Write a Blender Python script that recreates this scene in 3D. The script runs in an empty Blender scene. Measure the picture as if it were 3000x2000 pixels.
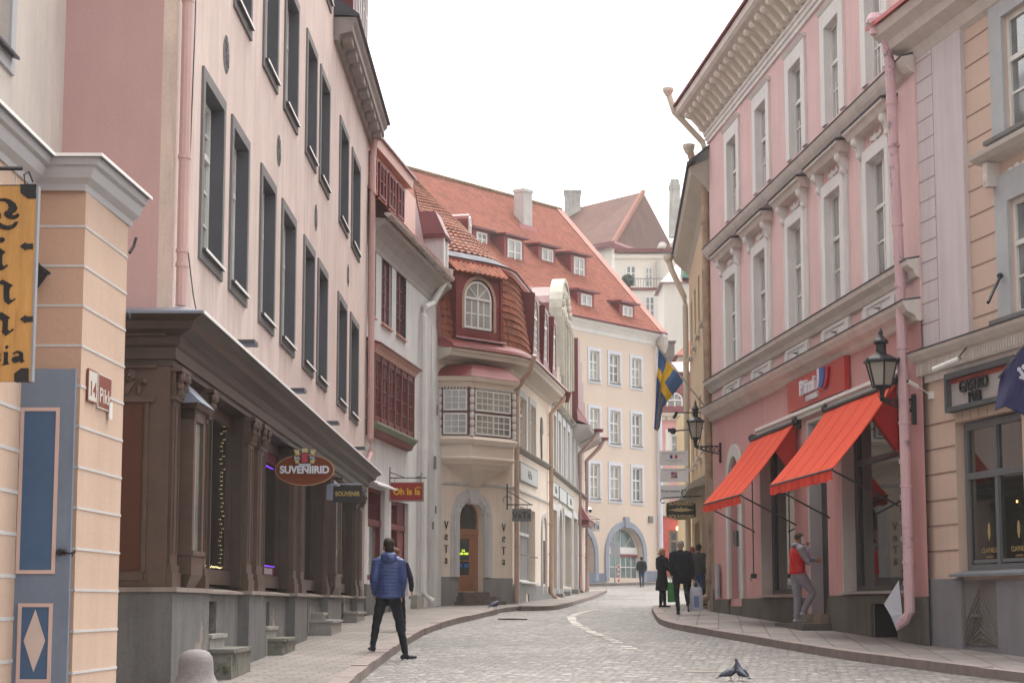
import bpy, bmesh, math, random
from mathutils import Vector, Matrix
R = math.radians
rnd = random.Random(7)
scene = bpy.context.scene
col = scene.collection
# ---------------------------------------------------------------- camera
CZ = 1.55; FPX = 5700.0; PITCH = math.atan(768 / FPX)
cam = bpy.data.objects.new('Camera', bpy.data.cameras.new('Camera')); col.objects.link(cam)
cam.location = (0, 0, CZ); cam.rotation_euler = (R(90) + PITCH, 0, 0)
cam.data.sensor_width = 36; cam.data.lens = FPX / 3000 * 36
cam.data.clip_start = .5; cam.data.clip_end = 3000
scene.camera = cam
# ---------------------------------------------------------------- light
SUN_EL, SUN_AZ = 68, 12          # azimuth clockwise from +Y
w = bpy.data.worlds.new('World'); scene.world = w; w.use_nodes = True
wn = w.node_tree.nodes; wl = w.node_tree.links
bg = wn['Background']; bg.inputs[1].default_value = .15
sky = wn.new('ShaderNodeTexSky'); sky.sky_type = 'NISHITA'; sky.sun_disc = False
sky.sun_elevation = R(SUN_EL); sky.sun_rotation = R(SUN_AZ); sky.dust_density = 4; sky.air_density = 1.0
hs = wn.new('ShaderNodeHueSaturation'); hs.inputs['Saturation'].default_value = .03
wl.new(sky.outputs[0], hs.inputs['Color']); wl.new(hs.outputs[0], bg.inputs[0])
sun = bpy.data.objects.new('Sun', bpy.data.lights.new('Sun', 'SUN')); col.objects.link(sun)
sun.data.energy = .9; sun.data.angle = R(40); sun.data.color = (1, .92, .80)
sd = Vector((math.sin(R(SUN_AZ)) * math.cos(R(SUN_EL)), math.cos(R(SUN_AZ)) * math.cos(R(SUN_EL)), math.sin(R(SUN_EL))))
sun.rotation_euler = sd.to_track_quat('Z', 'Y').to_euler()
scene.view_settings.view_transform = 'Standard'; scene.view_settings.look = 'None'
scene.view_settings.exposure = 1.65; scene.view_settings.gamma = 1
# ---------------------------------------------------------------- materials
MATS = {}
def _new(name):
    m = bpy.data.materials.new(name); m.use_nodes = True
    nt = m.node_tree; return m, nt, nt.nodes['Principled BSDF']
def N(nt, t, **kw):
    n = nt.nodes.new(t)
    for k, v in kw.items():
        if k.startswith('i_'):
            n.inputs[k[2:].replace('_', ' ')].default_value = v
        else: setattr(n, k, v)
    return n
def sat(c, f): return tuple(max(0, min(1, x * f)) for x in c) + (1,)
def surf(name, c, rough=.85, var=.12, scale=1.2, fine=30., bump=.12, streak=0, spec=.25, dirt=None, dirt_amt=.5, dirt_scale=.6, metal=0, stretch=None):
    """painted plaster / stone / wood: blotches, fine grain, optional rain streaks and dirt patches"""
    if name in MATS: return MATS[name]
    m, nt, b = _new(name); L = nt.links
    tc = N(nt, 'ShaderNodeTexCoord')
    src = tc.outputs['Object']
    if stretch:
        mp = N(nt, 'ShaderNodeMapping'); mp.inputs['Scale'].default_value = stretch
        L.new(src, mp.inputs[0]); src = mp.outputs[0]
    n1 = N(nt, 'ShaderNodeTexNoise', i_Scale=scale, i_Detail=6., i_Roughness=.65); L.new(src, n1.inputs['Vector'])
    n2 = N(nt, 'ShaderNodeTexNoise', i_Scale=fine, i_Detail=3.); L.new(src, n2.inputs['Vector'])
    r1 = N(nt, 'ShaderNodeMapRange'); r1.inputs[1].default_value = .3; r1.inputs[2].default_value = .7
    L.new(n1.outputs[0], r1.inputs[0])
    mx = N(nt, 'ShaderNodeMix', data_type='RGBA'); L.new(r1.outputs[0], mx.inputs[0])
    mx.inputs[6].default_value = sat(c, 1 - var); mx.inputs[7].default_value = sat(c, 1 + var * .7)
    out = mx.outputs[2]
    mg = N(nt, 'ShaderNodeMix', data_type='RGBA', blend_type='MULTIPLY'); mg.inputs[0].default_value = 1
    r2 = N(nt, 'ShaderNodeMapRange'); r2.inputs[3].default_value = 1 - var; r2.inputs[4].default_value = 1 + var * .5
    L.new(n2.outputs[0], r2.inputs[0]); L.new(out, mg.inputs[6]); L.new(r2.outputs[0], mg.inputs[7]); out = mg.outputs[2]
    if streak:
        mp2 = N(nt, 'ShaderNodeMapping'); mp2.inputs['Scale'].default_value = (3.2, 3.2, .28); L.new(tc.outputs['Object'], mp2.inputs[0])
        n3 = N(nt, 'ShaderNodeTexNoise', i_Scale=1.3, i_Detail=7., i_Roughness=.7); L.new(mp2.outputs[0], n3.inputs['Vector'])
        r3 = N(nt, 'ShaderNodeMapRange'); r3.inputs[1].default_value = .42; r3.inputs[2].default_value = .75
        r3.inputs[3].default_value = 1; r3.inputs[4].default_value = 1 - streak
        L.new(n3.outputs[0], r3.inputs[0])
        m3 = N(nt, 'ShaderNodeMix', data_type='RGBA', blend_type='MULTIPLY'); m3.inputs[0].default_value = 1
        L.new(out, m3.inputs[6]); L.new(r3.outputs[0], m3.inputs[7]); out = m3.outputs[2]
    if dirt:
        n4 = N(nt, 'ShaderNodeTexNoise', i_Scale=dirt_scale, i_Detail=9., i_Roughness=.72); L.new(src, n4.inputs['Vector'])
        r4 = N(nt, 'ShaderNodeMapRange'); r4.inputs[1].default_value = .56; r4.inputs[2].default_value = .66; r4.inputs[4].default_value = dirt_amt
        L.new(n4.outputs[0], r4.inputs[0])
        m4 = N(nt, 'ShaderNodeMix', data_type='RGBA'); L.new(r4.outputs[0], m4.inputs[0]); L.new(out, m4.inputs[6]); m4.inputs[7].default_value = tuple(dirt) + (1,)
        out = m4.outputs[2]
    L.new(out, b.inputs['Base Color'])
    b.inputs['Roughness'].default_value = rough; b.inputs['Metallic'].default_value = metal
    b.inputs['Specular IOR Level'].default_value = spec
    if bump:
        bp = N(nt, 'ShaderNodeBump'); bp.inputs['Strength'].default_value = bump; bp.inputs['Distance'].default_value = .02
        L.new(n2.outputs[0], bp.inputs['Height']); L.new(bp.outputs[0], b.inputs['Normal'])
    MATS[name] = m; return m
def paint(name, c, rough=.45, var=.08, **k): return surf(name, c, rough=rough, var=var, fine=14, bump=.05, spec=.4, **k)
def glass(name, dark, pale, rough=.06, folds=9., amt=.5):
    """window glass seen from outside: dark room, pale curtain folds, clear reflections"""
    if name in MATS: return MATS[name]
    m, nt, b = _new(name); L = nt.links
    tc = N(nt, 'ShaderNodeTexCoord'); wv = N(nt, 'ShaderNodeTexWave', i_Scale=folds, i_Distortion=1.5, i_Detail=2.)
    wv.bands_direction = 'DIAGONAL'
    L.new(tc.outputs['Object'], wv.inputs['Vector'])
    n1 = N(nt, 'ShaderNodeTexNoise', i_Scale=.9, i_Detail=3.); L.new(tc.outputs['Object'], n1.inputs['Vector'])
    r1 = N(nt, 'ShaderNodeMapRange'); r1.inputs[1].default_value = .5 - amt * .4; r1.inputs[2].default_value = .62
    L.new(n1.outputs[0], r1.inputs[0])
    ma = N(nt, 'ShaderNodeMath', operation='MULTIPLY_ADD'); L.new(wv.outputs['Fac'], ma.inputs[0]); ma.inputs[1].default_value = .3; ma.inputs[2].default_value = .6
    mb = N(nt, 'ShaderNodeMath', operation='MULTIPLY'); L.new(ma.outputs[0], mb.inputs[0]); L.new(r1.outputs[0], mb.inputs[1])
    mx = N(nt, 'ShaderNodeMix', data_type='RGBA'); L.new(mb.outputs[0], mx.inputs[0])
    mx.inputs[6].default_value = tuple(dark) + (1,); mx.inputs[7].default_value = tuple(pale) + (1,)
    L.new(mx.outputs[2], b.inputs['Base Color']); b.inputs['Roughness'].default_value = rough
    b.inputs['Specular IOR Level'].default_value = .5
    b.inputs['Coat Weight'].default_value = .6; b.inputs['Coat Roughness'].default_value = .03
    n5 = N(nt, 'ShaderNodeTexNoise', i_Scale=1.6, i_Detail=1.); L.new(tc.outputs['Object'], n5.inputs['Vector'])
    bp = N(nt, 'ShaderNodeBump'); bp.inputs['Strength'].default_value = .05; L.new(n5.outputs[0], bp.inputs['Height']); L.new(bp.outputs[0], b.inputs['Coat Normal'])
    MATS[name] = m; return m
def clear_glass(name='shop_glass', tint=(.75, .8, .78)):
    if name in MATS: return MATS[name]
    m = bpy.data.materials.new(name); m.use_nodes = True; nt = m.node_tree; nt.nodes.remove(nt.nodes['Principled BSDF'])
    o = nt.nodes['Material Output']; t = N(nt, 'ShaderNodeBsdfTransparent'); t.inputs[0].default_value = tuple(tint) + (1,)
    g = N(nt, 'ShaderNodeBsdfGlossy'); g.inputs['Roughness'].default_value = .02
    f = N(nt, 'ShaderNodeFresnel'); f.inputs[0].default_value = 1.5; mx = N(nt, 'ShaderNodeMixShader')
    a = N(nt, 'ShaderNodeMath', operation='MULTIPLY_ADD'); a.inputs[1].default_value = 1.3; a.inputs[2].default_value = .03
    nt.links.new(f.outputs[0], a.inputs[0]); nt.links.new(a.outputs[0], mx.inputs[0])
    nt.links.new(t.outputs[0], mx.inputs[1]); nt.links.new(g.outputs[0], mx.inputs[2]); nt.links.new(mx.outputs[0], o.inputs[0])
    MATS[name] = m; return m
def glow(name, c, s):
    if name in MATS: return MATS[name]
    m, nt, b = _new(name); b.inputs['Base Color'].default_value = tuple(c) + (1,)
    b.inputs['Emission Color'].default_value = tuple(c) + (1,); b.inputs['Emission Strength'].default_value = s
    MATS[name] = m; return m
def bricks(name, c1, c2, cm, size, ratio=.5, mortar=.03, bump=.6, rough=.85, distort=.0, rot=0, var=.25, off=.5, squash=1.):
    """paving / masonry laid in courses over the ground plane"""
    if name in MATS: return MATS[name]
    m, nt, b = _new(name); L = nt.links
    tc = N(nt, 'ShaderNodeTexCoord'); mp = N(nt, 'ShaderNodeMapping'); mp.inputs['Rotation'].default_value = (0, 0, rot)
    L.new(tc.outputs['Object'], mp.inputs[0]); src = mp.outputs[0]
    if distort:
        nd = N(nt, 'ShaderNodeTexNoise', i_Scale=3.5 / size * .1, i_Detail=2.); L.new(src, nd.inputs['Vector'])
        vm = N(nt, 'ShaderNodeVectorMath', operation='MULTIPLY_ADD'); vm.inputs[1].default_value = (distort,) * 3
        L.new(nd.outputs['Color'], vm.inputs[0]); L.new(src, vm.inputs[2]); src = vm.outputs[0]
    br = N(nt, 'ShaderNodeTexBrick', offset=off); br.inputs['Scale'].default_value = 1
    br.inputs['Brick Width'].default_value = size; br.inputs['Row Height'].default_value = size * ratio
    br.inputs['Mortar Size'].default_value = mortar; br.inputs['Mortar Smooth'].default_value = .6; br.inputs['Bias'].default_value = 0
    br.inputs['Color1'].default_value = tuple(c1) + (1,); br.inputs['Color2'].default_value = tuple(c2) + (1,); br.inputs['Mortar'].default_value = tuple(cm) + (1,)
    L.new(src, br.inputs['Vector'])
    n1 = N(nt, 'ShaderNodeTexNoise', i_Scale=.35, i_Detail=8., i_Roughness=.7); L.new(tc.outputs['Object'], n1.inputs['Vector'])
    r1 = N(nt, 'ShaderNodeMapRange'); r1.inputs[1].default_value = .3; r1.inputs[2].default_value = .7; r1.inputs[3].default_value = 1 - var; r1.inputs[4].default_value = 1 + var
    L.new(n1.outputs[0], r1.inputs[0])
    mg = N(nt, 'ShaderNodeMix', data_type='RGBA', blend_type='MULTIPLY'); mg.inputs[0].default_value = 1
    L.new(br.outputs['Color'], mg.inputs[6]); L.new(r1.outputs[0], mg.inputs[7]); L.new(mg.outputs[2], b.inputs['Base Color'])
    n2 = N(nt, 'ShaderNodeTexNoise', i_Scale=45., i_Detail=4.); L.new(tc.outputs['Object'], n2.inputs['Vector'])
    sb = N(nt, 'ShaderNodeMath', operation='MULTIPLY_ADD'); sb.inputs[1].default_value = -1.0; L.new(br.outputs['Fac'], sb.inputs[0])
    m2 = N(nt, 'ShaderNodeMath', operation='MULTIPLY'); m2.inputs[1].default_value = .35; L.new(n2.outputs[0], m2.inputs[0]); L.new(m2.outputs[0], sb.inputs[2])
    bp = N(nt, 'ShaderNodeBump'); bp.inputs['Strength'].default_value = bump; bp.inputs['Distance'].default_value = .03
    L.new(sb.outputs[0], bp.inputs['Height']); L.new(bp.outputs[0], b.inputs['Normal'])
    b.inputs['Roughness'].default_value = rough; b.inputs['Specular IOR Level'].default_value = .3
    MATS[name] = m; return m
def cobble(name, rot=0):
    if name in MATS: return MATS[name]
    m, nt, b = _new(name); L = nt.links
    tc = N(nt, 'ShaderNodeTexCoord'); mp = N(nt, 'ShaderNodeMapping'); mp.inputs['Rotation'].default_value = (0, 0, rot)
    mp.inputs['Scale'].default_value = (1, 1.0, 0); L.new(tc.outputs['Object'], mp.inputs[0])
    vo = N(nt, 'ShaderNodeTexVoronoi', i_Scale=7.6, i_Randomness=.6); L.new(mp.outputs[0], vo.inputs['Vector'])
    ve = N(nt, 'ShaderNodeTexVoronoi', feature='DISTANCE_TO_EDGE', i_Scale=7.6, i_Randomness=.6); L.new(mp.outputs[0], ve.inputs['Vector'])
    sp = N(nt, 'ShaderNodeSeparateColor'); L.new(vo.outputs['Color'], sp.inputs[0])
    cr = N(nt, 'ShaderNodeValToRGB'); e = cr.color_ramp.elements
    e[0].position = 0; e[0].color = (.13, .117, .108, 1); e[1].position = 1; e[1].color = (.30, .275, .25, 1)
    for p, c in ((.3, (.135, .122, .112, 1)), (.55, (.18, .162, .148, 1)), (.8, (.21, .195, .182, 1))):
        q = e.new(p); q.color = c
    L.new(sp.outputs[0], cr.inputs[0])
    ed = N(nt, 'ShaderNodeMapRange'); ed.inputs[1].default_value = .01; ed.inputs[2].default_value = .10; L.new(ve.outputs['Distance'], ed.inputs[0])
    mx = N(nt, 'ShaderNodeMix', data_type='RGBA'); L.new(ed.outputs[0], mx.inputs[0]); mx.inputs[6].default_value = (.075, .066, .06, 1); L.new(cr.outputs[0], mx.inputs[7])
    n1 = N(nt, 'ShaderNodeTexNoise', i_Scale=.25, i_Detail=8., i_Roughness=.7); L.new(tc.outputs['Object'], n1.inputs['Vector'])
    r1 = N(nt, 'ShaderNodeMapRange'); r1.inputs[1].default_value = .3; r1.inputs[2].default_value = .7; r1.inputs[3].default_value = .66; r1.inputs[4].default_value = 1.28; L.new(n1.outputs[0], r1.inputs[0])
    mg = N(nt, 'ShaderNodeMix', data_type='RGBA', blend_type='MULTIPLY'); mg.inputs[0].default_value = 1
    L.new(mx.outputs[2], mg.inputs[6]); L.new(r1.outputs[0], mg.inputs[7]); L.new(mg.outputs[2], b.inputs['Base Color'])
    n2 = N(nt, 'ShaderNodeTexNoise', i_Scale=30., i_Detail=4.); L.new(tc.outputs['Object'], n2.inputs['Vector'])
    ht = N(nt, 'ShaderNodeMapRange', interpolation_type='SMOOTHSTEP'); ht.inputs[2].default_value = .3; L.new(ve.outputs['Distance'], ht.inputs[0])
    ad = N(nt, 'ShaderNodeMath', operation='MULTIPLY_ADD'); ad.inputs[1].default_value = .25; L.new(n2.outputs[0], ad.inputs[0]); L.new(ht.outputs[0], ad.inputs[2])
    ad2 = N(nt, 'ShaderNodeMath', operation='MULTIPLY_ADD'); ad2.inputs[1].default_value = .5; L.new(sp.outputs[1], ad2.inputs[0]); L.new(ad.outputs[0], ad2.inputs[2])
    bp = N(nt, 'ShaderNodeBump'); bp.inputs['Strength'].default_value = .8; bp.inputs['Distance'].default_value = .03
    L.new(ad2.outputs[0], bp.inputs['Height']); L.new(bp.outputs[0], b.inputs['Normal'])
    b.inputs['Roughness'].default_value = .62; b.inputs['Specular IOR Level'].default_value = .4
    MATS[name] = m; return m
# ---------------------------------------------------------------- geometry helpers
GP_ = [(-200, -5), (0, 0), (29, .75), (38, .99), (48, 1.25), (60, 1.5), (95, 2.2), (112, 2.55), (122, 2.8), (135, 3.2), (160, 4.5), (400, 22)]
def g(Y):
    for (a, b_), (c, d) in zip(GP_, GP_[1:]):
        if Y <= c: return b_ + (d - b_) * (Y - a) / (c - a)
    return GP_[-1][1]
cp, sp_ = math.cos(PITCH), math.sin(PITCH)
def at(px, py, Y):
    u = (px - 1500) / FPX; v = (1000 - py) / FPX; k = Y / (cp - v * sp_)
    return Vector((u * k, Y, (sp_ + v * cp) * k + CZ))
class Fac:
    """vertical facade plane from A (left as seen from the street) to B; points are (s along, o outwards, z)"""
    def __init__(s, A, B):
        s.A = Vector((A[0], A[1])); s.B = Vector((B[0], B[1])); s.L = (s.B - s.A).length
        s.d = (s.B - s.A) / s.L; s.n = Vector((s.d.y, -s.d.x)); s.ang = math.atan2(s.d.y, s.d.x)
    def w(s, a, o, z):
        p = s.A + s.d * a + s.n * o; return Vector((p.x, p.y, z))
def setp(o, label=None, cat=None, group=None, kind=None):
    if label: o['label'] = label
    if cat: o['category'] = cat
    if group: o['group'] = group
    if kind: o['kind'] = kind
    return o
def thing(name, label, cat, loc, rot=0, group=None):
    o = bpy.data.objects.new(name, None); col.objects.link(o); o.location = loc; o.rotation_euler = (0, 0, rot)
    o.empty_display_size = .3
    setp(o, label, cat, group); return o
def wmat(o):
    m = Matrix.LocRotScale(o.location, o.rotation_euler, o.scale)
    return wmat(o.parent) @ m if o.parent else m
class M:
    def __init__(s, fac=None, xf=None): s.v = []; s.f = []; s.fac = fac; s.xf = xf
    def p(s, a, b_, c):
        q = s.fac.w(a, b_, c) if s.fac else Vector((a, b_, c))
        if s.xf: q = s.xf @ q
        s.v.append(q); return len(s.v) - 1
    def poly(s, pts): s.f.append([s.p(*q) for q in pts])
    def box(s, x0, x1, y0, y1, z0, z1):
        i = [s.p(x, y, z) for z in (z0, z1) for y in (y0, y1) for x in (x0, x1)]
        for q in ((0, 1, 3, 2), (4, 6, 7, 5), (0, 4, 5, 1), (2, 3, 7, 6), (0, 2, 6, 4), (1, 5, 7, 3)): s.f.append([i[k] for k in q])
    def ext(s, ring0, ring1, caps=True):
        a = [s.p(*q) for q in ring0]; b_ = [s.p(*q) for q in ring1]; n = len(a)
        for k in range(n): s.f.append([a[k], a[(k + 1) % n], b_[(k + 1) % n], b_[k]])
        if caps: s.f.append(a[::-1]); s.f.append(b_)
    def prof(s, pts, s0, s1, m0=0, m1=0):
        """profile [(o,z)] swept along the facade; m0/m1 = 1 mitres the end outward with the offset"""
        s.ext([(s0 - m0 * o, o, z) for o, z in pts], [(s1 + m1 * o, o, z) for o, z in pts])
    def slab(s, pts, o0, o1):
        """outline [(s,z)] in the facade plane extruded from o0 to o1"""
        s.ext([(a, o0, z) for a, z in pts], [(a, o1, z) for a, z in pts])
    def tube(s, path, r, n=8, caps=True):
        path = [Vector(q) for q in path]; rings = []
        for k, q in enumerate(path):
            t = (path[min(k + 1, len(path) - 1)] - path[max(k - 1, 0)]).normalized()
            u = t.cross(Vector((0, 0, 1)));
            if u.length < .05: u = t.cross(Vector((0, 1, 0)))
            u.normalize(); v = t.cross(u); rr = r[k] if isinstance(r, (list, tuple)) else r
            rings.append([s.p(*(q + u * math.cos(2 * math.pi * j / n) * rr + v * math.sin(2 * math.pi * j / n) * rr)) for j in range(n)])
        for a, b_ in zip(rings, rings[1:]):
            for j in range(n): s.f.append([a[j], a[(j + 1) % n], b_[(j + 1) % n], b_[j]])
        if caps: s.f.append(rings[0][::-1]); s.f.append(rings[-1])
    def lathe(s, prof, c, n=12, sx=1, sy=1):
        rings = [[s.p(c[0] + math.cos(2 * math.pi * (j + .5) / n) * r * sx, c[1] + math.sin(2 * math.pi * (j + .5) / n) * r * sy, c[2] + z) for j in range(n)] for r, z in prof]
        for a, b_ in zip(rings, rings[1:]):
            for j in range(n): s.f.append([a[j], a[(j + 1) % n], b_[(j + 1) % n], b_[j]])
        s.f.append(rings[0][::-1]); s.f.append(rings[-1])
    def ball(s, c, rx, ry, rz, n=10, k=6, rot=None):
        rings = []
        for i in range(k + 1):
            th = math.pi * (i + .001 * (i == 0) - .001 * (i == k)) / k
            ring = []
            for j in range(n):
                q = Vector((rx * math.sin(th) * math.cos(2 * math.pi * j / n), ry * math.sin(th) * math.sin(2 * math.pi * j / n), -rz * math.cos(th)))
                if rot: q = rot @ q
                ring.append(s.p(c[0] + q.x, c[1] + q.y, c[2] + q.z))
            rings.append(ring)
        for a, b_ in zip(rings, rings[1:]):
            for j in range(n): s.f.append([a[j], a[(j + 1) % n], b_[(j + 1) % n], b_[j]])
    def build(s, name, mat, parent=None, base=None, smooth=False):
        me = bpy.data.meshes.new(name)
        T = Matrix.Translation(Vector(base)).inverted() if (base is not None and not parent) else (wmat(parent).inverted() if parent else Matrix())
        me.from_pydata([T @ q for q in s.v], [], s.f)
        bm = bmesh.new(); bm.from_mesh(me); bmesh.ops.recalc_face_normals(bm, faces=bm.faces); bm.to_mesh(me); bm.free()
        if smooth:
            for q in me.polygons: q.use_smooth = True
        for mm in (mat if isinstance(mat, list) else [mat]): me.materials.append(mm)
        o = bpy.data.objects.new(name, me); col.objects.link(o)
        if parent: o.parent = parent
        elif base is not None: o.location = base
        return o
def arc(cx, cz, r, n, a0=180, a1=0, rz=None):
    rz = rz or r
    return [(cx + r * math.cos(R(a0 + (a1 - a0) * k / n)), cz + rz * math.sin(R(a0 + (a1 - a0) * k / n))) for k in range(n + 1)]
def wall(m, s0, s1, z0, z1, holes=(), o=0., back=.45, depth=6., solid=True, zgrid=True):
    """facade sheet with real openings and reveals; holes (a,b,z0,z1[,'arch'[,rise]])"""
    xs = sorted({s0, s1} | {h[0] for h in holes} | {h[1] for h in holes}); zs = sorted({z0, z1} | {h[2] for h in holes} | {h[3] for h in holes})
    xs = [x for x in xs if s0 <= x <= s1]; zs = [z for z in zs if z0 <= z <= z1]
    for xa, xb in zip(xs, xs[1:]):
        for za, zb in zip(zs, zs[1:]):
            cx, cz = (xa + xb) / 2, (za + zb) / 2
            if any(h[0] < cx < h[1] and h[2] < cz < h[3] for h in holes): continue
            m.poly([(xa, o, za), (xb, o, za), (xb, o, zb), (xa, o, zb)])
    for h in holes:
        a, b_, c, d = h[:4]; i = o - back
        if len(h) > 4:
            r = (b_ - a) / 2; rz = h[5] if len(h) > 5 else r; ap = arc((a + b_) / 2, d - rz, r, 12, rz=rz)
            for k, ((x0, q0), (x1, q1)) in enumerate(zip(ap, ap[1:])):
                m.poly([(x0, o, q0), (x1, o, q1), (x1, o, d), (x0, o, d)]); m.poly([(x0, o, q0), (x1, o, q1), (x1, i, q1), (x0, i, q0)])
            d2 = d - rz
        else: d2 = d; m.poly([(a, o, d), (b_, o, d), (b_, i, d), (a, i, d)])
        m.poly([(a, o, c), (a, o, d2), (a, i, d2), (a, i, c)]); m.poly([(b_, o, c), (b_, o, d2), (b_, i, d2), (b_, i, c)])
        m.poly([(a, o, c), (b_, o, c), (b_, i, c), (a, i, c)])
    if solid:
        bk = o - depth
        m.poly([(s0, o, z0), (s0, o, z1), (s0, bk, z1), (s0, bk, z0)]); m.poly([(s1, o, z0), (s1, o, z1), (s1, bk, z1), (s1, bk, z0)])
        m.poly([(s0, bk, z0), (s1, bk, z0), (s1, bk, z1), (s0, bk, z1)]); m.poly([(s0, o, z1), (s1, o, z1), (s1, bk, z1), (s0, bk, z1)])
def window(B, fac, s0, s1, z0, z1, o, fm, gm, cols=2, rows=3, fw=.07, bar=.035, transom=None, mid=True, th=.06, arch=None, name='window', split=None):
    """one window: part 'window' (timber frame and glazing bars) > sub-part 'pane'"""
    m = M(fac); zt = z1
    if arch:
        r = (s1 - s0) / 2; zt = z1 - arch; outer = arc((s0 + s1) / 2, zt, r, 12, rz=arch); inner = arc((s0 + s1) / 2, zt, r - fw, 12, rz=arch - fw)
        for k in range(12):
            m.ext([(outer[k][0], o - th, outer[k][1]), (outer[k + 1][0], o - th, outer[k + 1][1]), (inner[k + 1][0], o - th, inner[k + 1][1]), (inner[k][0], o - th, inner[k][1])],
                  [(outer[k][0], o, outer[k][1]), (outer[k + 1][0], o, outer[k + 1][1]), (inner[k + 1][0], o, inner[k + 1][1]), (inner[k][0], o, inner[k][1])])
        m.box(s0 + fw, s1 - fw, o - th, o + .01, zt - fw / 2, zt + fw / 2)
        for q in (45, 90, 135):
            cx = (s0 + s1) / 2; e = (cx + (r - fw) * math.cos(R(q)), zt + (arch - fw) * math.sin(R(q)))
            m.slab([(cx - .02, zt), (cx + .02, zt), (e[0] + .02, e[1]), (e[0] - .02, e[1])], o - th, o - .01)
    else: m.box(s0 + fw, s1 - fw, o - th, o, z1 - fw, z1)
    m.box(s0, s0 + fw, o - th, o, z0, zt); m.box(s1 - fw, s1, o - th, o, z0, zt); m.box(s0 + fw, s1 - fw, o - th, o, z0, z0 + fw)
    zz1 = zt - fw; zb = z0 + fw
    segs = [(zb, zz1)]
    if transom:
        tz = z0 + (z1 - z0) * transom; m.box(s0 + fw, s1 - fw, o - th, o + .012, tz - fw * .45, tz + fw * .45); segs = [(zb, tz), (tz, zz1)]
    if mid: c = (s0 + s1) / 2; m.box(c - fw * .5, c + fw * .5, o - th, o + .006, zb, zz1); halves = [(s0 + fw, c), (c, s1 - fw)]
    else: halves = [(s0 + fw, s1 - fw)]
    for ha, hb in halves:
        for k in range(1, cols // len(halves) if mid else cols):
            n_ = cols // len(halves) if mid else cols; x = ha + (hb - ha) * k / n_; m.box(x - bar / 2, x + bar / 2, o - th, o - .01, zb, zz1)
    for si, (qa, qb) in enumerate(segs):
        rr = rows if not isinstance(rows, tuple) else rows[si]
        for k in range(1, rr): z = qa + (qb - qa) * k / rr; m.box(s0 + fw, s1 - fw, o - th, o - .012, z - bar / 2, z + bar / 2)
    W = m.build(name, fm, B); p = M(fac); oo = o - th * .6
    if arch: p.slab([(s0 + fw * .5, z0 + fw * .5), (s1 - fw * .5, z0 + fw * .5)] + [(a, b_) for a, b_ in arc((s0 + s1) / 2, zt, r - fw * .5, 12, 0, 180, rz=arch - fw * .5)], oo - .01, oo)
    else: p.box(s0 + fw * .5, s1 - fw * .5, oo - .01, oo, z0 + fw * .5, z1 - fw * .5)
    p.build('pane', gm if not isinstance(gm, list) else rnd.choice(gm), W)
    return W
def casing(W, fac, s0, s1, z0, z1, o, w_, th, mat, bottom=True, name='casing', arch=None):
    m = M(fac)
    if arch:
        zt = z1 - arch; r = (s1 - s0) / 2; cx = (s0 + s1) / 2; a = arc(cx, zt, r, 12, rz=arch); b_ = arc(cx, zt, r + w_, 12, rz=arch + w_)
        for k in range(12): m.ext([(*a[k],), (*a[k + 1],), (*b_[k + 1],), (*b_[k],)] and [(q[0], o, q[1]) for q in (a[k], a[k + 1], b_[k + 1], b_[k])], [(q[0], o + th, q[1]) for q in (a[k], a[k + 1], b_[k + 1], b_[k])])
        m.box(s0 - w_, s0, o, o + th, z0, zt); m.box(s1, s1 + w_, o, o + th, z0, zt)
    else:
        m.box(s0 - w_, s0, o, o + th, z0, z1); m.box(s1, s1 + w_, o, o + th, z0, z1); m.box(s0 - w_, s1 + w_, o, o + th, z1, z1 + w_)
    if bottom: m.box(s0 - w_, s1 + w_, o, o + th, z0 - w_, z0)
    return m.build(name, mat, W)
def text(s, size, P, d, up, mat, parent, name='lettering', depth=.01, bold=0., sx=1., align='CENTER', base=None, shear=0):
    """raised letters as mesh: P centre of the baseline, d reading direction, up letter-up direction"""
    c = bpy.data.curves.new(name, 'FONT'); c.body = s; c.size = size; c.extrude = depth; c.offset = bold; c.align_x = align; c.shear = shear
    t = bpy.data.objects.new(name, c); col.objects.link(t); bpy.context.view_layer.update()
    me = bpy.data.meshes.new_from_object(t.evaluated_get(bpy.context.evaluated_depsgraph_get()))
    d = Vector(d).normalized(); up = Vector(up).normalized(); n = d.cross(up)
    m = M(); m.v = [Vector(P) + d * (v.co.x * sx) + up * v.co.y + n * v.co.z for v in me.vertices]; m.f = [list(q.vertices) for q in me.polygons]
    bpy.data.objects.remove(t); bpy.data.curves.remove(c); bpy.data.meshes.remove(me)
    return m.build(name, mat, parent, base)
def corr(m, fn, nu, nv, amp=.03, step=.03, sub=5):
    """rows of pantiles over a surface fn(u,v)->(point, normal); real waves and a lip under every row"""
    for j in range(nv):
        va, vb = j / nv, (j + 1) / nv; lo = []; hi = []; lip = []
        for i in range(nu * sub + 1):
            u = i / (nu * sub); wv = amp * (0.5 + .5 * math.cos(2 * math.pi * i / sub))
            P, n = fn(u, va); Q, n2 = fn(u, vb)
            jit = step * (1 + .35 * math.sin(12.9 * (i // sub) + 7.1 * j))
            lo.append(m.p(*(P + n * (wv + jit)))); hi.append(m.p(*(Q + n2 * wv))); lip.append(m.p(*(P + n * (wv * .3 - .005))))
        for i in range(nu * sub): m.f.append([lo[i], lo[i + 1], hi[i + 1], hi[i]]); m.f.append([lip[i], lip[i + 1], lo[i + 1], lo[i]])
def patch(P00, P10, P01, P11, bulge=0):
    P00, P10, P01, P11 = map(Vector, (P00, P10, P01, P11)); n = (P10 - P00).cross(P01 - P00).normalized()
    def fn(u, v):
        q = (P00 * (1 - u) + P10 * u) * (1 - v) + (P01 * (1 - u) + P11 * u) * v
        return q + n * bulge * math.sin(math.pi * v), n
    return fn
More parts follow.
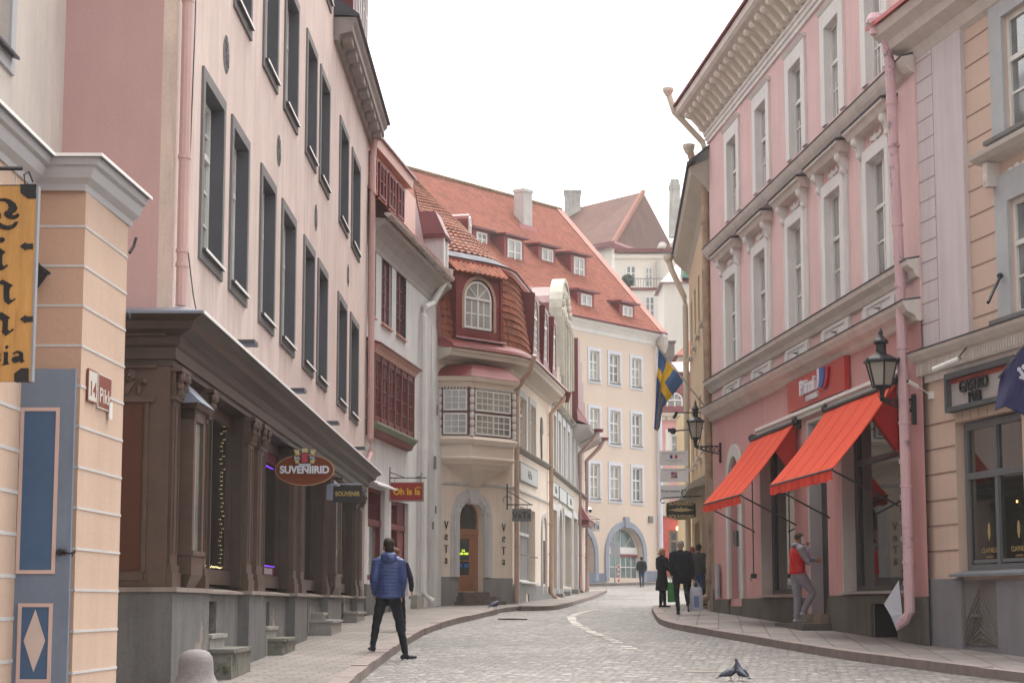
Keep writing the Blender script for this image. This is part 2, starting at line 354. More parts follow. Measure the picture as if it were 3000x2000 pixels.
def face_out(fn, toward):
    P, n = fn(.5, .5)
    if n.dot(Vector(toward) - P) > 0: return fn
    def f2(u, v): q, k = fn(u, v); return q, -k
    return f2
def pipe(B, pts, r, mat, collars=(), name='downpipe'):
    m = M(); m.tube(pts, r, 10); P = [Vector(q) for q in pts]
    for z in collars:
        for a, b_ in zip(P, P[1:]):
            if min(a.z, b_.z) <= z <= max(a.z, b_.z) and abs(a.z - b_.z) > .3:
                t = (z - a.z) / (b_.z - a.z); q = a + (b_ - a) * t; m.lathe([(r * 1.16, -.02), (r * 1.16, .02)], q, 10)
    return m.build(name, mat, B, smooth=False)
# ---------------------------------------------------------------- palette
PINKL = surf('pink_plaster_facade', (.66, .53, .48), var=.12, scale=.8, streak=.26, dirt=(.46, .37, .32), dirt_amt=.4)
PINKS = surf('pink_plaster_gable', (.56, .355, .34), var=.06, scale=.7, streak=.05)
PINKPIPE = paint('pink_pipe', (.60, .39, .36)); BROWN = paint('brown_timber', (.062, .040, .030), rough=.5, var=.2, scale=2.5)
BROWNL = paint('brown_timber_light', (.105, .066, .050), rough=.5, var=.25, scale=2.5); RUSTP = paint('rust_brown_panel', (.085, .027, .014), rough=.4, var=.12)
GREYC = surf('grey_casing', (.20, .187, .185), var=.12, streak=.12); CHAR = surf('charcoal_reveal', (.105, .105, .118), var=.08, rough=.6)
WHITEP = paint('white_paint', (.72, .70, .67)); ZINC = paint('zinc_sheet', (.22, .24, .30), rough=.4); WSTEEL = paint('white_edge', (.85, .82, .78))
PLINTH = surf('grey_plinth_render', (.175, .170, .165), var=.2, scale=1.6, streak=.3, dirt=(.42, .32, .27), dirt_amt=.75, dirt_scale=.9)
GLD = glass('window_glass_grey', (.045, .05, .055), (.30, .31, .30)); GLC = glass('window_glass_curtain', (.06, .065, .07), (.48, .48, .45), amt=1.)
GLK = glass('window_glass_dark', (.02, .022, .025), (.10, .10, .10), amt=.2)
STONE = surf('pale_stone', (.36, .34, .31), var=.15, scale=3, streak=.2); MOSS = surf('mossy_stone', (.20, .19, .165), var=.25, scale=4, dirt=(.03, .045, .012), dirt_amt=1, dirt_scale=1.1)
CORN = surf('beige_cornice', (.50, .44, .40), var=.12, streak=.25); IRON = paint('black_iron', (.018, .018, .022), rough=.5)
DKRED = paint('dark_red_metal', (.17, .032, .036), rough=.42, var=.2, scale=1.4); REDP = paint('red_paint', (.24, .03, .03), rough=.4, var=.12)
LEAD = paint('dark_sheet_metal', (.07, .07, .085), rough=.5)
CLEAR = clear_glass()
# ---------------------------------------------------------------- ground, road, pavements
m = M(); ys = sorted(set([-60, -20, 0] + list(range(4, 176, 4)) + [29, 38, 48, 60, 95, 112, 122, 135, 160, 200, 300, 400]))
for a, b_ in zip(ys, ys[1:]): m.poly([(-260, a, g(a)), (260, a, g(a)), (260, b_, g(b_)), (-260, b_, g(b_))])
setp(m.build('road', cobble('cobblestones', R(8))), kind='structure')
def strip_line(pts, step=1.0):
    out = []
    for (xa, ya), (xb, yb) in zip(pts, pts[1:]):
        n = max(1, int(math.hypot(xb - xa, yb - ya) / step))
        out += [(xa + (xb - xa) * k / n, ya + (yb - ya) * k / n) for k in range(n)]
    return out + [pts[-1]]
def smooth(pts, it=2):
    for _ in range(it):
        q = [pts[0]]
        for a, b_ in zip(pts, pts[1:]): q += [(a[0] * .75 + b_[0] * .25, a[1] * .75 + b_[1] * .25), (a[0] * .25 + b_[0] * .75, a[1] * .25 + b_[1] * .75)]
        pts = q + [pts[-1]]
    return pts
K1 = smooth([(-1.78, 0), (-1.82, 21.8), (-1.83, 25.4), (-1.80, 30.5), (-1.73, 34.9), (-1.58, 38.6), (-1.26, 42.5), (-.65, 47.1), (-.35, 49.9)])
K2 = smooth([(.25, 53.3), (.8, 53.5), (1.2, 54.2), (1.5, 56.5), (1.86, 59.6), (2.56, 66.9), (3.2, 73.7), (4.17, 86.5), (4.3, 88.5), (3.6, 89.5)])
K3 = smooth([(9.5, 8), (7.6, 18.5), (6.14, 23.64), (4.95, 28.2), (4.62, 30.2), (3.84, 35.7), (3.36, 39.0), (3.20, 41.0), (3.20, 43), (3.36, 46.2), (3.72, 52.6), (4.0, 54.6), (4.9, 56.2), (5.6, 57)])
KERBM = surf('granite_kerb', (.25, .205, .19), var=.2, scale=4, fine=60, bump=.3)
PAVL = bricks('pavement_slabs', (.19, .168, .155), (.24, .212, .195), (.11, .095, .088), .42, .5, .018, bump=.35, rot=R(4))
PAVR = bricks('pavement_slabs_large', (.17, .147, .137), (.225, .198, .185), (.09, .078, .07), .8, .55, .015, bump=.35, rot=R(96))
def kerb(line, side):
    """row of separate granite kerb stones; side=+1 puts the pavement at smaller x"""
    m = M(); L_ = strip_line(line, .3); acc = 0; seg = []; k = 0
    def nrm(i):
        a = Vector(L_[max(i - 1, 0)]); b_ = Vector(L_[min(i + 1, len(L_) - 1)]); t = (b_ - a).normalized(); return Vector((-t.y, t.x)) * side
    i = 0
    while i < len(L_) - 1:
        j = min(i + rnd.choice((3, 4, 4, 5)), len(L_) - 1); dz = rnd.uniform(-.006, .008); do = rnd.uniform(-.008, .008)
        outer0 = []; inner0 = []
        for q in range(i, j + 1):
            P = Vector(L_[q]); n = nrm(q); e = 0
            if q == i: P = P + (Vector(L_[q + 1]) - P).normalized() * .008
            o = P - n * do; inn = P + n * .22; outer0.append((o.x, o.y)); inner0.append((inn.x, inn.y))
        for (oa, ob, ia, ib) in zip(outer0, outer0[1:], inner0, inner0[1:]):
            za, zb = g(oa[1]), g(ob[1]); h = .125 + dz
            m.poly([(*oa, za + h), (*ob, zb + h), (*ib, zb + h), (*ia, za + h)])
            m.poly([(*oa, za - .1), (*ob, zb - .1), (*ob, zb + h), (*oa, za + h)])
            m.poly([(*ia, za - .1), (*ib, zb - .1), (*ib, zb + h), (*ia, za + h)])
        for q in (0, -1):
            a, b_ = outer0[q], inner0[q]; m.poly([(*a, g(a[1]) - .1), (*b_, g(b_[1]) - .1), (*b_, g(b_[1]) + .125 + dz), (*a, g(a[1]) + .125 + dz)])
        i = j
    return setp(m.build('kerb', KERBM), kind='structure')
kerb(K1, 1); kerb(K2, 1); kerb(K3, -1)
def pave(line, xo, mat, name):
    m = M(); L_ = strip_line(line, 1.0)
    for a, b_ in zip(L_, L_[1:]):
        za, zb = g(a[1]) + .118, g(b_[1]) + .118
        m.poly([(a[0], a[1], za), (b_[0], b_[1], zb), (xo, b_[1], zb), (xo, a[1], za)])
        m.poly([(a[0], a[1], za - .2), (b_[0], b_[1], zb - .2), (b_[0], b_[1], zb), (a[0], a[1], za)])
    return setp(m.build(name, mat), kind='structure')
pave([(x - .12, y) for x, y in K1] + [(-.2, 52.0)] + [(x - .1, y + .1) for x, y in K2], -9, PAVL, 'pavement')
pave([(x + .12, y) for x, y in K3], 16, PAVR, 'pavement')
GKm = M()
gk = [(3.4, 111.2), (4.6, 112.6), (6.2, 114.3), (8.0, 116.6), (12, 122)]
for a, b_ in zip(gk, gk[1:]):
    z0, z1 = g(a[1]), g(b_[1])
    GKm.poly([(*a, z0), (*b_, z1), (*b_, z1 + .14), (*a, z0 + .14)]); GKm.poly([(*a, z0 + .14), (*b_, z1 + .14), (b_[0] - 3, b_[1] + 3, z1 + .2), (a[0] - 3, a[1] + 3, z0 + .2)])
setp(GKm.build('pavement', PAVL), kind='structure')
mk = M(); mp_ = [at(x, y, 30) for x, y in ()]
MARKS = [(2.45, 55.2), (2.05, 53.0), (1.7, 50.4), (1.45, 47.8), (1.38, 44.8), (1.40, 41.8), (1.52, 39.0), (1.68, 36.6), (1.80, 34.2), (1.95, 31.6)]
for k, (a, b_) in enumerate(zip(MARKS, MARKS[1:])):
    for q in range(4):
        t0 = q / 4 + rnd.uniform(0, .05); t1 = t0 + rnd.uniform(.14, .21) * (1 if k < 7 else .6)
        if k > 6 and rnd.random() < .35: continue
        P = Vector(a).lerp(Vector(b_), t0); Q = Vector(a).lerp(Vector(b_), t1); n = Vector((1, .12)) * rnd.uniform(.08, .11)
        P += Vector((rnd.uniform(-.03, .03), 0))
        mk.poly([((P - n).x, (P - n).y, g(P.y) + .008), ((P + n).x, (P + n).y, g(P.y) + .008), ((Q + n).x, (Q + n).y, g(Q.y) + .008), ((Q - n).x, (Q - n).y, g(Q.y) + .008)])
setp(mk.build('road_marking', surf('worn_white_marking', (.56, .53, .49), var=.35, scale=9)), kind='structure')
# ================================================================= LEFT: pink house with brown shopfront
PL = Fac((-3.532, 21.541), (-3.371, 44.672)); T0 = -1.6
zb = g(20) + .12
pinkL = thing('pink_town_house', 'tall pale pink town house with charcoal windows above a brown timber shopfront', 'building', (*PL.w(T0, 0, 0)[:2], zb), PL.ang)
cols_ = [(0.0, 1.66), (2.2, 3.75), (4.92, 6.52), (7.28, 9.05), (10.2, 11.85), (12.4, 14.1), (16.1, 18.0), (18.8, 20.85)]
rows_ = [(5.3, 7.62), (8.91, 11.15), (12.5, 14.8)]
IN = .14
holes = [(a + IN, b_ - IN, c + IN + .1, d - IN) for a, b_ in cols_ for c, d in rows_]
holes = [h for h in holes if not (h[0] > 14.5 and h[2] > 12)]
ov = [(1.73, 8.25), (6.88, 8.25), (12.05, 8.27), (18.3, 8.3)]
m = M(PL); wall(m, T0, 23.13, 4.45, 16.2, [h for h in holes if h[0] < 14.5] + [h for h in holes if h[0] > 14.5], depth=9, back=.34, solid=False)
# the eave is lower on the far section: cut by building that part only to 12.7
m.v = []; m.f = []
wall(m, T0, 14.7, 4.45, 16.2, [h for h in holes if h[0] < 14.5], depth=9, back=.34, solid=False)
wall(m, 14.7, 23.13, 4.45, 12.35, [h for h in holes if h[0] > 14.5], depth=9, back=.34, solid=False)
m.poly([(14.7, 0, 12.3), (14.7, 0, 16.2), (14.7, -9, 16.2), (14.7, -9, 12.3)]); m.poly([(23.13, 0, 1), (23.13, 0, 12.35), (23.13, -9, 12.35), (23.13, -9, 1)])
m.poly([(T0, -9, 1), (23.13, -9, 1), (23.13, -9, 16.2), (T0, -9, 16.2)])
m.build('wall', PINKL, pinkL)
m = M(PL); m.poly([(T0 - .004, -.14, 4.4), (T0 - .004, -.14, 16.2), (T0 - .004, -9, 16.2), (T0 - .004, -9, 4.4)]); m.build('side_wall', PINKS, pinkL)
m = M(PL); m.poly([(T0, 0, 4.4), (T0, 0, 16.2), (T0 - .004, -.14, 16.2), (T0 - .004, -.14, 4.4)]); m.build('corner_strip', surf('cream_strip', (.68, .54, .46), streak=.35, var=.15), pinkL)
for (a, b_, c, d) in holes:
    W = window(pinkL, PL, a, b_, c, d, -.135, WHITEP, [GLD, GLC, GLD], cols=4, rows=(3, 2), transom=.66, fw=.075, bar=.03)
    casing(W, PL, a, b_, c, d, .0, IN, .03, GREYC)
    q = M(PL)
    for s in (a, b_):
        sg = 1 if s == a else -1; q.poly([(s + sg * .003, .028, c), (s + sg * .003, .028, d), (s + sg * .003, -.33, d), (s + sg * .003, -.33, c)])
    q.poly([(a, .028, d - .003), (b_, .028, d - .003), (b_, -.33, d - .003), (a, -.33, d - .003)]); q.build('reveal', CHAR, W)
    q = M(PL); q.prof([(-.2, c + .05), (.075, c - .01), (.075, c - .035), (-.2, c + .0)], a - .03, b_ + .03); s_ = q.build('sill', LEAD, W)
    q = M(PL); q.box(a - .03, b_ + .03, .075, .083, c - .036, c - .004); q.build('sill_edge', WSTEEL, W)
for (s, z) in ov:
    q = M(PL); r_ = .24
    ring = [(s + r_ * math.cos(R(k * 22.5)), z + r_ * math.sin(R(k * 22.5))) for k in range(16)]
    for k in range(16):
        a, b_ = ring[k], ring[(k + 1) % 16]; q.poly([(a[0], .006, a[1]), (b_[0], .006, b_[1]), (s, .006 if k % 2 else .02, z)])
    for k in range(8):
        an = R(k * 45 + 10); q.slab([(s + .02 * math.cos(an - 1.5), z + .02 * math.sin(an - 1.5)), (s + .225 * math.cos(an), z + .225 * math.sin(an)), (s + .02 * math.cos(an + 1.5), z + .02 * math.sin(an + 1.5))], .006, .014)
    q.build('round_relief', surf('relief_stone', (.16, .15, .155), var=.2), pinkL)
# eave with coffered soffit on the far section
q = M(PL)
q.prof([(0, 12.28), (.08, 12.28), (.12, 12.4), (.36, 12.46), (.36, 12.60), (.42, 12.66), (.44, 12.74), (0, 12.74)], 14.75, 23.35)
for k in range(9): q.box(15.05 + k * .95, 15.55 + k * .95, .13, .32, 12.33, 12.45)
q.build('cornice', surf('grey_cornice', (.33, .29, .27), streak=.2), pinkL)
q = M(PL); q.prof([(-.5, 12.80), (.5, 12.745), (.5, 12.78), (-.5, 12.9)], 14.7, 23.4); q.prof([(-.5, 12.85), (.5, 12.78), (-3.2, 15.6), (-3.2, 15.4)], 14.7, 23.4)
q.build('roof', LEAD, pinkL)
# dark red dormer on the far roof section
q = M(PL); q.box(15.1, 18.6, -1.6, .34, 12.72, 15.6); dm = q.build('dormer', DKRED, pinkL)
q = M(PL); q.prof([(-2, 14.95), (.62, 14.6), (.62, 14.75), (-2, 15.1)], 14.9, 18.9); q.build('dormer_roof', DKRED, dm)
for a in (15.5, 17.1): window(dm, PL, a, a + 1.1, 13.05, 14.4, .37, WHITEP, GLC, cols=2, rows=2, fw=.08, name='dormer_window')
# ---- shopfront (brown timber)
PT = 1.67; piers = [(-1.4, .86), (3.45, 5.79), (8.3, 10.91), (12.75, 16.91), (19.0, 22.2)]
q = M(PL)
def plinth_side(a, b_, o, niche=None):
    if niche: wall(q, a, b_, .3, PT, [(niche[0], niche[1], niche[2], 1.58)], o=o, back=.5, solid=False)
    else: q.box(a, b_, o - .4, o, .3, PT)
fronts = [(-1.44, .86), (4.1, 5.79), (9.2, 10.91), (14.34, 16.91), (20.5, 22.2)]
for a, b_ in fronts: q.box(a, b_, -.35, .07, .3, PT)
plinth_side(.86, 4.1, -.07, (1.15, 2.3, 1.12)); plinth_side(5.79, 9.2, -.07, (5.95, 7.2, 1.17)); plinth_side(10.91, 14.34, -.07, (11.0, 12.3, 1.05)); plinth_side(16.91, 20.5, -.07, (17.1, 18.9, 1.15))
q.box(-1.47, -1.44, -5, .07, .3, PT); q.box(22.2, 23.1, -.35, .0, .3, PT)
q.build('plinth', PLINTH, pinkL)
q = M(PL)
for a, b_ in ((1.1, 2.35), (5.9, 7.25), (10.95, 12.35), (17.05, 18.95)): q.box(a, b_, -.62, -.56, .8, 1.62)
q.build('cellar_door', surf('cellar_dark', (.05, .055, .06)), pinkL)
q = M(PL)
for a, b_ in fronts: q.box(a - .04, b_ + .04, -.3, .11, PT + .002, PT + .05)
for a, b_ in ((.86, 4.1), (5.79, 9.2), (10.91, 14.34), (16.91, 20.5)): q.prof([(-.55, PT + .09), (.0, PT + .0), (.0, PT + .03), (-.55, PT + .12)], a + .05, b_ - .05)
q.box(-1.5, -1.44, -5, .1, PT + .002, PT + .05)
q.build('ledge', surf('ledge_stone', (.30, .25, .22), streak=.3), pinkL)
# entablature
q = M(PL); E0, E1 = -1.45, 22.9; q.box(T0, E0 + .02, -6, -.05, 4.3, 4.5)
pr = [(-.3, 4.0), (.02, 4.0), (.02, 4.07), (.05, 4.07), (.05, 4.19), (.08, 4.21), (.10, 4.24), (.10, 4.30), (.16, 4.33), (.24, 4.36), (.26, 4.44), (.32, 4.47), (.36, 4.50), (-.3, 4.54)]
q.prof([(o, z) for o, z in pr], E0, E1 + .1, m0=1, m1=.9)
# return along the side wall
TS = -1.45; sf = Fac((PL.w(TS, 0, 0).x - 5, PL.w(TS, 0, 0).y), PL.w(TS, 0, 0)[:2])
q2 = M(sf); q2.prof(pr, 0, sf.L, m0=0, m1=1); q.v += []
off = len(q.v); q.v += q2.v; q.f += [[i + off for i in f] for f in q2.f]
q.build('entablature', BROWN, pinkL)
q = M(PL); q.prof([(-.02, 4.60), (.38, 4.50), (.38, 4.53), (-.02, 4.63)], E0, E1 + .1, m0=1, m1=.9)
q2 = M(sf); q2.prof([(-.02, 4.60), (.38, 4.50), (.38, 4.53), (-.02, 4.63)], 0, sf.L, m1=1); off = len(q.v); q.v += q2.v; q.f += [[i + off for i in f] for f in q2.f]
q.build('cornice_flashing', ZINC, pinkL)
q = M(PL); q.box(E0 - .35, E1 + .4, .382, .39, 4.50, 4.535); q.build('flashing_edge', WSTEEL, pinkL)
# pilasters with carved capitals
def capital(q, a, b_, o0, o1, z0, z1):
    h = z1 - z0; c = (a + b_) / 2; w2 = (b_ - a) / 2
    q.box(a - .03, b_ + .03, o0, o1 + .035, z0, z0 + .04); q.box(a - .06, b_ + .06, o0, o1 + .09, z1 - .05, z1 - .003)
    q.slab([(a, z0 + .04), (b_, z0 + .04), (b_ + .03, z1 - .05), (a - .03, z1 - .05)], o0, o1 + .02)
    for sx in (-1, 1):
        for zz, rr, oo in ((z1 - .11, .06, .07), (z0 + h * .42, .05, .05)):
            q.ball((c + sx * w2 * .75, o1 + oo, zz), rr, .05, rr, 8, 5)
    for k in range(3): q.ball((a + (b_ - a) * (k + .5) / 3, o1 + .03, z0 + h * .3), .04, .035, .09, 7, 5)
pil = [(-1.38, -.98), (.72, .86), (4.16, 4.62), (5.1, 5.72), (9.28, 9.72), (10.3, 10.85), (14.4, 14.8), (16.55, 16.88), (20.56, 21.0), (21.6, 22.15)]
for a, b_ in pil:
    q = M(PL); q.box(a, b_, -.5, .02, PT + .05, 4.0); q.box(a - .05, b_ + .05, -.4, .055, PT + .051, PT + .2); q.box(a - .025, b_ + .025, -.4, .04, PT + .2, PT + .28)
    w3 = (b_ - a) / 3
    q.box(a + w3 * .55, a + w3 * .8, .02, .035, PT + .4, 3.6); q.box(b_ - w3 * .8, b_ - w3 * .55, .02, .035, PT + .4, 3.6)
    P_ = q.build('pilaster', BROWNL, pinkL)
    q = M(PL); capital(q, a, b_, -.3, .02, 3.66, 4.0); q.build('capital', BROWNL, P_)
# big rust panel and frieze on the side face
y0 = PL.w(T0, 0, 0).y; x1 = PL.w(T0, 0, 0).x
q = M(sf); q.box(0, 4.99, -.02, .004, PT + .05, 4.0); q.build('side_panelling', BROWNL, pinkL)
q = M(sf); q.box(3.2, 4.72, .004, .012, PT + .22, 3.62); q.build('rust_panel', RUSTP, pinkL)
q = M(sf)
q.box(3.0, 4.76, .004, .045, PT + .12, PT + .2); q.box(3.0, 4.80, .004, .03, PT + .06, PT + .12); q.box(4.74, 4.78, .004, .03, PT + .2, 3.64); q.box(3.0, 4.84, .004, .05, 3.62, 3.68)
for k in range(5):
    c = 3.25 + k * .33
    q.ball((c, .03, 3.9), .075, .045, .07, 8, 5); q.ball((c, .06, 3.9), .035, .05, .035, 8, 5); q.ball((c + .16, .04, 3.84), .035, .05, .035, 8, 5)
    q.slab([(c - .1, 3.70), (c - .02, 3.70), (c + .08, 3.84), (c, 3.84)], .004, .035); q.ball((c + .1, .02, 3.75), .03, .03, .06, 6, 5)
q.box(3.0, 4.86, .004, .06, 3.975, 4.0)
q.build('carved_frieze', BROWNL, pinkL)
# glazing, jamb panels and a lit interior
DARKIN = surf('shop_interior', (.10, .09, .08)); 
for (a, b_) in ((.9, 4.12), (5.79, 9.25), (10.9, 14.38), (16.9, 20.55)):
    q = M(PL); q.box(b_ - .1, b_, -.32, -.04, PT + .1, 4.0); q.box(a, a + .1, -.32, -.2, PT + .1, 4.0)
    q.box(a, b_, -.3, -.2, 3.84, 4.0); q.box(a, b_, -.3, -.17, PT + .12, PT + .3); q.box(b_ - .2, b_ - .1, -.3, -.19, PT + .1, 4.0); q.box((a + b_) / 2 - .03, (a + b_) / 2 + .03, -.28, -.2, PT + .3, 3.84)
    W = q.build('shop_window_frame', BROWN, pinkL)
    q = M(PL); q.box(a + .1, b_ - .2, -.25, -.245, PT + .3, 3.84); q.build('pane', CLEAR, W)
    q = M(PL)
    q.poly([(a, -2.2, PT), (b_, -2.2, PT), (b_, -2.2, 4.1), (a, -2.2, 4.1)]); q.poly([(a, -.52, PT), (a, -2.2, PT), (a, -2.2, 4.1), (a, -.52, 4.1)]); q.poly([(b_, -.56, PT), (b_, -2.2, PT), (b_, -2.2, 4.1), (b_, -.56, 4.1)])
    q.poly([(a, -.52, PT), (b_, -.52, PT), (b_, -2.2, PT), (a, -2.2, PT)]); q.poly([(a, -.52, 4.05), (b_, -.52, 4.05), (b_, -2.2, 4.05), (a, -2.2, 4.05)])
    q.build('interior', DARKIN, W)
    q = M(PL)
    for k in range(7):
        s = a + .5 + rnd.random() * (b_ - a - 1.5); z = PT + .3; hgt = rnd.uniform(.2, .9); q.box(s, s + .22, -1.2, -.9, z, z + hgt); q.ball((s + .1, -1, z + hgt + .1), .09, .09, .12, 8, 5)
    q.build('window_display', surf('display_goods', (.28, .25, .22), var=.6, scale=5), W)
# fairy lights in the first window, purple strip in the second
q = M(PL); s0_, s1_ = 2.6, 3.25
for k in range(40):
    z = PT + .35 + k * .055; q.ball((3.72 + rnd.uniform(-.25, .08), -.235, z), .004, .004, .004, 4, 3)
for k in range(24): q.ball((1.9 + k * .075, -.235, PT + .34 + rnd.uniform(-.01, .01)), .006, .006, .006, 5, 3)
q.build('fairy_lights', glow('warm_lamp', (1, .72, .35), .8), pinkL)
q = M(PL); q.tube([(7.0, -.235, 3.62), (8.95, -.235, 3.62)], .010, 6); q.tube([(7.0, -.235, 2.12), (8.95, -.235, 2.12)], .010, 6)
q.build('purple_light_strip', glow('purple_lamp', (.20, .04, .8), .35), pinkL)
q = M(PL); q.box(6.8, 9.0, -.243, -.238, 1.98, 2.10); bp_ = q.build('window_banner', paint('maroon_banner', (.12, .015, .03)), pinkL)
text('GIFTS & PICTURES & MORE', .12, PL.w(7.9, -.236, 2.0), (*PL.d, 0), (0, 0, 1), surf('dull_white', (.5, .45, .45)), bp_, bold=.002, depth=.002, sx=1.15)
q = M(PL); q.box(6.8, 9.0, -.243, -.238, 3.68, 3.83); bp2 = q.build('window_banner', paint('maroon_banner', (.12, .015, .03)), pinkL)
# hanging shop windows (oriels) with blue-grey lids
for (a, b_) in ((-.86, -.13), (14.85, 16.0)):
    q = M(PL); z0, z1 = 1.86, 3.62
    q.box(a, b_, -.02, .15, z0, z0 + .2); q.box(a - .02, b_ + .02, -.02, .17, z0 + .2, z0 + .25); q.box(a, b_, -.02, .15, z1 - .12, z1)
    q.prof([(-.02, z1), (.19, z1), (.21, z1 + .05), (-.02, z1 + .05)], a - .04, b_ + .04, .5, .5)
    for s in (a, b_ - .12): q.box(s, s + .12, -.02, .15, z0 + .2, z1)
    q.ext([(a + .1, -.02, z0 - .15), (b_ - .1, -.02, z0 - .15), (b_ - .1, .08, z0 - .15), (a + .1, .08, z0 - .15)], [(a, -.02, z0), (b_, -.02, z0), (b_, .15, z0), (a, .15, z0)])
    O = q.build('display_case', BROWNL, pinkL)
    q = M(PL); q.box(a + .12, b_ - .12, .10, .11, z0 + .22, z1 - .12); q.build('pane', GLC, O)
    q = M(PL); q.ext([(a - .06, -.02, z1 + .05), (b_ + .06, -.02, z1 + .05), (b_ + .06, .24, z1 + .05), (a - .06, .24, z1 + .05)], [(a + .05, -.02, z1 + .28), (b_ - .05, -.02, z1 + .28), (b_ - .1, .02, z1 + .28), (a + .1, .02, z1 + .28)]); q.build('lid', ZINC, O)
pipe(pinkL, [PL.w(-1.53, .10, 17), PL.w(-1.53, .10, 4.62)], .06, PINKPIPE, (5.2, 6.2, 7.9, 9.0, 10.3, 5.05))
pipe(pinkL, [PL.w(23.0, .18, 12.4), PL.w(23.0, .12, 11.9), PL.w(23.0, .12, 5.3), PL.w(23.15, .12, 5.0), PL.w(22.8, .05, 4.62)], .075, PINKPIPE, (11.5, 10.3, 8.9, 7.5, 6.3, 5.5))
q = M(PL)
for s in (2.6, 8.1, 13.5, 19.3): q.box(s - .06, s + .28, 0, .3, 4.765, 4.82)
q.build('floodlight', LEAD, pinkL)
q = M(PL); q.box(T0 - .35, T0 - .01, -.45, -.42, 9.55, 9.6); q.tube([PL.w(T0, -.3, 9.6)[:], PL.w(T0, .1, 9.55)[:]] and [(T0, -.3, 9.6), (T0 + .1, .08, 9.52)], .015, 6); q.build('wall_bracket', GREYC, pinkL)
# stone step blocks on the pavement along the plinth
def block(s0, s1, o1, z0, z1, mat, label, o0=-.065):
    q = M(PL); base = PL.w((s0 + s1) / 2, o1 / 2, z0)
    q.box(s0, s1, o0, o1, z0 - .15, z1 - .045); q.box(s0 - .03, s1 + .03, o0, o1 + .03, z1 - .045, z1)
    setp(q.build('stone_step', mat, base=base), label, 'step', 'stone steps against the plinth')
def gs(s): return g(PL.w(s, 0, 0).y) + .118
block(1.1, 2.2, .05, gs(1.5), 1.20, STONE, 'small upper stone step under the nearest cellar niche')
block(.9, 2.45, .33, gs(1.5), 1.04, MOSS, 'large mossy stone block nearest the bollard')
block(6.05, 7.1, .05, gs(6.5), 1.23, STONE, 'small upper stone step on the second mossy block')
block(6.15, 7.6, .27, gs(6.5), 1.07, MOSS, 'second mossy stone block along the brown shopfront')
block(12.8, 13.5, .12, gs(13), 1.40, STONE, 'little stone step standing on the bare grey block')
block(12.65, 14.4, .31, gs(13), 1.27, STONE, 'plain grey stone block below the second display case')
block(18.8, 20.7, .22, gs(20), 1.39, STONE, 'farthest grey stone block at the corner of the brown shopfront')
# ================================================================= LEFT: orange portal house
OR = Fac((-3.381, 15.15), (-3.322, 16.55)); ORY = 15.15
ORANGE = surf('orange_plaster', (.58, .42, .325), var=.08, scale=.9, streak=.10); ORSIDE = surf('orange_plaster_side', (.53, .35, .26), var=.06, scale=.9)  # second orange is the same plaster, darkened to paint shade on the camera-facing side
JOINT = surf('white_joint', (.56, .54, .53)); CREAM = surf('cream_plaster', (.62, .55, .50), var=.1, scale=.8, streak=.16)
MOULD = surf('grey_white_moulding', (.46, .45, .465), var=.05)
orange = thing('orange_corner_house', 'orange rusticated house corner with white joints, blue double door and cream upper wall', 'building', (-3.4, 15.5, g(15)), 0)
q = M(); zt = 4.9
q.box(-8, -3.38, 15.15, 16.4, -.5, zt); q.box(-8, -3.76, 9, 15.15, -.5, 5.0)
q.v = []; q.f = []
q.poly([(-3.381, 15.15, 0), (-3.322, 16.55, 0), (-3.322, 16.55, zt), (-3.381, 15.15, zt)]); q.poly([(-3.322, 16.55, 0), (-5.2, 16.55, 0), (-5.2, 16.55, zt), (-3.322, 16.55, zt)])
q.poly([(-3.78, 8, 0), (-3.78, 15.15, 0), (-3.78, 15.15, zt), (-3.78, 8, zt)]); q.build('street_wall', ORANGE, orange)
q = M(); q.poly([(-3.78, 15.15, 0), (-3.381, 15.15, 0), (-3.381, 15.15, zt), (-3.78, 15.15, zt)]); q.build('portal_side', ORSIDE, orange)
zj = [4.51 - .317 * k for k in range(12)]
q = M(OR)
for z in zj: q.box(-.003, OR.L + .004, -.02, .006, z - .010, z + .010)
q2 = M()
for z in zj: q.v += []
for z in zj:
    o_ = len(q.v); t = M(); t.box(-3.778, -3.379, 15.143, 15.17, z - .010, z + .010); q.v += t.v; q.f += [[i + o_ for i in f] for f in t.f]
t = M(Fac((-3.78, 8), (-3.78, 15.15)))
for z in [4.66, 4.35]: pass
for z in zj: t.box(5.3, 7.12, -.01, .006, z + .1 - .014, z + .1 + .014)
for s in (5.9, 6.5, 6.85): t.box(s, s + .02, -.01, .005, 3.2, 5)
o_ = len(q.v); q.v += t.v; q.f += [[i + o_ for i in f] for f in t.f]
q.build('joint', JOINT, orange)
# cornice that breaks forward round the portal
cpts = [(-3.78, 8.0), (-3.78, 15.12), (-3.40, 15.12), (-3.322, 16.62)]
prof_ = [(0, 4.79), (.02, 4.79), (.03, 4.84), (.085, 4.88), (.11, 4.94), (.11, 4.965), (.145, 4.975), (.16, 5.03), (0, 5.03)]
def ringat(i, prof_):
    dirs = []
    for a, b_ in ((i - 1, i), (i, i + 1)):
        if 0 <= a and b_ < len(cpts): dv = (Vector(cpts[b_]) - Vector(cpts[a])).normalized(); dirs.append(Vector((dv.y, -dv.x)))
    if len(dirs) == 2: mt = (dirs[0] + dirs[1]); mt = mt / mt.length_squared * 2
    else: mt = dirs[0]
    return [(cpts[i][0] + mt.x * o, cpts[i][1] + mt.y * o, z) for o, z in prof_]
q = M(); rings = [ringat(i, prof_) for i in range(4)]
for a, b_ in zip(rings, rings[1:]): q.ext(a, b_, caps=False)
q.poly(rings[-1]); q.build('cornice', MOULD, orange)
q = M(); rings = [ringat(i, [(-.3, 5.10), (.19, 5.03), (.19, 5.05), (-.3, 5.13)]) for i in range(4)]
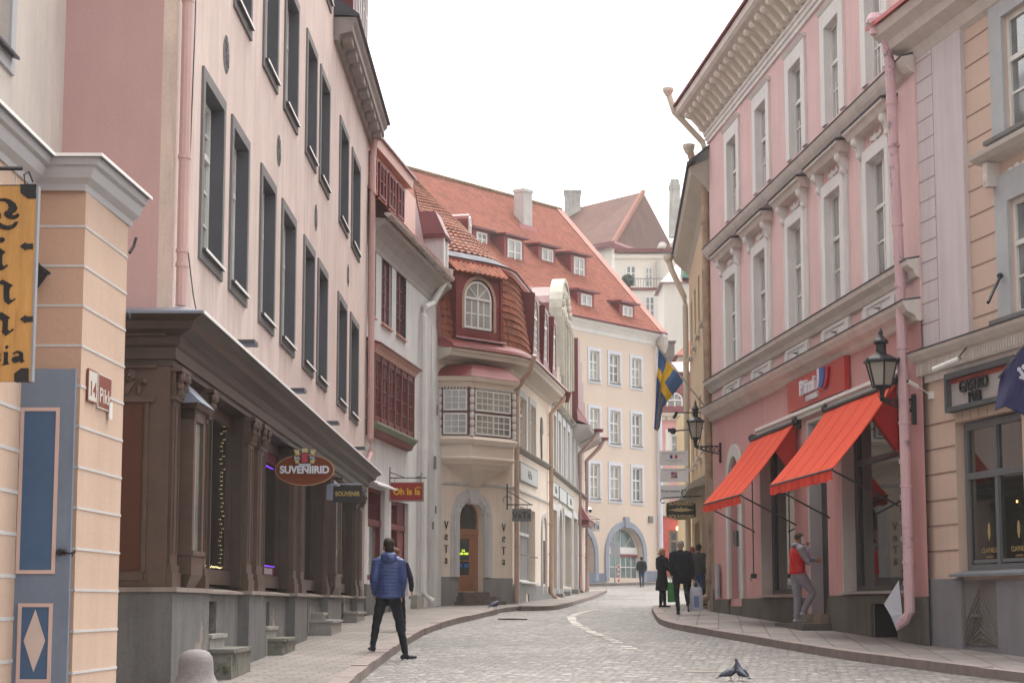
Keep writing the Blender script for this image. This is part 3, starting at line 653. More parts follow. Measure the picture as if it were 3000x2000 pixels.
for a, b_ in zip(rings, rings[1:]): q.ext(a, b_, caps=False)
q.poly(rings[-1]); q.build('cornice_flashing', ZINC, orange)
q = M(); rings = [ringat(i, [(.191, 5.027), (.197, 5.027), (.197, 5.053), (.191, 5.053)]) for i in range(4)]
for a, b_ in zip(rings, rings[1:]): q.ext(a, b_, caps=False)
q.build('flashing_edge', WSTEEL, orange)
q = M(); q.poly([(-3.2, 8, 5.27), (-3.2, 16.7, 5.25), (-4.95, 20.1, 5.75), (-4.95, 8, 5.75)])
q.v = []; q.f = []
q.poly([(-3.7, 8, 5.08), (-3.7, 15.0, 5.08), (-4.94, 15.0, 5.45), (-4.94, 8, 5.45)]); q.poly([(-3.7, 15, 5.08), (-3.35, 16.6, 5.08), (-4.94, 16.6, 5.45), (-4.94, 15, 5.45)]); q.build('lean_to_roof', LEAD, orange)
CR = Fac((-4.72, 8), (-4.72, 20.13)); q = M(CR); wall(q, 0, CR.L, .5, 12, [(8.5, 9.69, 6.65, 8.7)], back=.2, solid=False); q.build('upper_wall', CREAM, orange)
W = window(orange, CR, 8.5, 9.69, 6.65, 8.7, -.12, WHITEP, GLD, cols=2, rows=3); casing(W, CR, 8.5, 9.69, 6.65, 8.7, .0, .17, .03, MOULD)
q = M(CR); q.prof([(-.1, 6.67), (.10, 6.6), (.10, 6.63), (-.1, 6.7)], 8.45, 9.75); q.build('sill', LEAD, W)
# blue double door leaf standing open, face to the camera
BLUE = paint('blue_door_paint', (.18, .225, .30), rough=.55, var=.12, streak=.15); DBLUE = paint('deep_blue_panel', (.06, .12, .225), rough=.5); PINKT = paint('pink_trim', (.62, .45, .40))
q = M(); dy = 14.9; x0, x1, z0, z1 = -3.90, -3.365, .72, 3.345
q.box(x0, x1, dy, dy + .045, z0, z1); D_ = q.build('door', BLUE, orange)
def panel(a, b_, c, d):
    q = M(); t_ = .028
    for bx in ((a, b_, c, c + t_), (a, b_, d - t_, d), (a, a + t_, c + t_, d - t_), (b_ - t_, b_, c + t_, d - t_)): q.box(bx[0], bx[1], dy - .014, dy - .001, bx[2], bx[3])
    q.build('panel_moulding', PINKT, D_); q = M(); q.box(a + t_, b_ - t_, dy - .006, dy - .001, c + t_, d - t_); q.build('panel', DBLUE, D_)
panel(-3.775, -3.475, 1.777, 3.045); panel(-3.745, -3.482, .96, 1.555)
q = M(); c = (-3.613, 1.275); q.poly([(c[0] - .082, dy - .011, c[1]), (c[0], dy - .011, c[1] - .235), (c[0] + .082, dy - .011, c[1]), (c[0], dy - .011, c[1] + .235)]); q.box(c[0] - .01, c[0] + .01, dy - .0105, dy - .007, c[1] - .01, c[1] + .01); q.build('diamond', paint('pink_cream', (.62, .50, .45)), D_)
q = M(); q.lathe([(.028, -.01), (.028, .01)], (-3.44, dy - .02, 1.94), 10); q.ball((-3.44, dy - .02, 1.94), .028, .012, .028, 10, 6); q.ball((-3.405, dy - .02, 1.94), .024, .012, .024, 10, 6)
q.tube([(-3.44, dy - .035, 1.94), (-3.40, dy - .05, 1.945), (-3.36, dy - .05, 1.93), (-3.325, dy - .045, 1.935), (-3.32, dy - .04, 1.95)], .009, 6); q.tube([(-3.335, dy - .045, 1.94), (-3.34, dy - .045, 1.905)], .006, 5); q.build('door_handle', IRON, D_)
q = M(); q.box(-3.99, -3.91, dy - .05, dy + .3, 0.3, 3.5); q.box(-4.08, -3.99, dy - .02, dy + .3, .3, 3.5); q.build('door_frame', paint('slate_blue_frame', (.13, .16, .22)), orange)
for z in (3.1, 2.72, .98): q = M(); q.box(-3.93, -3.875, dy - .02, dy + .01, z - .07, z + .07); q.lathe([(.016, -.075), (.016, .075)], (-3.905, dy - .02, z), 8); q.build('hinge', IRON, D_)
q = M(); q.box(-6, -3.4, 15.152, 15.155, .3, 3.4); 
# house number and street name plates
def plate(s0, s1, z0, z1, mat, edge, txt, tm, size, nm, lab):
    q = M(OR); q.box(s0, s1, .008, .02, z0, z1); r_ = q.build(nm, edge, base=OR.w((s0 + s1) / 2, .01, z0)); q = M(OR); q.box(s0 + .012, s1 - .012, .0205, .0225, z0 + .012, z1 - .012); q.build('plate_face', mat, r_)
    text(txt, size, OR.w((s0 + s1) / 2, .0235, z0 + .05), (*OR.d, 0), (0, 0, 1), tm, r_, depth=.002, bold=.001, sx=1.3); setp(r_, lab, 'plate')
CRM = paint('enamel_cream', (.62, .58, .52)); MAR = paint('enamel_maroon', (.22, .055, .04))
plate(.16, .44, 3.14, 3.40, CRM, MAR, '14', MAR, .17, 'number_plate', 'cream enamel house number plate 14 on the orange corner')
plate(.48, .90, 3.12, 3.40, MAR, CRM, 'Pikk', CRM, .17, 'street_name_plate', 'maroon street name plate reading Pikk beside the number 14')
q = M(OR); q.box(.82, .92, .024, .03, 3.06, 3.2); setp(q.build('sticker', WHITEP, base=OR.w(.87, .03, 3.06)), 'small white sticker on the edge of the maroon street plate', 'sticker')
# floodlight behind the wooden sign, doorbell and hook
fl = thing('spotlight', 'black cylindrical spotlight tilted up beside the wooden sign', 'lamp', (-3.66, 15.0, 4.0))
q = M(); q.tube([(-3.80, 15.02, 3.95), (-3.655, 14.98, 4.14)], .052, 12); q.tube([(-3.665, 14.98, 4.127), (-3.65, 14.98, 4.147)], .065, 12); q.build('lamp_body', IRON, fl)
q = M(); q.tube([(-3.76, 15.1, 4.05), (-3.71, 15.1, 4.12), (-3.72, 15.1, 4.2), (-3.78, 15.1, 4.24)], .007, 6); q.build('cable', IRON, fl)
q = M(OR); q.ball((OR.L + .02, .02, 4.0), .03, .02, .045, 10, 6); q.tube([(OR.L, .02, 4.55), (OR.L + .06, .04, 4.62), (OR.L + .1, .05, 4.70)], .014, 6); q.build('wall_hook', IRON, orange)
# ================================================================= white house with the red dormer band
D0_ = (-3.371, 44.672); D1_ = (-2.126, 54.348); E1_ = (0.0, 56.71); E2_ = (1.30, 66.148); F1_ = (3.143, 84.086)
DW = Fac(D0_, D1_); EF = Fac(D1_, E1_); ES = Fac(E1_, E2_); FF = Fac(E2_, F1_)
WHP = surf('white_plaster', (.66, .655, .65), var=.10, scale=.8, streak=.22, dirt=(.36, .35, .33), dirt_amt=.4)
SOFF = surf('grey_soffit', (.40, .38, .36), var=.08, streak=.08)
DRW = paint('dark_red_window', (.17, .028, .028), rough=.65); GREENP = paint('dark_green_paint', (.06, .10, .07)); SALM = paint('salmon_paint', (.56, .27, .20))
white = thing('white_house', 'white plastered house with dark red windows and a salmon dormer band behind its gutter', 'building', (*D0_, g(45)), DW.ang)
WIN_D = [(.1, .95), (1.75, 2.95), (3.65, 4.9)]
hD = [(a, b_, 8.28, 9.92) for a, b_ in WIN_D] + [(.35, 2.35, 2.1, 4.25), (3.2, 5.55, 1.75, 4.1)]
q = M(DW); wall(q, 0, DW.L, 1.0, 10.0, hD, back=.3, depth=7)
q.box(8.6, DW.L + .02, 0, .16, 1.0, 5.0); q.ext([(8.6, 0, 5.0), (DW.L + .02, 0, 5.0), (DW.L + .02, .16, 5.0), (8.6, .16, 5.0)], [(8.8, 0, 9.2), (DW.L, 0, 9.2), (DW.L, .02, 9.2), (8.8, .02, 9.2)])
q.build('wall', WHP, white)
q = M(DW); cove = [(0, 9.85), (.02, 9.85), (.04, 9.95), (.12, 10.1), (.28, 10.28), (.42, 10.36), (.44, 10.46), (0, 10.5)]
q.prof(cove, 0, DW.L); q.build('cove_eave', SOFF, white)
q = M(DW)
gp = [(.52 + .09 * math.cos(R(a)), 10.55 + .09 * math.sin(R(a))) for a in range(180, 361, 30)]
q.prof(gp + [(.60, 10.56), (.45, 10.56)], -.2, DW.L - .6)
for k in range(9): q.box(.3 + k, .33 + k, .42, .62, 10.44, 10.47)
q.build('gutter', CORN, white)
for (a, b_) in WIN_D:
    W = window(white, DW, a, b_, 8.28, 9.92, -.05, DRW, GLD, cols=2, rows=4, fw=.08); q = M(DW)
    for s in (a, b_): q.box(s - .02 if s == a else s, s if s == a else s + .02, -.28, .015, 8.28, 9.92)
    q.build('reveal_trim', GREENP, W); q = M(DW); q.prof([(-.2, 8.28), (.07, 8.24), (.07, 8.21), (-.2, 8.24)], a - .05, b_ + .05); q.build('sill', SALM, W)
# wide timber bay of many lights
bay = M(DW); b0, b1, bz0, bz1 = .1, 5.25, 5.72, 7.35; bo = .16
bay.box(b0, b1, 0, bo - .04, bz0, bz1)
for z in (bz0, bz1 - .12): bay.box(b0, b1, bo - .04, bo, z, z + .12)
n = 6; ws = (b1 - b0) / n
for k in range(n + 1): bay.box(b0 + k * ws - .05, b0 + k * ws + .05, bo - .04, bo + .03, bz0, bz1)
B_ = bay.build('bay_frame', DRW, white)
for k in range(n): 
    a = b0 + k * ws + .05; window(B_, DW, a, a + ws - .1, bz0 + .12, bz1 - .12, bo + .01, DRW, GLD, cols=2, rows=4, fw=.05, bar=.025, name='bay_window', mid=False)
q = M(DW)
for k in range(n): q.box(b0 + k * ws + .055, b0 + k * ws + .09, bo - .02, bo + .02, bz0 + .1, bz1 - .1)
q.build('green_strip', GREENP, B_)
q = M(DW); q.prof([(0, 7.33), (.2, 7.33), (.24, 7.42), (.34, 7.5), (0, 7.6)], b0 - .1, b1 + .12); q.build('bay_cornice', SALM, B_)
q = M(DW); q.prof([(0, 7.6), (.37, 7.5), (.38, 7.53), (0, 7.68)], b0 - .15, b1 + .16); q.build('bay_lid', DKRED, B_)
q = M(DW); q.prof([(0, 5.55), (.18, 5.58), (.28, 5.68), (.28, 5.72), (0, 5.78)], b0 - .1, b1 + .12); q.build('bay_sill', paint('sage_paint', (.16, .19, .11)), B_)
q = M(DW); q.prof([(0, 5.42), (.12, 5.45), (.17, 5.57), (0, 5.6)], b0 - .08, b1 + .08); q.build('bay_apron', DRW, B_)
# shop window and door with slatted fanlights
for (a, b_, c, d, door) in ((.35, 2.35, 2.1, 4.25, 0), (3.2, 5.55, 1.75, 4.1, 1)):
    q = M(DW); q.box(a, a + .1, -.26, -.1, c, d); q.box(b_ - .1, b_, -.26, -.1, c, d); q.box(a, b_, -.26, -.1, d - .1, d); q.box(a, b_, -.26, -.08, 3.38, 3.52); q.box(a, b_, -.26, -.1, c, c + .12)
    for k in range(9): s = a + .15 + k * (b_ - a - .3) / 8; q.box(s, s + .035, -.2, -.15, 3.5, d - .05)
    q.box(a, b_, -.2, -.16, 3.85, 3.88)
    if door:
        c2 = (a + b_) / 2 + .1; q.box(c2, b_ - .1, -.22, -.12, c, d - .08)
        for k in range(14): z = 3.55 + k * .035; q.box(c2 + .1, b_ - .2, -.12, -.1, z, z + .014)
        for z0, z1 in ((1.95, 2.5), (2.6, 3.3)): q.box(c2 + .15, b_ - .25, -.12, -.105, z0, z1)
        q.box(c2 - .06, c2, -.22, -.08, c, d)
    S_ = q.build('shop_door' if door else 'shop_window', DRW, white)
    q = M(DW); q.box(a + .1, (c2 - .06) if door else b_ - .1, -.2, -.19, c + .12, 3.38); q.build('pane', GLC, S_)
q = M(DW); q.prof([(0, 4.32), (.26, 4.26), (.26, 4.3), (0, 4.42)], .2, 2.6); q.build('door_hood', WHP, white)
q = M(DW); q.box(-.0, 2.7, .0, .05, 1.2, 2.0); q.box(2.9, 3.2, 0, .06, 1.2, 1.7); q.build('plinth', PLINTH, white)
q = M(DW); q.box(6.0, 7.0, .0, .16, 1.2, 1.78); setp(q.build('stone_block', STONE, base=DW.w(6.5, .1, 1.3)), 'pale square stone block beside the white house drainpipe', 'stone block')
q = M(DW); q.box(1.0, 1.7, .002, .01, 1.75, 2.05); q.build('vent_grille', surf('grille', (.08, .08, .07)), white)
q = M(DW)
for k, (s, z, w_, h_) in enumerate([(8.5, 5.2, .22, .35), (8.2, 3.55, .18, .2), (8.7, 4.0, .1, .2), (8.9, 6.7, .06, .3)]): q.box(s, s + w_, .16 if z < 5 else .15, .19, z, z + h_)
q.build('meter_box', GREYC, white)
pipe(white, [DW.w(9.0, .42, 10.72), DW.w(8.95, .40, 10.5), DW.w(8.4, .12, 9.75), DW.w(7.1, .12, 9.45), DW.w(7.0, .12, 9.2), DW.w(7.0, .12, 1.85), DW.w(7.15, .35, 1.62)], .085, WHITEP, (8.9, 7.6, 5.6, 3.95, 2.4))
q = M(DW); q.lathe([(.07, -.35), (.09, -.25), (.16, -.12), (.18, 0), (.18, .06)], (8.95, .42, 10.72), 10); q.build('hopper', CORN, white)
# tiled roof, dormer band and end dormer
q = M(DW)
fn = face_out(patch(DW.w(-.2, .5, 10.62), DW.w(DW.L, .5, 10.62), DW.w(-.2, -3.6, 14.9), DW.w(DW.L, -3.6, 14.9)), (5, 40, 30)); q2 = M(); corr(q2, fn, 38, 16, .035, .03, 4)
q2.build('roof', surf('dark_red_tiles', (.26, .07, .05), var=.45, scale=3.5, fine=9), white)
q = M(DW); q.box(.0, 6.6, -2.6, -.06, 10.7, 12.3); q.build('dormer_band', SALM, white)
q = M(DW); q.prof([(-3, 12.35), (.10, 12.3), (.12, 12.5), (.14, 12.55), (-3, 12.62)], -.2, 5.3); q.build('dormer_eave', SALM, white)
q = M(DW); q.prof([(-3.6, 13.6), (.19, 12.54), (.19, 12.60), (-3.6, 13.68)], -.3, 5.4); q.build('dormer_roof', DKRED, white)
for a in (.25, 1.45, 2.65, 3.85): window(white, DW, a, a + .85, 11.3, 12.15, .0, DRW, GLD, cols=2, rows=2, fw=.07, name='dormer_window')
q = M(DW); q.ext([(6.6, -.06, 10.7), (6.6, -2.6, 10.7), (6.6, -2.6, 12.3), (6.6, -.06, 12.3)], [(8.2, .0, 10.75), (8.2, -2.6, 10.75), (8.2, -2.6, 10.9), (8.2, .0, 10.9)]); q.build('red_sheet', DKRED, white)
q = M(DW); q.box(8.75, 9.5, -.9, .33, 10.7, 11.65); e_ = q.build('end_dormer', WHP, white)
q = M(DW); q.prof([(-.95, 11.65), (.40, 11.65), (.44, 11.72), (-.95, 11.74)], 8.6, 9.65); q.ext([(8.62, .42, 11.74), (9.63, .42, 11.74), (9.63, -1.1, 11.74), (8.62, -1.1, 11.74)], [(8.8, .1, 12.42), (9.68, .12, 12.42), (9.68, -.8, 12.42), (8.8, -.8, 12.42)]); q.build('hipped_lid', DKRED, e_)
q = M(DW)
for s in (8.75, 9.38): q.box(s, s + .12, .33, .37, 10.9, 11.65)
q.build('corner_trim', WHITEP, e_)
# ================================================================= cream corner house with the oriel
CRE = surf('cream_corner_plaster', (.80, .70, .60), var=.08, scale=.7, streak=.12, dirt=(.66, .56, .47), dirt_amt=.4)
STUC = surf('pale_grey_stucco', (.58, .575, .58), var=.1, scale=2, streak=.12)
TILE = surf('orange_pantiles', (.29, .085, .042), var=.5, scale=3.2, fine=8, rough=.75, dirt=(.12, .07, .05), dirt_amt=.7, dirt_scale=1.2)
OLDTILE = surf('old_pantiles', (.25, .095, .06), var=.5, scale=4.2, fine=9, dirt=(.13, .10, .08), dirt_amt=.8, dirt_scale=1.8)
REDS = surf('red_sheet_roof', (.20, .038, .036), var=.35, scale=1.2, rough=.4, dirt=(.17, .10, .10), dirt_amt=.5)
corner = thing('corner_house', 'cream corner house with turned-column oriel, arched door and orange tiled mansard', 'building', (*D1_, g(54) + .1))
# rounded plan of the upper storey: EF 0..2.5, bend, ES .9..L
def plan(o, n=40):
    P0 = EF.w(0, o, 0); A_ = EF.w(2.15, o, 0); Bz = ES.w(1.15, o, 0); P1 = ES.w(ES.L, o, 0)
    # intersection of the two offset lines
    d1, d2 = EF.d, ES.d; a, b_ = Vector(A_[:2]), Vector(Bz[:2]); den = d1.x * d2.y - d1.y * d2.x; t = ((b_.x - a.x) * d2.y - (b_.y - a.y) * d2.x) / den; C_ = a + d1 * t
    pts = [Vector(P0[:2])] + [Vector(P0[:2]).lerp(a, k / 4) for k in range(1, 4)]
    pts += [a * (1 - u) ** 2 + C_ * 2 * u * (1 - u) + b_ * u * u for u in [k / 12 for k in range(13)]]
    pts += [b_.lerp(Vector(P1[:2]), k / 14) for k in range(1, 15)]
    return pts
PN = len(plan(0)); base_plan = plan(0); cum = [0]
for a, b_ in zip(base_plan, base_plan[1:]): cum.append(cum[-1] + (b_ - a).length)
def sweep(q, prof, i0=0, i1=PN - 1, cap=True):
    rings = []
    cols2 = [plan(o) for o, z in prof]
    for i in range(i0, i1 + 1): rings.append([(cols2[k][i].x, cols2[k][i].y, prof[k][1]) for k in range(len(prof))])
    for a, b_ in zip(rings, rings[1:]): q.ext(a, b_, caps=False)
    if cap: q.poly(rings[0]); q.poly(rings[-1])
hE = [(.93, 1.95, 1.88, 4.43, 'arch')]
q = M(EF); wall(q, 0, EF.L, .9, 8.75, hE, back=.4, solid=False)
hS = [(1.55, 3.0, 6.22, 7.75), (3.95, 5.3, 6.22, 7.75), (1.7, 5.4, 2.2, 4.45)]
q2 = M(ES); wall(q2, 0, ES.L, .9, 8.6, hS, back=.3, solid=False); off = len(q.v); q.v += q2.v; q.f += [[i + off for i in f] for f in q2.f]
q.poly([(*D1_, .9), (*D1_, 11), (-8, 62, 11), (-8, 62, .9)]); q.build('wall', CRE, corner)
q = M(EF); q.box(-.02, .92, -.1, .03, .9, 2.3); q.box(1.96, EF.L, -.1, .03, .9, 2.28); q2 = M(ES); wall(q2, 0.02, ES.L, .9, 2.12, [(2.9, 3.6, 1.4, 1.85)], o=.035, solid=False); off = len(q.v); q.v += q2.v; q.f += [[i + off for i in f] for f in q2.f]
q.build('plinth', surf('grey_plinth', (.27, .265, .26), var=.15, streak=.25, dirt=(.14, .13, .11), dirt_amt=.6), corner)
# string courses and ledge
q = M(EF); q.prof([(0, 4.86), (.04, 4.88), (.05, 4.93), (0, 4.95)], 0, EF.L, m1=.6); q2 = M(ES); q2.prof([(0, 4.86), (.04, 4.88), (.05, 4.93), (0, 4.95)], 0, ES.L, m0=.6); off = len(q.v); q.v += q2.v; q.f += [[i + off for i in f] for f in q2.f]
q.build('string_course', STUC, corner)
q = M(ES); q.prof([(0, 6.02), (.06, 6.04), (.14, 6.12), (.14, 6.16), (0, 6.2)], .9, 9.0); q.build('sill_course', surf('grey_ledge', (.26, .25, .23), streak=.3), corner)
for a, b_, c, d in hS[:2]:
    W = window(corner, ES, a, b_, c, d, -.1, WHITEP, GLD, cols=2, rows=2, transom=.68); casing(W, ES, a, b_, c, d, 0, .2, .04, STUC, bottom=False)
W = window(corner, ES, 1.7, 5.4, 2.2, 4.45, -.2, STUC, GLC, cols=10, rows=1, transom=.66, mid=False, fw=.1, bar=.05); q = M(ES); q.prof([(-.2, 2.2), (.1, 2.16), (.1, 2.2), (-.2, 2.26)], 1.55, 5.6); q.build('sill', STUC, W)
q = M(ES); q.tube([(1.6, .06, 3.0), (5.5, .06, 3.0)], .02, 6); q.build('window_rail', GREYC, W)
q = M(ES)
for s in (6.95, 8.15): q.box(s - .07, s + .07, 0, .06, 1.9, 3.85)
a = arc(7.55, 3.85, .53, 10); b2 = arc(7.55, 3.85, .67, 10)
for k in range(10): q.ext([(a[k][0], 0, a[k][1]), (a[k + 1][0], 0, a[k + 1][1]), (b2[k + 1][0], 0, b2[k + 1][1]), (b2[k][0], 0, b2[k][1])], [(a[k][0], .06, a[k][1]), (a[k + 1][0], .06, a[k + 1][1]), (b2[k + 1][0], .06, b2[k + 1][1]), (b2[k][0], .06, b2[k][1])])
q.build('blind_niche', STUC, corner)
q = M(ES); q.box(7.3, 7.75, 0.0, .04, 2.2, 3.6); q.build('iron_ornament', surf('rusty_iron', (.12, .06, .05), var=.4, scale=8), corner)
q = M(ES); q.slab([(6.7, 7.2), (6.85, 7.6), (7.1, 7.5), (7.2, 7.1), (6.95, 7.0), (7.0, 6.3), (6.9, 6.2)], .01, .05); q.build('relief_ornament', GREYC, corner)
# cornice + tiled mansard following the bend
q = M(); sweep(q, [(0, 8.25), (.04, 8.25), (.1, 8.35), (.3, 8.42), (.52, 8.46), (.55, 8.55), (.6, 8.6), (.6, 8.66), (0, 8.7)]); q.build('cornice', surf('cream_cornice', (.58, .53, .46), var=.06), corner)
q = M(); sweep(q, [(.62, 8.66), (.66, 8.69), (.62, 8.78), (.28, 8.98), (.24, 8.96)]); q.build('gutter_sheet', REDS, corner)
inv = lambda u: None
def mans(v):            # mansard section: offset and height for v in 0..1
    return .19 - .40 * v ** 1.25, 8.95 + 2.35 * v
def mfn(i0, i1):
    c0, c1 = cum[i0], cum[i1]
    def fn(u, v):
        o, z = mans(v); pl = plan(o); t = c0 + (c1 - c0) * u; i = max(i0, min(i1 - 1, next((k for k in range(len(cum) - 1) if cum[k + 1] >= t - 1e-9), i1 - 1)))
        f = (t - cum[i]) / (cum[i + 1] - cum[i]); P = pl[i].lerp(pl[i + 1], f); tg = (pl[i + 1] - pl[i]).normalized(); nn = Vector((tg.y, -tg.x, .35)).normalized()
        return Vector((P.x, P.y, z)), nn
    return fn
_pc = {}
_plan0 = plan
def plan(o, n=40):
    k = round(o, 5)
    if k not in _pc: _pc[k] = _plan0(k)
    return _pc[k]
q = M(); corr(q, mfn(0, PN - 1), 52, 11, .045, .035, 4); q.build('mansard_roof', TILE, corner)
q = M(); o_, z_ = mans(1); sweep(q, [(o_ - .05, 11.2), (o_ + .14, 11.2), (o_ + .2, 11.3), (o_ + .2, 11.36), (o_ - .05, 11.5)]); q.build('upper_gutter', paint('salmon_red_trim', (.42, .10, .07)), corner)
q = M(); sweep(q, [(o_ + .22, 11.37), (o_ + .24, 11.4), (o_ - .35, 11.72), (o_ - .38, 11.68)]); q.build('lead_apron', surf('lead_sheet', (.16, .15, .17), var=.4, scale=2, dirt=(.30, .10, .08), dirt_amt=.6), corner)
# old pantiled hip roof above
pk = Vector((-3.3, 62.5, 15.35)); pk2 = Vector((-2.2, 68, 15.0))
pl1 = plan(o_ - .3)
def hip(u, v):
    t = u * cum[PN - 1]; i = next((k for k in range(len(cum) - 1) if cum[k + 1] >= t - 1e-9), PN - 2); f = (t - cum[i]) / (cum[i + 1] - cum[i]); P = pl1[i].lerp(pl1[i + 1], f)
    top = pk.lerp(pk2, max(0, (u - .3) / .7)); A0 = Vector((P.x, P.y, 11.66)); q_ = A0.lerp(top, v); tg = (pl1[i + 1] - pl1[i]).normalized(); n = Vector((tg.y, -tg.x, .9)).normalized(); return q_, n
q = M(); corr(q, hip, 46, 24, .05, .04, 4); q.build('hip_roof', OLDTILE, corner)
q = M(); q.tube([pk + Vector((0, 0, .05)), pk2 + Vector((0, 0, .05))], .12, 8); q.poly([tuple(pk), tuple(pk2), (-7.5, 70, 11.6), (-7.5, 62, 11.6)]); q.poly([tuple(pk), (*D1_, 11.5), (-7.5, 62, 11.6)]); q.build('ridge', OLDTILE, corner)
# small lucarne on the old roof
def lucarne(P, w_, h_, back, dirv):
    f_ = Fac((P[0] - dirv.x * w_ / 2, P[1] - dirv.y * w_ / 2), (P[0] + dirv.x * w_ / 2, P[1] + dirv.y * w_ / 2)); q = M(f_); z = P[2]
    q.slab([(0, z), (w_, z), (w_, z + h_ * .6)] + arc(w_ / 2, z + h_ * .6, w_ / 2, 8, 0, 180, rz=h_ * .4), -back, 0); L_ = q.build('lucarne', REDS, corner)
    window(L_, f_, .12, w_ - .12, z + .1, z + h_ - .08, .03, WHITEP, GLK, cols=2, rows=2, arch=h_ * .35, name='lucarne_window', fw=.05)
lucarne((-1.35, 60.9, 13.0), .7, .85, .9, ES.d)
# arched dormer in the front
f2 = EF; q = M(EF)
q.box(.42, 2.42, -.7, .16, 9.1, 11.12); q.v = []; q.f = []
z0, z1, r_ = 9.3, 10.78, .62; cx = 1.42
out = [(.5, 9.02), (2.42, 9.02), (2.28, 10.95)] + [(.62, 10.95)]
a = arc(cx, z1 - r_, r_, 12, rz=r_)
wall(q, .5, 2.36, 9.05, 10.98, [(cx - r_, cx + r_, z0, z1, 'arch')], o=.30, back=.35, solid=False)
q.poly([(.5, .30, 9.05), (.5, .30, 10.98), (.5, -.8, 10.98), (.5, -.8, 9.05)]); q.poly([(2.36, .30, 9.05), (2.36, .30, 10.98), (2.36, -.8, 10.98), (2.36, -.8, 9.05)]); q.poly([(.5, .30, 10.98), (2.36, .30, 10.98), (2.36, -.8, 11.1), (.5, -.8, 11.1)])
q.prof([(.0, 8.98), (.40, 9.0), (.36, 9.06), (0, 9.08)], .4, 2.5)
for s in (.44, 2.30): q.box(s, s + .1, .1, .34, 9.0, 11.0)
Dm = q.build('arched_dormer', REDS, corner)
W = window(Dm, EF, cx - r_ + .05, cx + r_ - .05, z0 + .04, z1 - .05, .275, WHITEP, GLC, cols=4, rows=2, arch=r_ - .1, fw=.06, bar=.035, name='arched_window')
casing(W, EF, cx - r_, cx + r_, z0, z1, .30, .1, .02, surf('tan_casing', (.40, .25, .19)), bottom=False, arch=r_)
q = M(); corr(q, face_out(patch(EF.w(.25, .42, 10.86), EF.w(2.5, .42, 10.86), EF.w(.25, .08, 11.24), EF.w(2.5, .08, 11.24)), (0, 0, 20)), 11, 1, .05, .05, 5); q.build('tile_hood', TILE, Dm)
# narrow arched dormers along the street side
for (a, b_) in ((2.6, 4.1), (5.2, 6.6), (7.7, 9.0)):
    q = M(ES); zt = 11.05; c = (a + b_) / 2
    wall(q, a, b_, 9.05, zt, [(a + .22, b_ - .22, 9.35, zt - .15, 'arch')], o=.30, back=.2, solid=False)
    q.poly([(a, .30, 9.05), (a, .36, zt), (a, -.9, zt + .1), (a, -.6, 9.05)]); q.poly([(b_, .30, 9.05), (b_, .30, zt), (b_, -.9, zt + .1), (b_, -.6, 9.05)]); q.poly([(a, .30, zt), (b_, .30, zt), (b_, -.9, zt + .1), (a, -.9, zt + .1)])
    X_ = q.build('arched_dormer', surf('dull_red_sheet', (.17, .04, .042), var=.3, rough=.45), corner); window(X_, ES, a + .22, b_ - .22, 9.35, zt - .15, .27, WHITEP, GLD, cols=2, rows=4, arch=(b_ - a) / 2 - .22, fw=.07, name='arched_window')
# oriel
OCR = surf('oriel_cream', (.72, .62, .53), var=.06); MARB = paint('maroon_timber', (.13, .045, .04), rough=.45)
opl = [(.05, 0), (.70, .70), (2.46, .70), (3.1, 0)]
def oring(k, e=0):      # plan ring scaled about (1.6,0)
    return [(1.58 + (s - 1.58) * k + (e if s > 1.58 else -e), o * k + e) for s, o in opl]
def opl_w(k, z, e=0): return [(s, o, z) for s, o in oring(k, e)]
def loft(q, secs):
    for (k0, z0, e0), (k1, z1, e1) in zip(secs, secs[1:]): q.ext(opl_w(k0, z0, e0), opl_w(k1, z1, e1), caps=False)
    q.poly(opl_w(secs[0][0], secs[0][1], secs[0][2])); q.poly(opl_w(secs[-1][0], secs[-1][1], secs[-1][2]))
q = M(EF); loft(q, [(.12, 4.86, 0), (.3, 5.05, 0), (.55, 5.22, 0), (.72, 5.32, 0), (.75, 5.36, 0), (.93, 5.45, 0), (.96, 5.50, 0), (1.0, 5.55, .02), (1.0, 5.60, .04), (1.0, 5.66, 0), (1.0, 6.0, 0), (1.0, 6.02, .06), (1.0, 6.1, .09), (1.0, 6.12, .10), (1.0, 6.22, 0)])
OR_ = q.build('oriel', OCR, corner)
q = M(EF); loft(q, [(.97, 6.2, 0), (.97, 7.62, 0)]); q.build('oriel_body', MARB, OR_)
q = M(EF); loft(q, [(1.0, 7.6, 0), (1.0, 7.74, .02), (1.0, 7.76, .1), (1.0, 7.86, .14), (1.0, 7.88, .14)]); q.build('oriel_cornice', OCR, OR_)
q = M(EF); loft(q, [(1.0, 7.885, .16), (1.0, 7.95, .1), (.92, 8.12, .02), (.75, 8.26, 0), (.45, 8.34, 0), (.3, 8.36, 0)]); q.build('oriel_roof', REDS, OR_)
fA = Fac(EF.w(*opl[0], 0)[:2], EF.w(*opl[1], 0)[:2]); fB = Fac(EF.w(*opl[1], 0)[:2], EF.w(*opl[2], 0)[:2]); fC = Fac(EF.w(*opl[2], 0)[:2], EF.w(*opl[3], 0)[:2])
for f_, a, b_, cc, md in ((fA, .16, fA.L - .12, 3, False), (fB, .14, fB.L - .14, 6, True), (fC, .14, fC.L - .14, 3, False)):
    for z0, z1 in ((6.26, 6.86), (6.93, 7.53)): window(OR_, f_, a, b_, z0, z1, .03, WHITEP, GLC, cols=cc, rows=3, fw=.05, bar=.026, mid=md, name='oriel_window', th=.04)
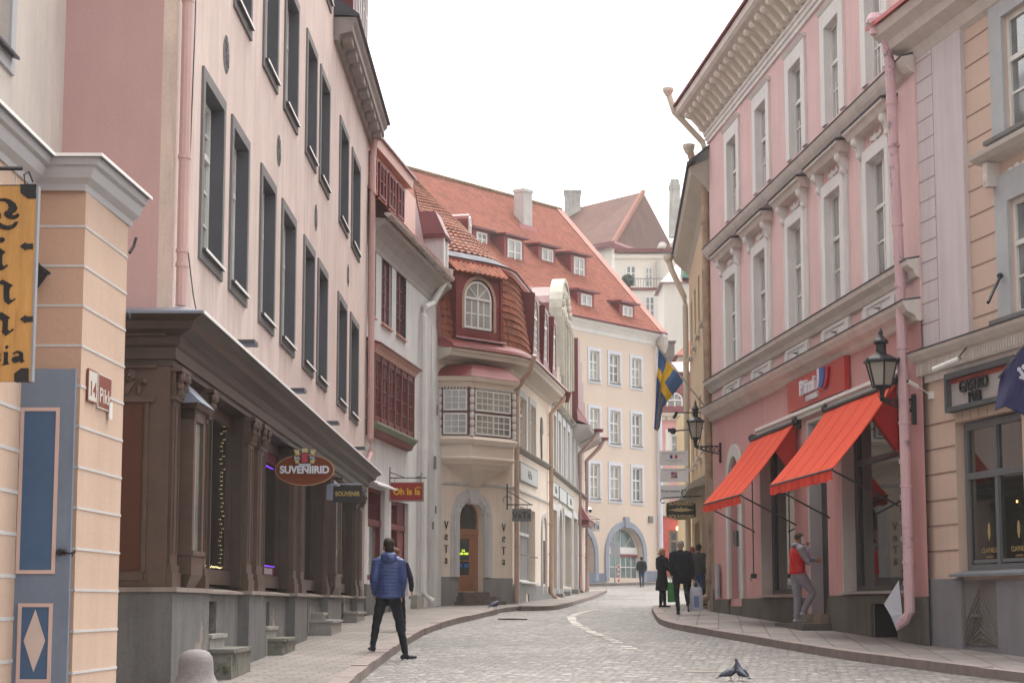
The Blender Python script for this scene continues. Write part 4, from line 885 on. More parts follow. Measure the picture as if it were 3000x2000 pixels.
for (s, o) in opl[0:3]:
    q = M(); c = EF.w(s + (.04 if s < .1 else 0), o + (.04 if s < .1 else .02), 0); pr_ = [(.075, 6.22), (.075, 6.28)]
    z = 6.28
    for k in range(6): pr_ += [(.045, z), (.062, z + .05), (.07, z + .1), (.062, z + .15), (.045, z + .195)]; z += .215
    pr_ += [(.07, 7.6)]; q.lathe(pr_, (c.x, c.y, 0), 10); Cc = q.build('turned_column', WHITEP, OR_)
    q = M()
    for k in range(7): q.lathe([(.062, 6.25 + k * .215), (.062, 6.27 + k * .215)], (c.x, c.y, 0), 10)
    q.build('column_ring', surf('terracotta', (.36, .10, .06)), Cc)
q = M(fB)
for k in range(17): q.box(.15 + k * .093, .19 + k * .093, .02, .045, 7.55, 7.6)
for k in range(26): q.box(.05 + k * .068, .085 + k * .068, .04, .075, 5.98, 6.01)
q2 = M(fA)
for k in range(8): q2.box(.15 + k * .09, .19 + k * .09, .02, .045, 7.55, 7.6)
for k in range(12): q2.box(.05 + k * .068, .085 + k * .068, .04, .075, 5.98, 6.01)
off = len(q.v); q.v += q2.v; q.f += [[i + off for i in f] for f in q2.f]; q.build('dentil', WHITEP, OR_)
# arched door with surround
WOODD = surf('oak_door', (.36, .17, .09), var=.2, scale=3, stretch=(1, 1, .3), rough=.45, spec=.4)
q = M(EF); o = -.2; q.box(.93, 1.03, o - .06, o, 1.88, 3.55); q.box(1.85, 1.95, o - .06, o, 1.88, 3.55); q.box(.93, 1.95, o - .06, o + .02, 3.5, 3.66)
q.box(1.03, 1.12, o - .05, o - .01, 1.9, 3.5); q.box(1.60, 1.70, o - .05, o - .01, 1.9, 3.5); q.box(1.7, 1.85, o - .05, o - .005, 1.9, 3.5); q.box(1.12, 1.6, o - .05, o - .01, 3.38, 3.5); q.box(1.12, 1.6, o - .05, o - .01, 1.9, 2.02); q.box(1.12, 1.6, o - .05, o - .01, 2.22, 2.36)
q.box(1.12, 1.6, o - .05, o - .02, 2.0, 2.24); q.tube([(1.1, o + .02, 2.76), (1.66, o + .02, 2.76)], .016, 6)
for k in range(12):
    a = arc(1.44, 3.92, .51, 12); b2 = arc(1.44, 3.92, .44, 12); q.ext([(a[k][0], o - .05, a[k][1]), (a[k + 1][0], o - .05, a[k + 1][1]), (b2[k + 1][0], o - .05, b2[k + 1][1]), (b2[k][0], o - .05, b2[k][1])], [(a[k][0], o, a[k][1]), (a[k + 1][0], o, a[k + 1][1]), (b2[k + 1][0], o, b2[k + 1][1]), (b2[k][0], o, b2[k][1])])
q.box(.93, 1.0, o - .05, o, 3.66, 3.92); q.box(1.88, 1.95, o - .05, o, 3.66, 3.92)
DR = q.build('door', WOODD, corner)
q = M(EF); q.box(1.12, 1.6, o - .04, o - .03, 2.36, 3.38); q.slab([(.97, 3.66), (1.91, 3.66)] + arc(1.44, 3.92, .47, 10, 0, 180), o - .04, o - .03); q.build('pane', GLK, DR)
text('E-R\n10.00-18.00', .085, EF.w(1.36, o - .02, 3.02), (*EF.d, 0), (0, 0, 1), glow('yellow_green_letters', (.55, .75, .05), .5), DR, depth=.002, bold=.002)
q = M(EF); q.box(1.17, 1.33, o - .028, o - .02, 2.58, 2.68); q.box(1.40, 1.58, o - .028, o - .02, 2.58, 2.68); q.build('blue_sticker', paint('blue_sticker', (.05, .16, .5)), DR)
q = M(EF)
for (i_, o_w, th) in ((0, .30, .05), (.04, .22, .08), (.10, .16, .1)):
    a = arc(1.44, 3.92, .51 + i_, 16); b2 = arc(1.44, 3.92, .51 + o_w + .03, 16)
    for k in range(16): q.ext([(a[k][0], 0, a[k][1]), (a[k + 1][0], 0, a[k + 1][1]), (b2[k + 1][0], 0, b2[k + 1][1]), (b2[k][0], 0, b2[k][1])], [(a[k][0], th, a[k][1]), (a[k + 1][0], th, a[k + 1][1]), (b2[k + 1][0], th, b2[k + 1][1]), (b2[k][0], th, b2[k][1])])
    for sg in (-1, 1): s0, s1 = sorted((1.44 + sg * (.51 + i_), 1.44 + sg * (.54 + o_w))); q.box(s0, s1, 0, th, 2.3, 3.92)
q.slab([(1.30, 4.35), (1.58, 4.35), (1.64, 4.78), (1.24, 4.78)], 0, .15)
for k in range(9): an = R(20 + k * 17.5); q.ball((1.44 + .62 * math.cos(an), .1, 3.92 + .62 * math.sin(an)), .05, .04, .06, 7, 4)
q.build('door_surround', STUC, corner)
q = M(EF); q.box(.75, 2.25, .03, .62, 1.3, 1.62); q.box(.82, 2.15, .03, .34, 1.62, 1.76); q.box(.9, 2.0, -.3, .2, 1.76, 1.88); q.build('door_steps', surf('brown_stone_steps', (.17, .13, .11), var=.25, scale=4), corner)
for s_, nm in ((.40, 'l'), (2.79, 'r')):
    for ch, z in (('V', 3.62), ('e', 3.32), ('T', 2.95), ('a', 2.66)):
        text(ch, .34 if ch in 'VT' else .36, EF.w(s_, .03, z), (*EF.d, 0), (0, 0, 1), IRON, corner, name='iron_letter', depth=.012, bold=-.004, sx=.8)
pipe(corner, [EF.w(3.1, .95, 8.7), EF.w(3.12, .75, 8.25), EF.w(3.2, .14, 7.75), ES.w(.15, .12, 7.6), ES.w(.15, .12, 1.5)], .075, paint('cream_pipe', (.50, .36, .28)), (7.0, 5.9, 4.2, 3.2))
pipe(corner, [ES.w(9.0, .62, 8.6), ES.w(8.9, .5, 8.35), ES.w(8.75, .12, 7.9), ES.w(8.75, .12, 1.9), ES.w(8.95, .3, 1.7)], .085, paint('cream_pipe', (.50, .36, .28)), (7.2, 5.6, 4.2, 3.2, 2.6))
q = M(ES); q.lathe([(.06, -.3), (.1, -.15), (.15, 0)], (9.0, .64, 8.6), 10); q.lathe([(.17, .0), (.17, .05)], (9.0, .64, 8.6), 10); q.build('hopper', REDS, corner)
# ================================================================= pale ornate house further along (curved gable)
PALE = surf('pale_cream_plaster', (.60, .53, .45), var=.08, streak=.15, dirt=(.45, .43, .42), dirt_amt=.4)
gable = thing('gabled_house', 'pale house with a curved stucco gable and a long row of narrow grey windows', 'building', (*E2_, g(66)), FF.ang)
hF = [(s, s + 1.1, 6.15, 8.05) for s in (.8, 3.0, 5.2, 7.4, 9.6, 11.8)] + [(.3, 2.0, 2.0, 4.75), (2.9, 4.6, 1.9, 4.9, 'arch'), (5.6, 9.2, 2.2, 4.8), (10.2, 12.5, 2.0, 4.9)]
q = M(FF); wall(q, 0, FF.L, 1.0, 8.4, hF, back=.3, depth=7)
gp_ = [(3.4, 8.4), (10.6, 8.4), (10.4, 9.2), (9.8, 10.0), (9.5, 12.0)] + arc(7.0, 12.0, 2.5, 12, 0, 180, rz=1.6) + [(4.5, 10.4), (3.8, 9.4)]
q.slab(gp_, -.2, 0.0); q.build('wall', PALE, gable)
q = M(FF); a = arc(7.0, 12.0, 2.45, 16, rz=1.6); b2 = arc(7.0, 12.0, 2.6, 16, rz=1.75)
for k in range(16): q.ext([(a[k][0], -.4, a[k][1]), (a[k + 1][0], -.4, a[k + 1][1]), (b2[k + 1][0], -.4, b2[k + 1][1]), (b2[k][0], -.4, b2[k][1])], [(a[k][0], .07, a[k][1]), (a[k + 1][0], .07, a[k + 1][1]), (b2[k + 1][0], .07, b2[k + 1][1]), (b2[k][0], .07, b2[k][1])])
for s in (4.3, 9.4): q.box(s, s + .3, -.3, .15, 9.8, 12.0)
for s in (4.9, 6.0, 7.6, 8.8): q.box(s, s + .28, 0, .1, 8.5, 12.0); q.ball((s + .14, .08, 12.1), .2, .12, .25, 8, 5)
for k in range(8): q.ball((5.2 + k * .5, .06, 12.6 + math.sin(k * .45) * .5), .16, .1, .16, 8, 5)
q.prof([(0, 8.35), (.15, 8.4), (.25, 8.5), (0, 8.6)], 2.0, 10.4); q.build('gable_stucco', surf('gable_stucco_white', (.50, .465, .40), var=.2, streak=.3), gable)
for s in (5.3, 7.95): W = window(gable, FF, s, s + .8, 9.0, 11.4, .05, WHITEP, GLD, cols=2, rows=4)
for (a, b_, c, d) in [h[:4] for h in hF[:6]]:
    W = window(gable, FF, a, b_, c, d, -.07, WHITEP, GLD, cols=2, rows=3); casing(W, FF, a, b_, c, d, 0, .28, .06, STUC, bottom=False)
    q = M(FF); q.prof([(0, d + .28), (.1, d + .3), (.22, d + .42), (0, d + .48)], a - .32, b_ + .32); q.build('hood', surf('grey_hood', (.30, .29, .28)), W)
q = M(FF); q.prof([(0, 5.98), (.15, 6.04), (.15, 6.1), (0, 6.15)], .1, FF.L); q.build('sill_course', surf('grey_ledge', (.26, .25, .23), streak=.3), gable)
for h in hF[6:]:
    a, b_, c, d = h[:4]; W = window(gable, FF, a, b_, c, d, -.2, STUC, GLD, cols=4, rows=2, transom=.6, arch=(b_ - a) / 2 if len(h) > 4 else None, name='shop_window'); casing(W, FF, a, b_, c, d, 0, .22, .07, STUC, bottom=False, arch=(b_ - a) / 2 if len(h) > 4 else None)
q = M(FF); wall(q, 0, FF.L, .8, 2.1, [], o=.05, solid=False); q.box(1.6, 2.6, .05, .3, 1, 1.9); q.box(5, 5.5, .05, .3, 1, 2); q.box(9.4, 10, .05, .3, 1.2, 2.1); q.build('plinth', surf('grey_plinth', (.27, .265, .26)), gable)
# barrel roof behind the gable and red stepped roof further on
q = M(FF); a = arc(7.0, 11.9, 2.45, 14, rz=1.55)
for (x0, z0), (x1, z1) in zip(a, a[1:]): q.poly([(x0, -.3, z0), (x1, -.3, z1), (x1, -9, z1), (x0, -9, z0)])
q.poly([(4.55, -.35, 8.4), (4.55, -9, 8.4), (4.55, -9, 11.9), (4.55, -.35, 11.9)])
for k in range(6): q.tube([(x, -1.2 - k * 1.5, z + .03) for x, z in a], .03, 4)
q.build('barrel_roof', surf('mottled_red_roof', (.17, .04, .045), var=.5, scale=.9, rough=.45, dirt=(.28, .14, .13), dirt_amt=.6), gable)
q = M(FF)
for k, (s0, s1, zt) in enumerate([(10.4, 11.8, 12.0), (11.8, 13.0, 11.3), (13.0, 14.2, 10.6), (14.2, 15.6, 9.9), (15.6, 17.0, 9.4)]): q.box(s0, s1, -2.5, .25 - .02 * k, 8.5, zt)
q.ext([(10.0, .25, 8.7), (17.5, .25, 8.7), (17.5, .72, 8.5), (10.0, .72, 8.5)], [(10.4, .2, 9.2), (17.2, .2, 9.2), (17.2, .25, 9.2), (10.4, .25, 9.2)])
q.build('stepped_roof', DKRED, gable)
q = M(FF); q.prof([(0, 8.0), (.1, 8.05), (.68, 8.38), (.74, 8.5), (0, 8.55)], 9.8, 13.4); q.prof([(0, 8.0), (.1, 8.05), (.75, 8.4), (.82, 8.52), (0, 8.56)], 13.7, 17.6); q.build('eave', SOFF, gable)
for s in (13.3, 17.4):
    pipe(gable, [FF.w(s, .85, 8.5), FF.w(s - .1, .7, 8.2), FF.w(s - .3, .14, 7.6), FF.w(s - .3, .14, 2.1), FF.w(s, .3, 1.9)], .09, paint('rose_pipe', (.42, .27, .24)), (6.8, 5, 3.5)); q = M(FF); q.lathe([(.2, 8.5), (.22, 8.62)], (s, .87, 0), 10); q.build('hopper', REDS, gable)
q = M(FF); q.box(13.6, 16.6, 0, .45, 4.75, 4.95); q.ext([(13.5, 0, 4.95), (16.7, 0, 4.95), (16.7, .5, 4.95), (13.5, .5, 4.95)], [(14.2, 0, 5.6), (15.9, 0, 5.6), (15.9, .05, 5.6), (14.2, .05, 5.6)]); q.build('door_canopy', DKRED, gable)
# ================================================================= long cream house closing the street
GLp = (3.314, 113.466); GRp = (8.861, 120.764); GG = Fac(GLp, GRp)
PEACH = surf('peach_plaster', (.68, .55, .455), var=.05, scale=.4, streak=.06)
LBLUE = paint('pale_blue_trim', (.60, .62, .68)); ZE = 18.2
peach = thing('peach_house', 'long peach house with a huge orange tiled roof closing the street', 'building', (*GLp, g(114)), GG.ang)
colsG = [(2.15, 3.15), (4.25, 5.35), (6.65, 7.7)]; rowsG = [(14.8, 16.55), (11.15, 13.1), (7.75, 9.8)]
hG = [(a, b_, c, d) for a, b_ in colsG + [(-.4, .7)] for c, d in rowsG] + [(3.95, 7.7, 3.1, 6.15, 'arch', 1.6), (-1.6, 2.5, 3.1, 6.1, 'arch', 1.7)]
q = M(GG); wall(q, -14.5, GG.L + .25, 2.0, ZE - .3, hG, back=.5, depth=15.2); q.build('wall', PEACH, peach)
for (a, b_, c, d) in hG[:12]:
    W = window(peach, GG, a, b_, c, d, -.1, WHITEP, [GLD, GLC], cols=2, rows=(2, 1), transom=.62, fw=.1, bar=.05); casing(W, GG, a, b_, c, d, 0, .2, .05, LBLUE)
    q = M(GG); q.box(a - .05, b_ + .05, -.2, .1, c - .06, c); q.build('sill', GREYC, W)
q = M(GG); q.prof([(0, 17.55), (.05, 17.6), (.1, 17.8), (.25, 18.0), (.4, 18.15), (.45, 18.3), (0, 18.3)], -14.5, GG.L + .3, m1=1); q.build('cornice', WHITEP, peach)
q = M(GG); q.prof([(.0, 18.30), (.52, 18.26), (.56, 18.38), (0, 18.6)], -14.5, GG.L + .5, m1=.6); q.build('gutter', DKRED, peach)
RZ, RO = 27.2, -7.6
GT = surf('bright_orange_tiles', (.29, .088, .055), var=.35, scale=2.2, fine=7, rough=.8)
fn = face_out(patch(GG.w(-15, .5, 18.35), GG.w(GG.L + .1, .5, 18.35), GG.w(-15, RO, RZ), GG.w(GG.L + .1, RO, RZ)), (0, 80, 60))
q = M(); corr(q, fn, 100, 44, .045, .018, 4); q.poly([tuple(GG.w(-15, RO, RZ)), tuple(GG.w(GG.L + .1, RO, RZ)), tuple(GG.w(GG.L + .1, -15.5, 18.4)), tuple(GG.w(-15, -15.5, 18.4))]); q.build('roof', GT, peach)
q = M(GG); q.poly([(GG.L + .2, 0, 18), (GG.L + .2, RO, RZ - .1), (GG.L + .2, -15.2, 18)]); q.build('gable_wall', PALE, peach)
q = M(GG); q.ext([(GG.L + .05, .5, 18.45), (GG.L + .75, .5, 18.45), (GG.L + .75, .5, 18.3), (GG.L + .05, .5, 18.3)], [(GG.L + .05, RO, RZ + .15), (GG.L + .75, RO, RZ + .15), (GG.L + .75, RO, RZ), (GG.L + .05, RO, RZ)]); q.build('verge', surf('pink_verge', (.42, .21, .18), var=.2), peach)
q = M(GG); q.tube([(-15, RO, RZ + .08), (GG.L + .7, RO, RZ + .08)], .13, 8); q.build('ridge_tiles', surf('mossy_ridge', (.25, .17, .10), var=.4, scale=3), peach)
def dormerG(s0, s1, o, z0, z1, big=1):
    q = M(GG); q.box(s0 - .3, s1 + .3, o - 3.2, o, z0 - .45, z1 + .12); D = q.build('dormer', REDP, peach)
    q = M(GG); q.prof([(o - 3.6, z1 + .4), (o + .3, z1 + .12), (o + .3, z1 + .24), (o - 3.6, z1 + .52)], s0 - .55, s1 + .55); q.build('dormer_roof', DKRED, D)
    window(D, GG, s0, s1, z0, z1, o + .05, WHITEP, GLC, cols=2, rows=2, fw=.11, bar=.06, mid=True, name='dormer_window')
for a in [(-4.6, -3.6, -3.3, 22.3, 23.1), (-2.45, -1.1, -2.65, 21.45, 22.95), (1.5, 2.65, -3.05, 21.6, 23.0), (4.15, 5.25, -2.55, 21.35, 22.8), (1.7, 2.8, -.3, 18.72, 19.95), (6.0, 7.05, -.2, 18.6, 19.75)]: dormerG(*a)
q = M(GG); q.box(2.75, 3.65, -6.1, -5.35, 23.5, 27.0); q.box(2.69, 3.71, -6.16, -5.29, 27.0, 27.2); C_ = q.build('chimney', surf('white_chimney', (.58, .55, .53), var=.15, streak=.25), peach)
q = M(GG); q.ext([(2.2, -5.2, 24.6), (3.9, -5.2, 24.6), (3.9, -5.3, 24.9), (2.2, -5.3, 24.9)], [(2.0, -4.7, 23.7), (4.2, -4.7, 23.7), (4.2, -4.8, 23.8), (2.0, -4.8, 23.8)]); q.build('flashing', REDP, C_)
q = M(GG)
for a, b_, zt, rz in ((3.95, 7.7, 6.15, 1.6), (-1.6, 2.5, 6.1, 1.7)):
    q2 = M(GG); aa = arc((a + b_) / 2, zt - rz, (b_ - a) / 2, 14, rz=rz); bb = arc((a + b_) / 2, zt - rz, (b_ - a) / 2 + .35, 14, rz=rz + .35)
    for k in range(14): q.ext([(aa[k][0], 0, aa[k][1]), (aa[k + 1][0], 0, aa[k + 1][1]), (bb[k + 1][0], 0, bb[k + 1][1]), (bb[k][0], 0, bb[k][1])], [(aa[k][0], .12, aa[k][1]), (aa[k + 1][0], .12, aa[k + 1][1]), (bb[k + 1][0], .12, bb[k + 1][1]), (bb[k][0], .12, bb[k][1])])
    for s in (a - .35, b_): q.box(s, s + .35, 0, .12, 2.9, zt - rz)
q.box(5.6, 6.05, 0, .2, 6.1, 6.75); q.build('arch_surround', surf('blue_grey_stone', (.30, .32, .38), var=.1), peach)
SHOPG = paint('pale_turquoise', (.42, .52, .50))
for a, b_, zt, rz in ((3.95, 7.7, 6.15, 1.6), (-1.6, 2.5, 6.1, 1.7)):
    W = window(peach, GG, a + .02, b_ - .02, 2.95, zt, -.35, LBLUE, glass('green_shop_glass', (.06, .10, .09), (.25, .32, .30)), cols=6, rows=1, arch=rz, fw=.12, bar=.07, name='arched_shopfront', mid=False)
    q = M(GG); q.box(a + .15, b_ - .15, -.34, -.28, 4.55, 4.95); q.build('fascia', WHITEP, W); q = M(GG); q.box(a + 1.6, b_ - .15, -.29, -.26, 4.38, 4.52); q.build('red_band', REDP, W)
    q = M(GG); q.tube([(a + .3, -.2, 3.75), (b_ - .2, -.2, 3.75)], .03, 6); q.build('rail', WHITEP, W)
q = M(GG); q.box(-14, 3.55, 0, .1, 2.0, 3.35); q.box(8.1, GG.L + .27, 0, .1, 2.0, 3.55); q.build('plinth', surf('blue_grey_plinth', (.20, .22, .27), var=.12), peach)
pipe(peach, [GG.w(GG.L + .35, .5, 18.3), GG.w(GG.L + .35, .3, 17.2), GG.w(GG.L + .3, .18, 16.6), GG.w(GG.L + .3, .18, 2.6)], .16, LBLUE, (13, 10, 6))
q = M(GG); q.lathe([(.2, 17.1), (.36, 17.6), (.36, 18.1)], (GG.L + .4, .4, 0), 10); q.build('hopper', CORN, peach)
q = M(GG); q.box(8.35, 8.75, .02, .12, 6.5, 6.9); q.build('alarm_box', GREYC, peach)
# ================================================================= castle-hill houses far behind
HY = 190
def hp(px, py, dy=0): return tuple(at(px, py, HY + dy))
hill = thing('hilltop_house', 'big white house on the hill with a brown hipped roof and two chimneys', 'building', (9, HY, 8))
HW = surf('hill_white_plaster', (.72, .67, .60), var=.05, scale=.15, streak=.05); BRT = bricks('brown_roof_tiles', (.15, .062, .043), (.11, .05, .037), (.08, .04, .033), .5, .7, .03, bump=.4, var=.2)
a, b_, c = Vector(hp(1640, 735, 6)), Vector(hp(1794, 716, 0)), Vector(hp(1990, 700, 14)); zE = b_.z
q = M()
for P, Q in ((a, b_), (b_, c)): q.poly([(P.x, P.y, 5), (Q.x, Q.y, 5), (Q.x, Q.y, zE), (P.x, P.y, zE)])
q.poly([(c.x, c.y, 5), (c.x, c.y + 12, 5), (c.x, c.y + 12, zE), (c.x, c.y, zE)]); q.build('wall', HW, hill)
q = M(); apex = Vector(at(1884, 562, HY + 9)); rl = Vector(at(1640, 622, HY + 14)); e0 = Vector((a.x - .4, a.y - .5, zE - .1)); e1 = Vector((b_.x, b_.y - .8, zE - .1)); e2 = Vector((c.x + .5, c.y - .4, zE - .3)); bkp = Vector((c.x, c.y + 16, zE))
q.poly([e0, e1, apex, rl]); q.poly([e1, e2, apex]); q.poly([e2, bkp, apex]); q.poly([rl, apex, bkp, Vector((a.x, a.y + 20, zE))]); q.build('roof', BRT, hill)
q = M(); q.tube([e1, apex], .3, 6); q.build('hip_ridge', surf('orange_hip_tiles', (.24, .10, .07)), hill)
q = M(); q.tube([e0, e1, e2], .38, 6); q.build('eave', DKRED, hill)
CH = surf('old_chimney_render', (.50, .48, .45), var=.3, scale=.8, streak=.4)
P = at(1678, 600, HY + 12); q = M(); q.box(P.x - .85, P.x + .85, P.y, P.y + 2, P.z - 3, at(0, 557, HY + 12).z); q.box(P.x - .95, P.x + .95, P.y - .1, P.y + 2.1, at(0, 562, HY + 12).z, at(0, 556, HY + 12).z); q.build('chimney', CH, hill)
P = at(1978, 600, HY + 2); zt = at(0, 524, HY + 2).z; q = M(); q.ext([(P.x - .6, P.y, P.z - 3.2), (P.x + .7, P.y, P.z - 3.2), (P.x + .7, P.y + 1.2, P.z - 3.2), (P.x - .6, P.y + 1.2, P.z - 3.2)], [(P.x - .5, P.y, zt - 1), (P.x + .5, P.y, zt - 1), (P.x + .5, P.y + 1.1, zt - 1), (P.x - .5, P.y + 1.1, zt - 1)])
q.box(P.x - .58, P.x + .58, P.y - .05, P.y + 1.15, zt - 1, zt - .6); q.ext([(P.x - .5, P.y, zt - .6), (P.x + .5, P.y, zt - .6), (P.x + .5, P.y + 1.1, zt - .6), (P.x - .5, P.y + 1.1, zt - .6)], [(P.x - .38, P.y + .1, zt), (P.x + .38, P.y + .1, zt), (P.x + .38, P.y + 1, zt), (P.x - .38, P.y + 1, zt)]); q.build('chimney', CH, hill)
def hwin(parent, x0, y0, x1, y1, Y, cols=2, rows=3):
    A_ = at(x0, y1, Y); B2 = at(x1, y0, Y); f_ = Fac((A_.x, Y), (B2.x, Y)); window(parent, f_, 0, f_.L, A_.z, B2.z, .06, WHITEP, GLD, cols=cols, rows=rows, fw=.12, bar=.07)
wing = thing('terrace_house', 'white house below the hilltop roof with a railed terrace and red roof edge', 'building', (14, 180, 8))
q = M(); A_ = at(1858, 1100, 182); B2 = at(2040, 742, 182); q.box(A_.x, B2.x, 182, 188, 6, at(0, 738, 182).z); q.box(A_.x - .2, B2.x, 181.6, 182, at(0, 750, 182).z, at(0, 736, 182).z)
q.v = []; q.f = []
T_ = at(1836, 850, 176); q.box(T_.x, at(2060, 0, 176).x, 176, 184, 6, T_.z); q.box(at(1795, 0, 183).x, at(2060, 0, 183).x, 183, 189, 6, at(0, 738, 183).z); q.box(at(1795, 0, 183).x, at(2060, 0, 183).x, 182.7, 183, at(0, 756, 182.7).z, at(0, 745, 182.7).z); q.build('wall', HW, wing)
q = M(); q.box(T_.x - .2, at(2060, 0, 176).x, 175.8, 176.2, T_.z, T_.z + .22); q.box(at(1795, 0, 183).x, at(2060, 0, 183).x, 182.4, 184, at(0, 739, 182.6).z, at(0, 728, 182.6).z); q.build('roof_edge', DKRED, wing)
hwin(wing, 1834, 778, 1863, 842, 182.95); hwin(wing, 1890, 782, 1912, 842, 182.95); hwin(wing, 1890, 868, 1918, 932, 175.95); hwin(wing, 1996, 968, 2020, 1012, 175.95)
q = M(); zr = T_.z
for k in range(26): x = T_.x + .1 + k * .24; q.tube([(x, 176.1, zr + .2), (x, 176.1, zr + 1.1)], .02, 4)
q.tube([(T_.x, 176.1, zr + 1.1), (T_.x + 6.4, 176.1, zr + 1.1)], .04, 5); q.build('railing', LEAD, wing)
q = M(); q.box(at(1915, 0, 182).x, at(1926, 0, 182).x, 182, 182.9, T_.z, at(0, 765, 182).z); q.build('stone_pillar', CH, wing)
for x, y in ((1933, 712), (1970, 704)): f_ = Fac(tuple(at(x - 12, 0, 181).xy), tuple(at(x + 12, 0, 181).xy)); z = at(0, y + 8, 181).z; q = M(f_); q.slab([(0, z), (f_.L, z)] + arc(f_.L / 2, z, f_.L / 2, 8, 0, 180), -1.5, 0); q.build('eyebrow_dormer', WHITEP, wing)
sm = thing('small_red_roof', 'small steep dark red roof with a green dormer by the gutter of the tan house', 'building', (19, 160, 8))
q = M(); p0, p1, p2 = at(1944, 828, 158), at(1996, 755, 160), at(2050, 828, 158); q.box(p0.x, p2.x, 158, 164, 5, p0.z); q.build('wall', HW, sm); q = M(); q.ext([(p0.x - .3, 157.6, p0.z), (p0.x - .3, 165, p0.z), (p1.x, 161, p1.z)], [(p2.x, 157.6, p0.z), (p2.x, 165, p0.z), (p2.x, 161, p1.z)]); q.build('roof', DKRED, sm)
q = M(); d0, d1 = at(2000, 812, 157.5), at(2020, 772, 157.5); q.box(d0.x, d1.x, 157.5, 159, d0.z, d1.z); q.build('dormer', paint('green_dormer', (.10, .28, .22)), sm); 
rb = thing('stone_stack', 'rough grey stone chimney block below the terrace wall', 'chimney', (13, 150, 10)); q = M(); c0, c1 = at(1928, 1050, 150), at(1976, 1003, 150); q.box(c0.x, c1.x, 150, 152, 5, c1.z); q.build('stone_shaft', bricks('grey_rubble', (.25, .24, .23), (.33, .31, .29), (.16, .15, .14), .5, .4, .04), rb); q = M(); q.box(c0.x + .2, c1.x + .1, 149.8, 152.2, c1.z, c1.z + .12); q.build('cap_slab', LEAD, rb)
orf = thing('low_orange_roof', 'small orange tiled roof between the grey stack and the cream gutter pipe', 'building', (15, 148, 8)); q = M(); o0, o1 = at(1978, 1040, 146), at(2030, 1000, 146); q.box(o0.x + .3, o1.x, 146.3, 149, 5, o0.z); q.build('wall', PALE, orf); q = M(); q.ext([(o0.x, 146, o0.z), (o0.x, 150, o0.z), (o1.x, 148, o1.z + .4)], [(o1.x + 1, 146, o0.z), (o1.x + 1, 150, o0.z), (o1.x + 1, 148, o1.z + .4)]); q.build('roof', GT, orf)
# pink house at the end of the lane
IY = 140
endp = thing('pink_end_house', 'pink house at the far end with a red mansard, round-headed dormer and coral shopfront', 'building', (11.5, IY, g(IY)))
PK = surf('bright_pink_plaster', (.66, .34, .34), var=.06); CORAL = surf('coral_shopfront', (.50, .10, .09), var=.1)
x0, x1 = at(1900, 1228, IY).x, at(2040, 1228, IY).x; zc = at(0, 1228, IY).z; zs_ = at(0, 1510, IY).z
fI = Fac((x0, IY), (x1, IY)); wx0, wx1 = at(1950, 0, IY).x - x0, at(1993, 0, IY).x - x0; dx0, dx1 = at(1942, 0, IY).x - x0, at(2010, 0, IY).x - x0
q = M(fI); wall(q, 0, fI.L, zs_, zc, [(wx0, wx1, at(0, 1330, IY).z, at(0, 1272, IY).z)], back=.3, depth=6); q.build('wall', PK, endp)
W = window(endp, fI, wx0, wx1, at(0, 1330, IY).z, at(0, 1272, IY).z, -.1, WHITEP, GLD, cols=2, rows=2, fw=.14); casing(W, fI, wx0, wx1, at(0, 1330, IY).z, at(0, 1272, IY).z, 0, .35, .06, WHITEP)
q = M(fI); wall(q, 0, fI.L, 2.5, zs_, [(dx0, dx1, 3.3, at(0, 1552, IY).z)], back=.5, depth=6); q.build('shopfront', CORAL, endp)
W = window(endp, fI, dx0, dx1, 3.3, at(0, 1552, IY).z, -.2, surf('olive_timber', (.22, .19, .13)), GLK, cols=3, rows=1, transom=.78, fw=.2, mid=False, bar=.16, name='shop_door')
q = M(fI); q.prof([(0, zc - .1), (.1, zc), (.35, zc + .25), (.4, zc + .45), (0, zc + .5)], 0, fI.L)
for k in range(9): q.box(.1 + k * .42, .3 + k * .42, .05, .3, zc - .05, zc + .12)
q.prof([(0, zs_ - .05), (.25, zs_), (.3, zs_ + .2), (0, zs_ + .3)], 0, fI.L); q.box(.9, 1.4, 0, .35, zs_, zs_ + 2.4); q.build('cornice', PALE, endp)
zr = at(0, 1060, IY).z
q = M(fI); q.ext([(0, .35, zc + .5), (fI.L, .35, zc + .5), (fI.L, -6, zc + .5), (0, -6, zc + .5)], [(0, -1.1, zr - .6), (fI.L, -1.1, zr - .6), (fI.L, -5, zr - .6), (0, -5, zr - .6)]); q.ext([(0, -1.0, zr - .6), (fI.L, -1.0, zr - .6), (fI.L, -5.2, zr - .6), (0, -5.2, zr - .6)], [(.0, -2.4, zr + .3), (fI.L, -2.4, zr + .3), (fI.L, -4, zr + .3), (0, -4, zr + .3)]); q.build('mansard', DKRED, endp)
c0 = (at(1936, 0, IY).x - x0, at(1990, 0, IY).x - x0); zz0, zz1 = at(0, 1206, IY).z, at(0, 1150, IY).z; cx = sum(c0) / 2; w2 = (c0[1] - c0[0]) / 2
q = M(fI); q.slab([(cx - w2 - .25, zz0 - .1), (cx + w2 + .25, zz0 - .1)] + arc(cx, zz0 + .6, w2 + .25, 10, 0, 180), -2.5, .1); D = q.build('round_dormer', DKRED, endp); window(D, fI, cx - w2 + .1, cx + w2 - .1, zz0, zz1, .14, WHITEP, GLD, cols=2, rows=2, arch=w2 * .8, fw=.1, name='arched_window')
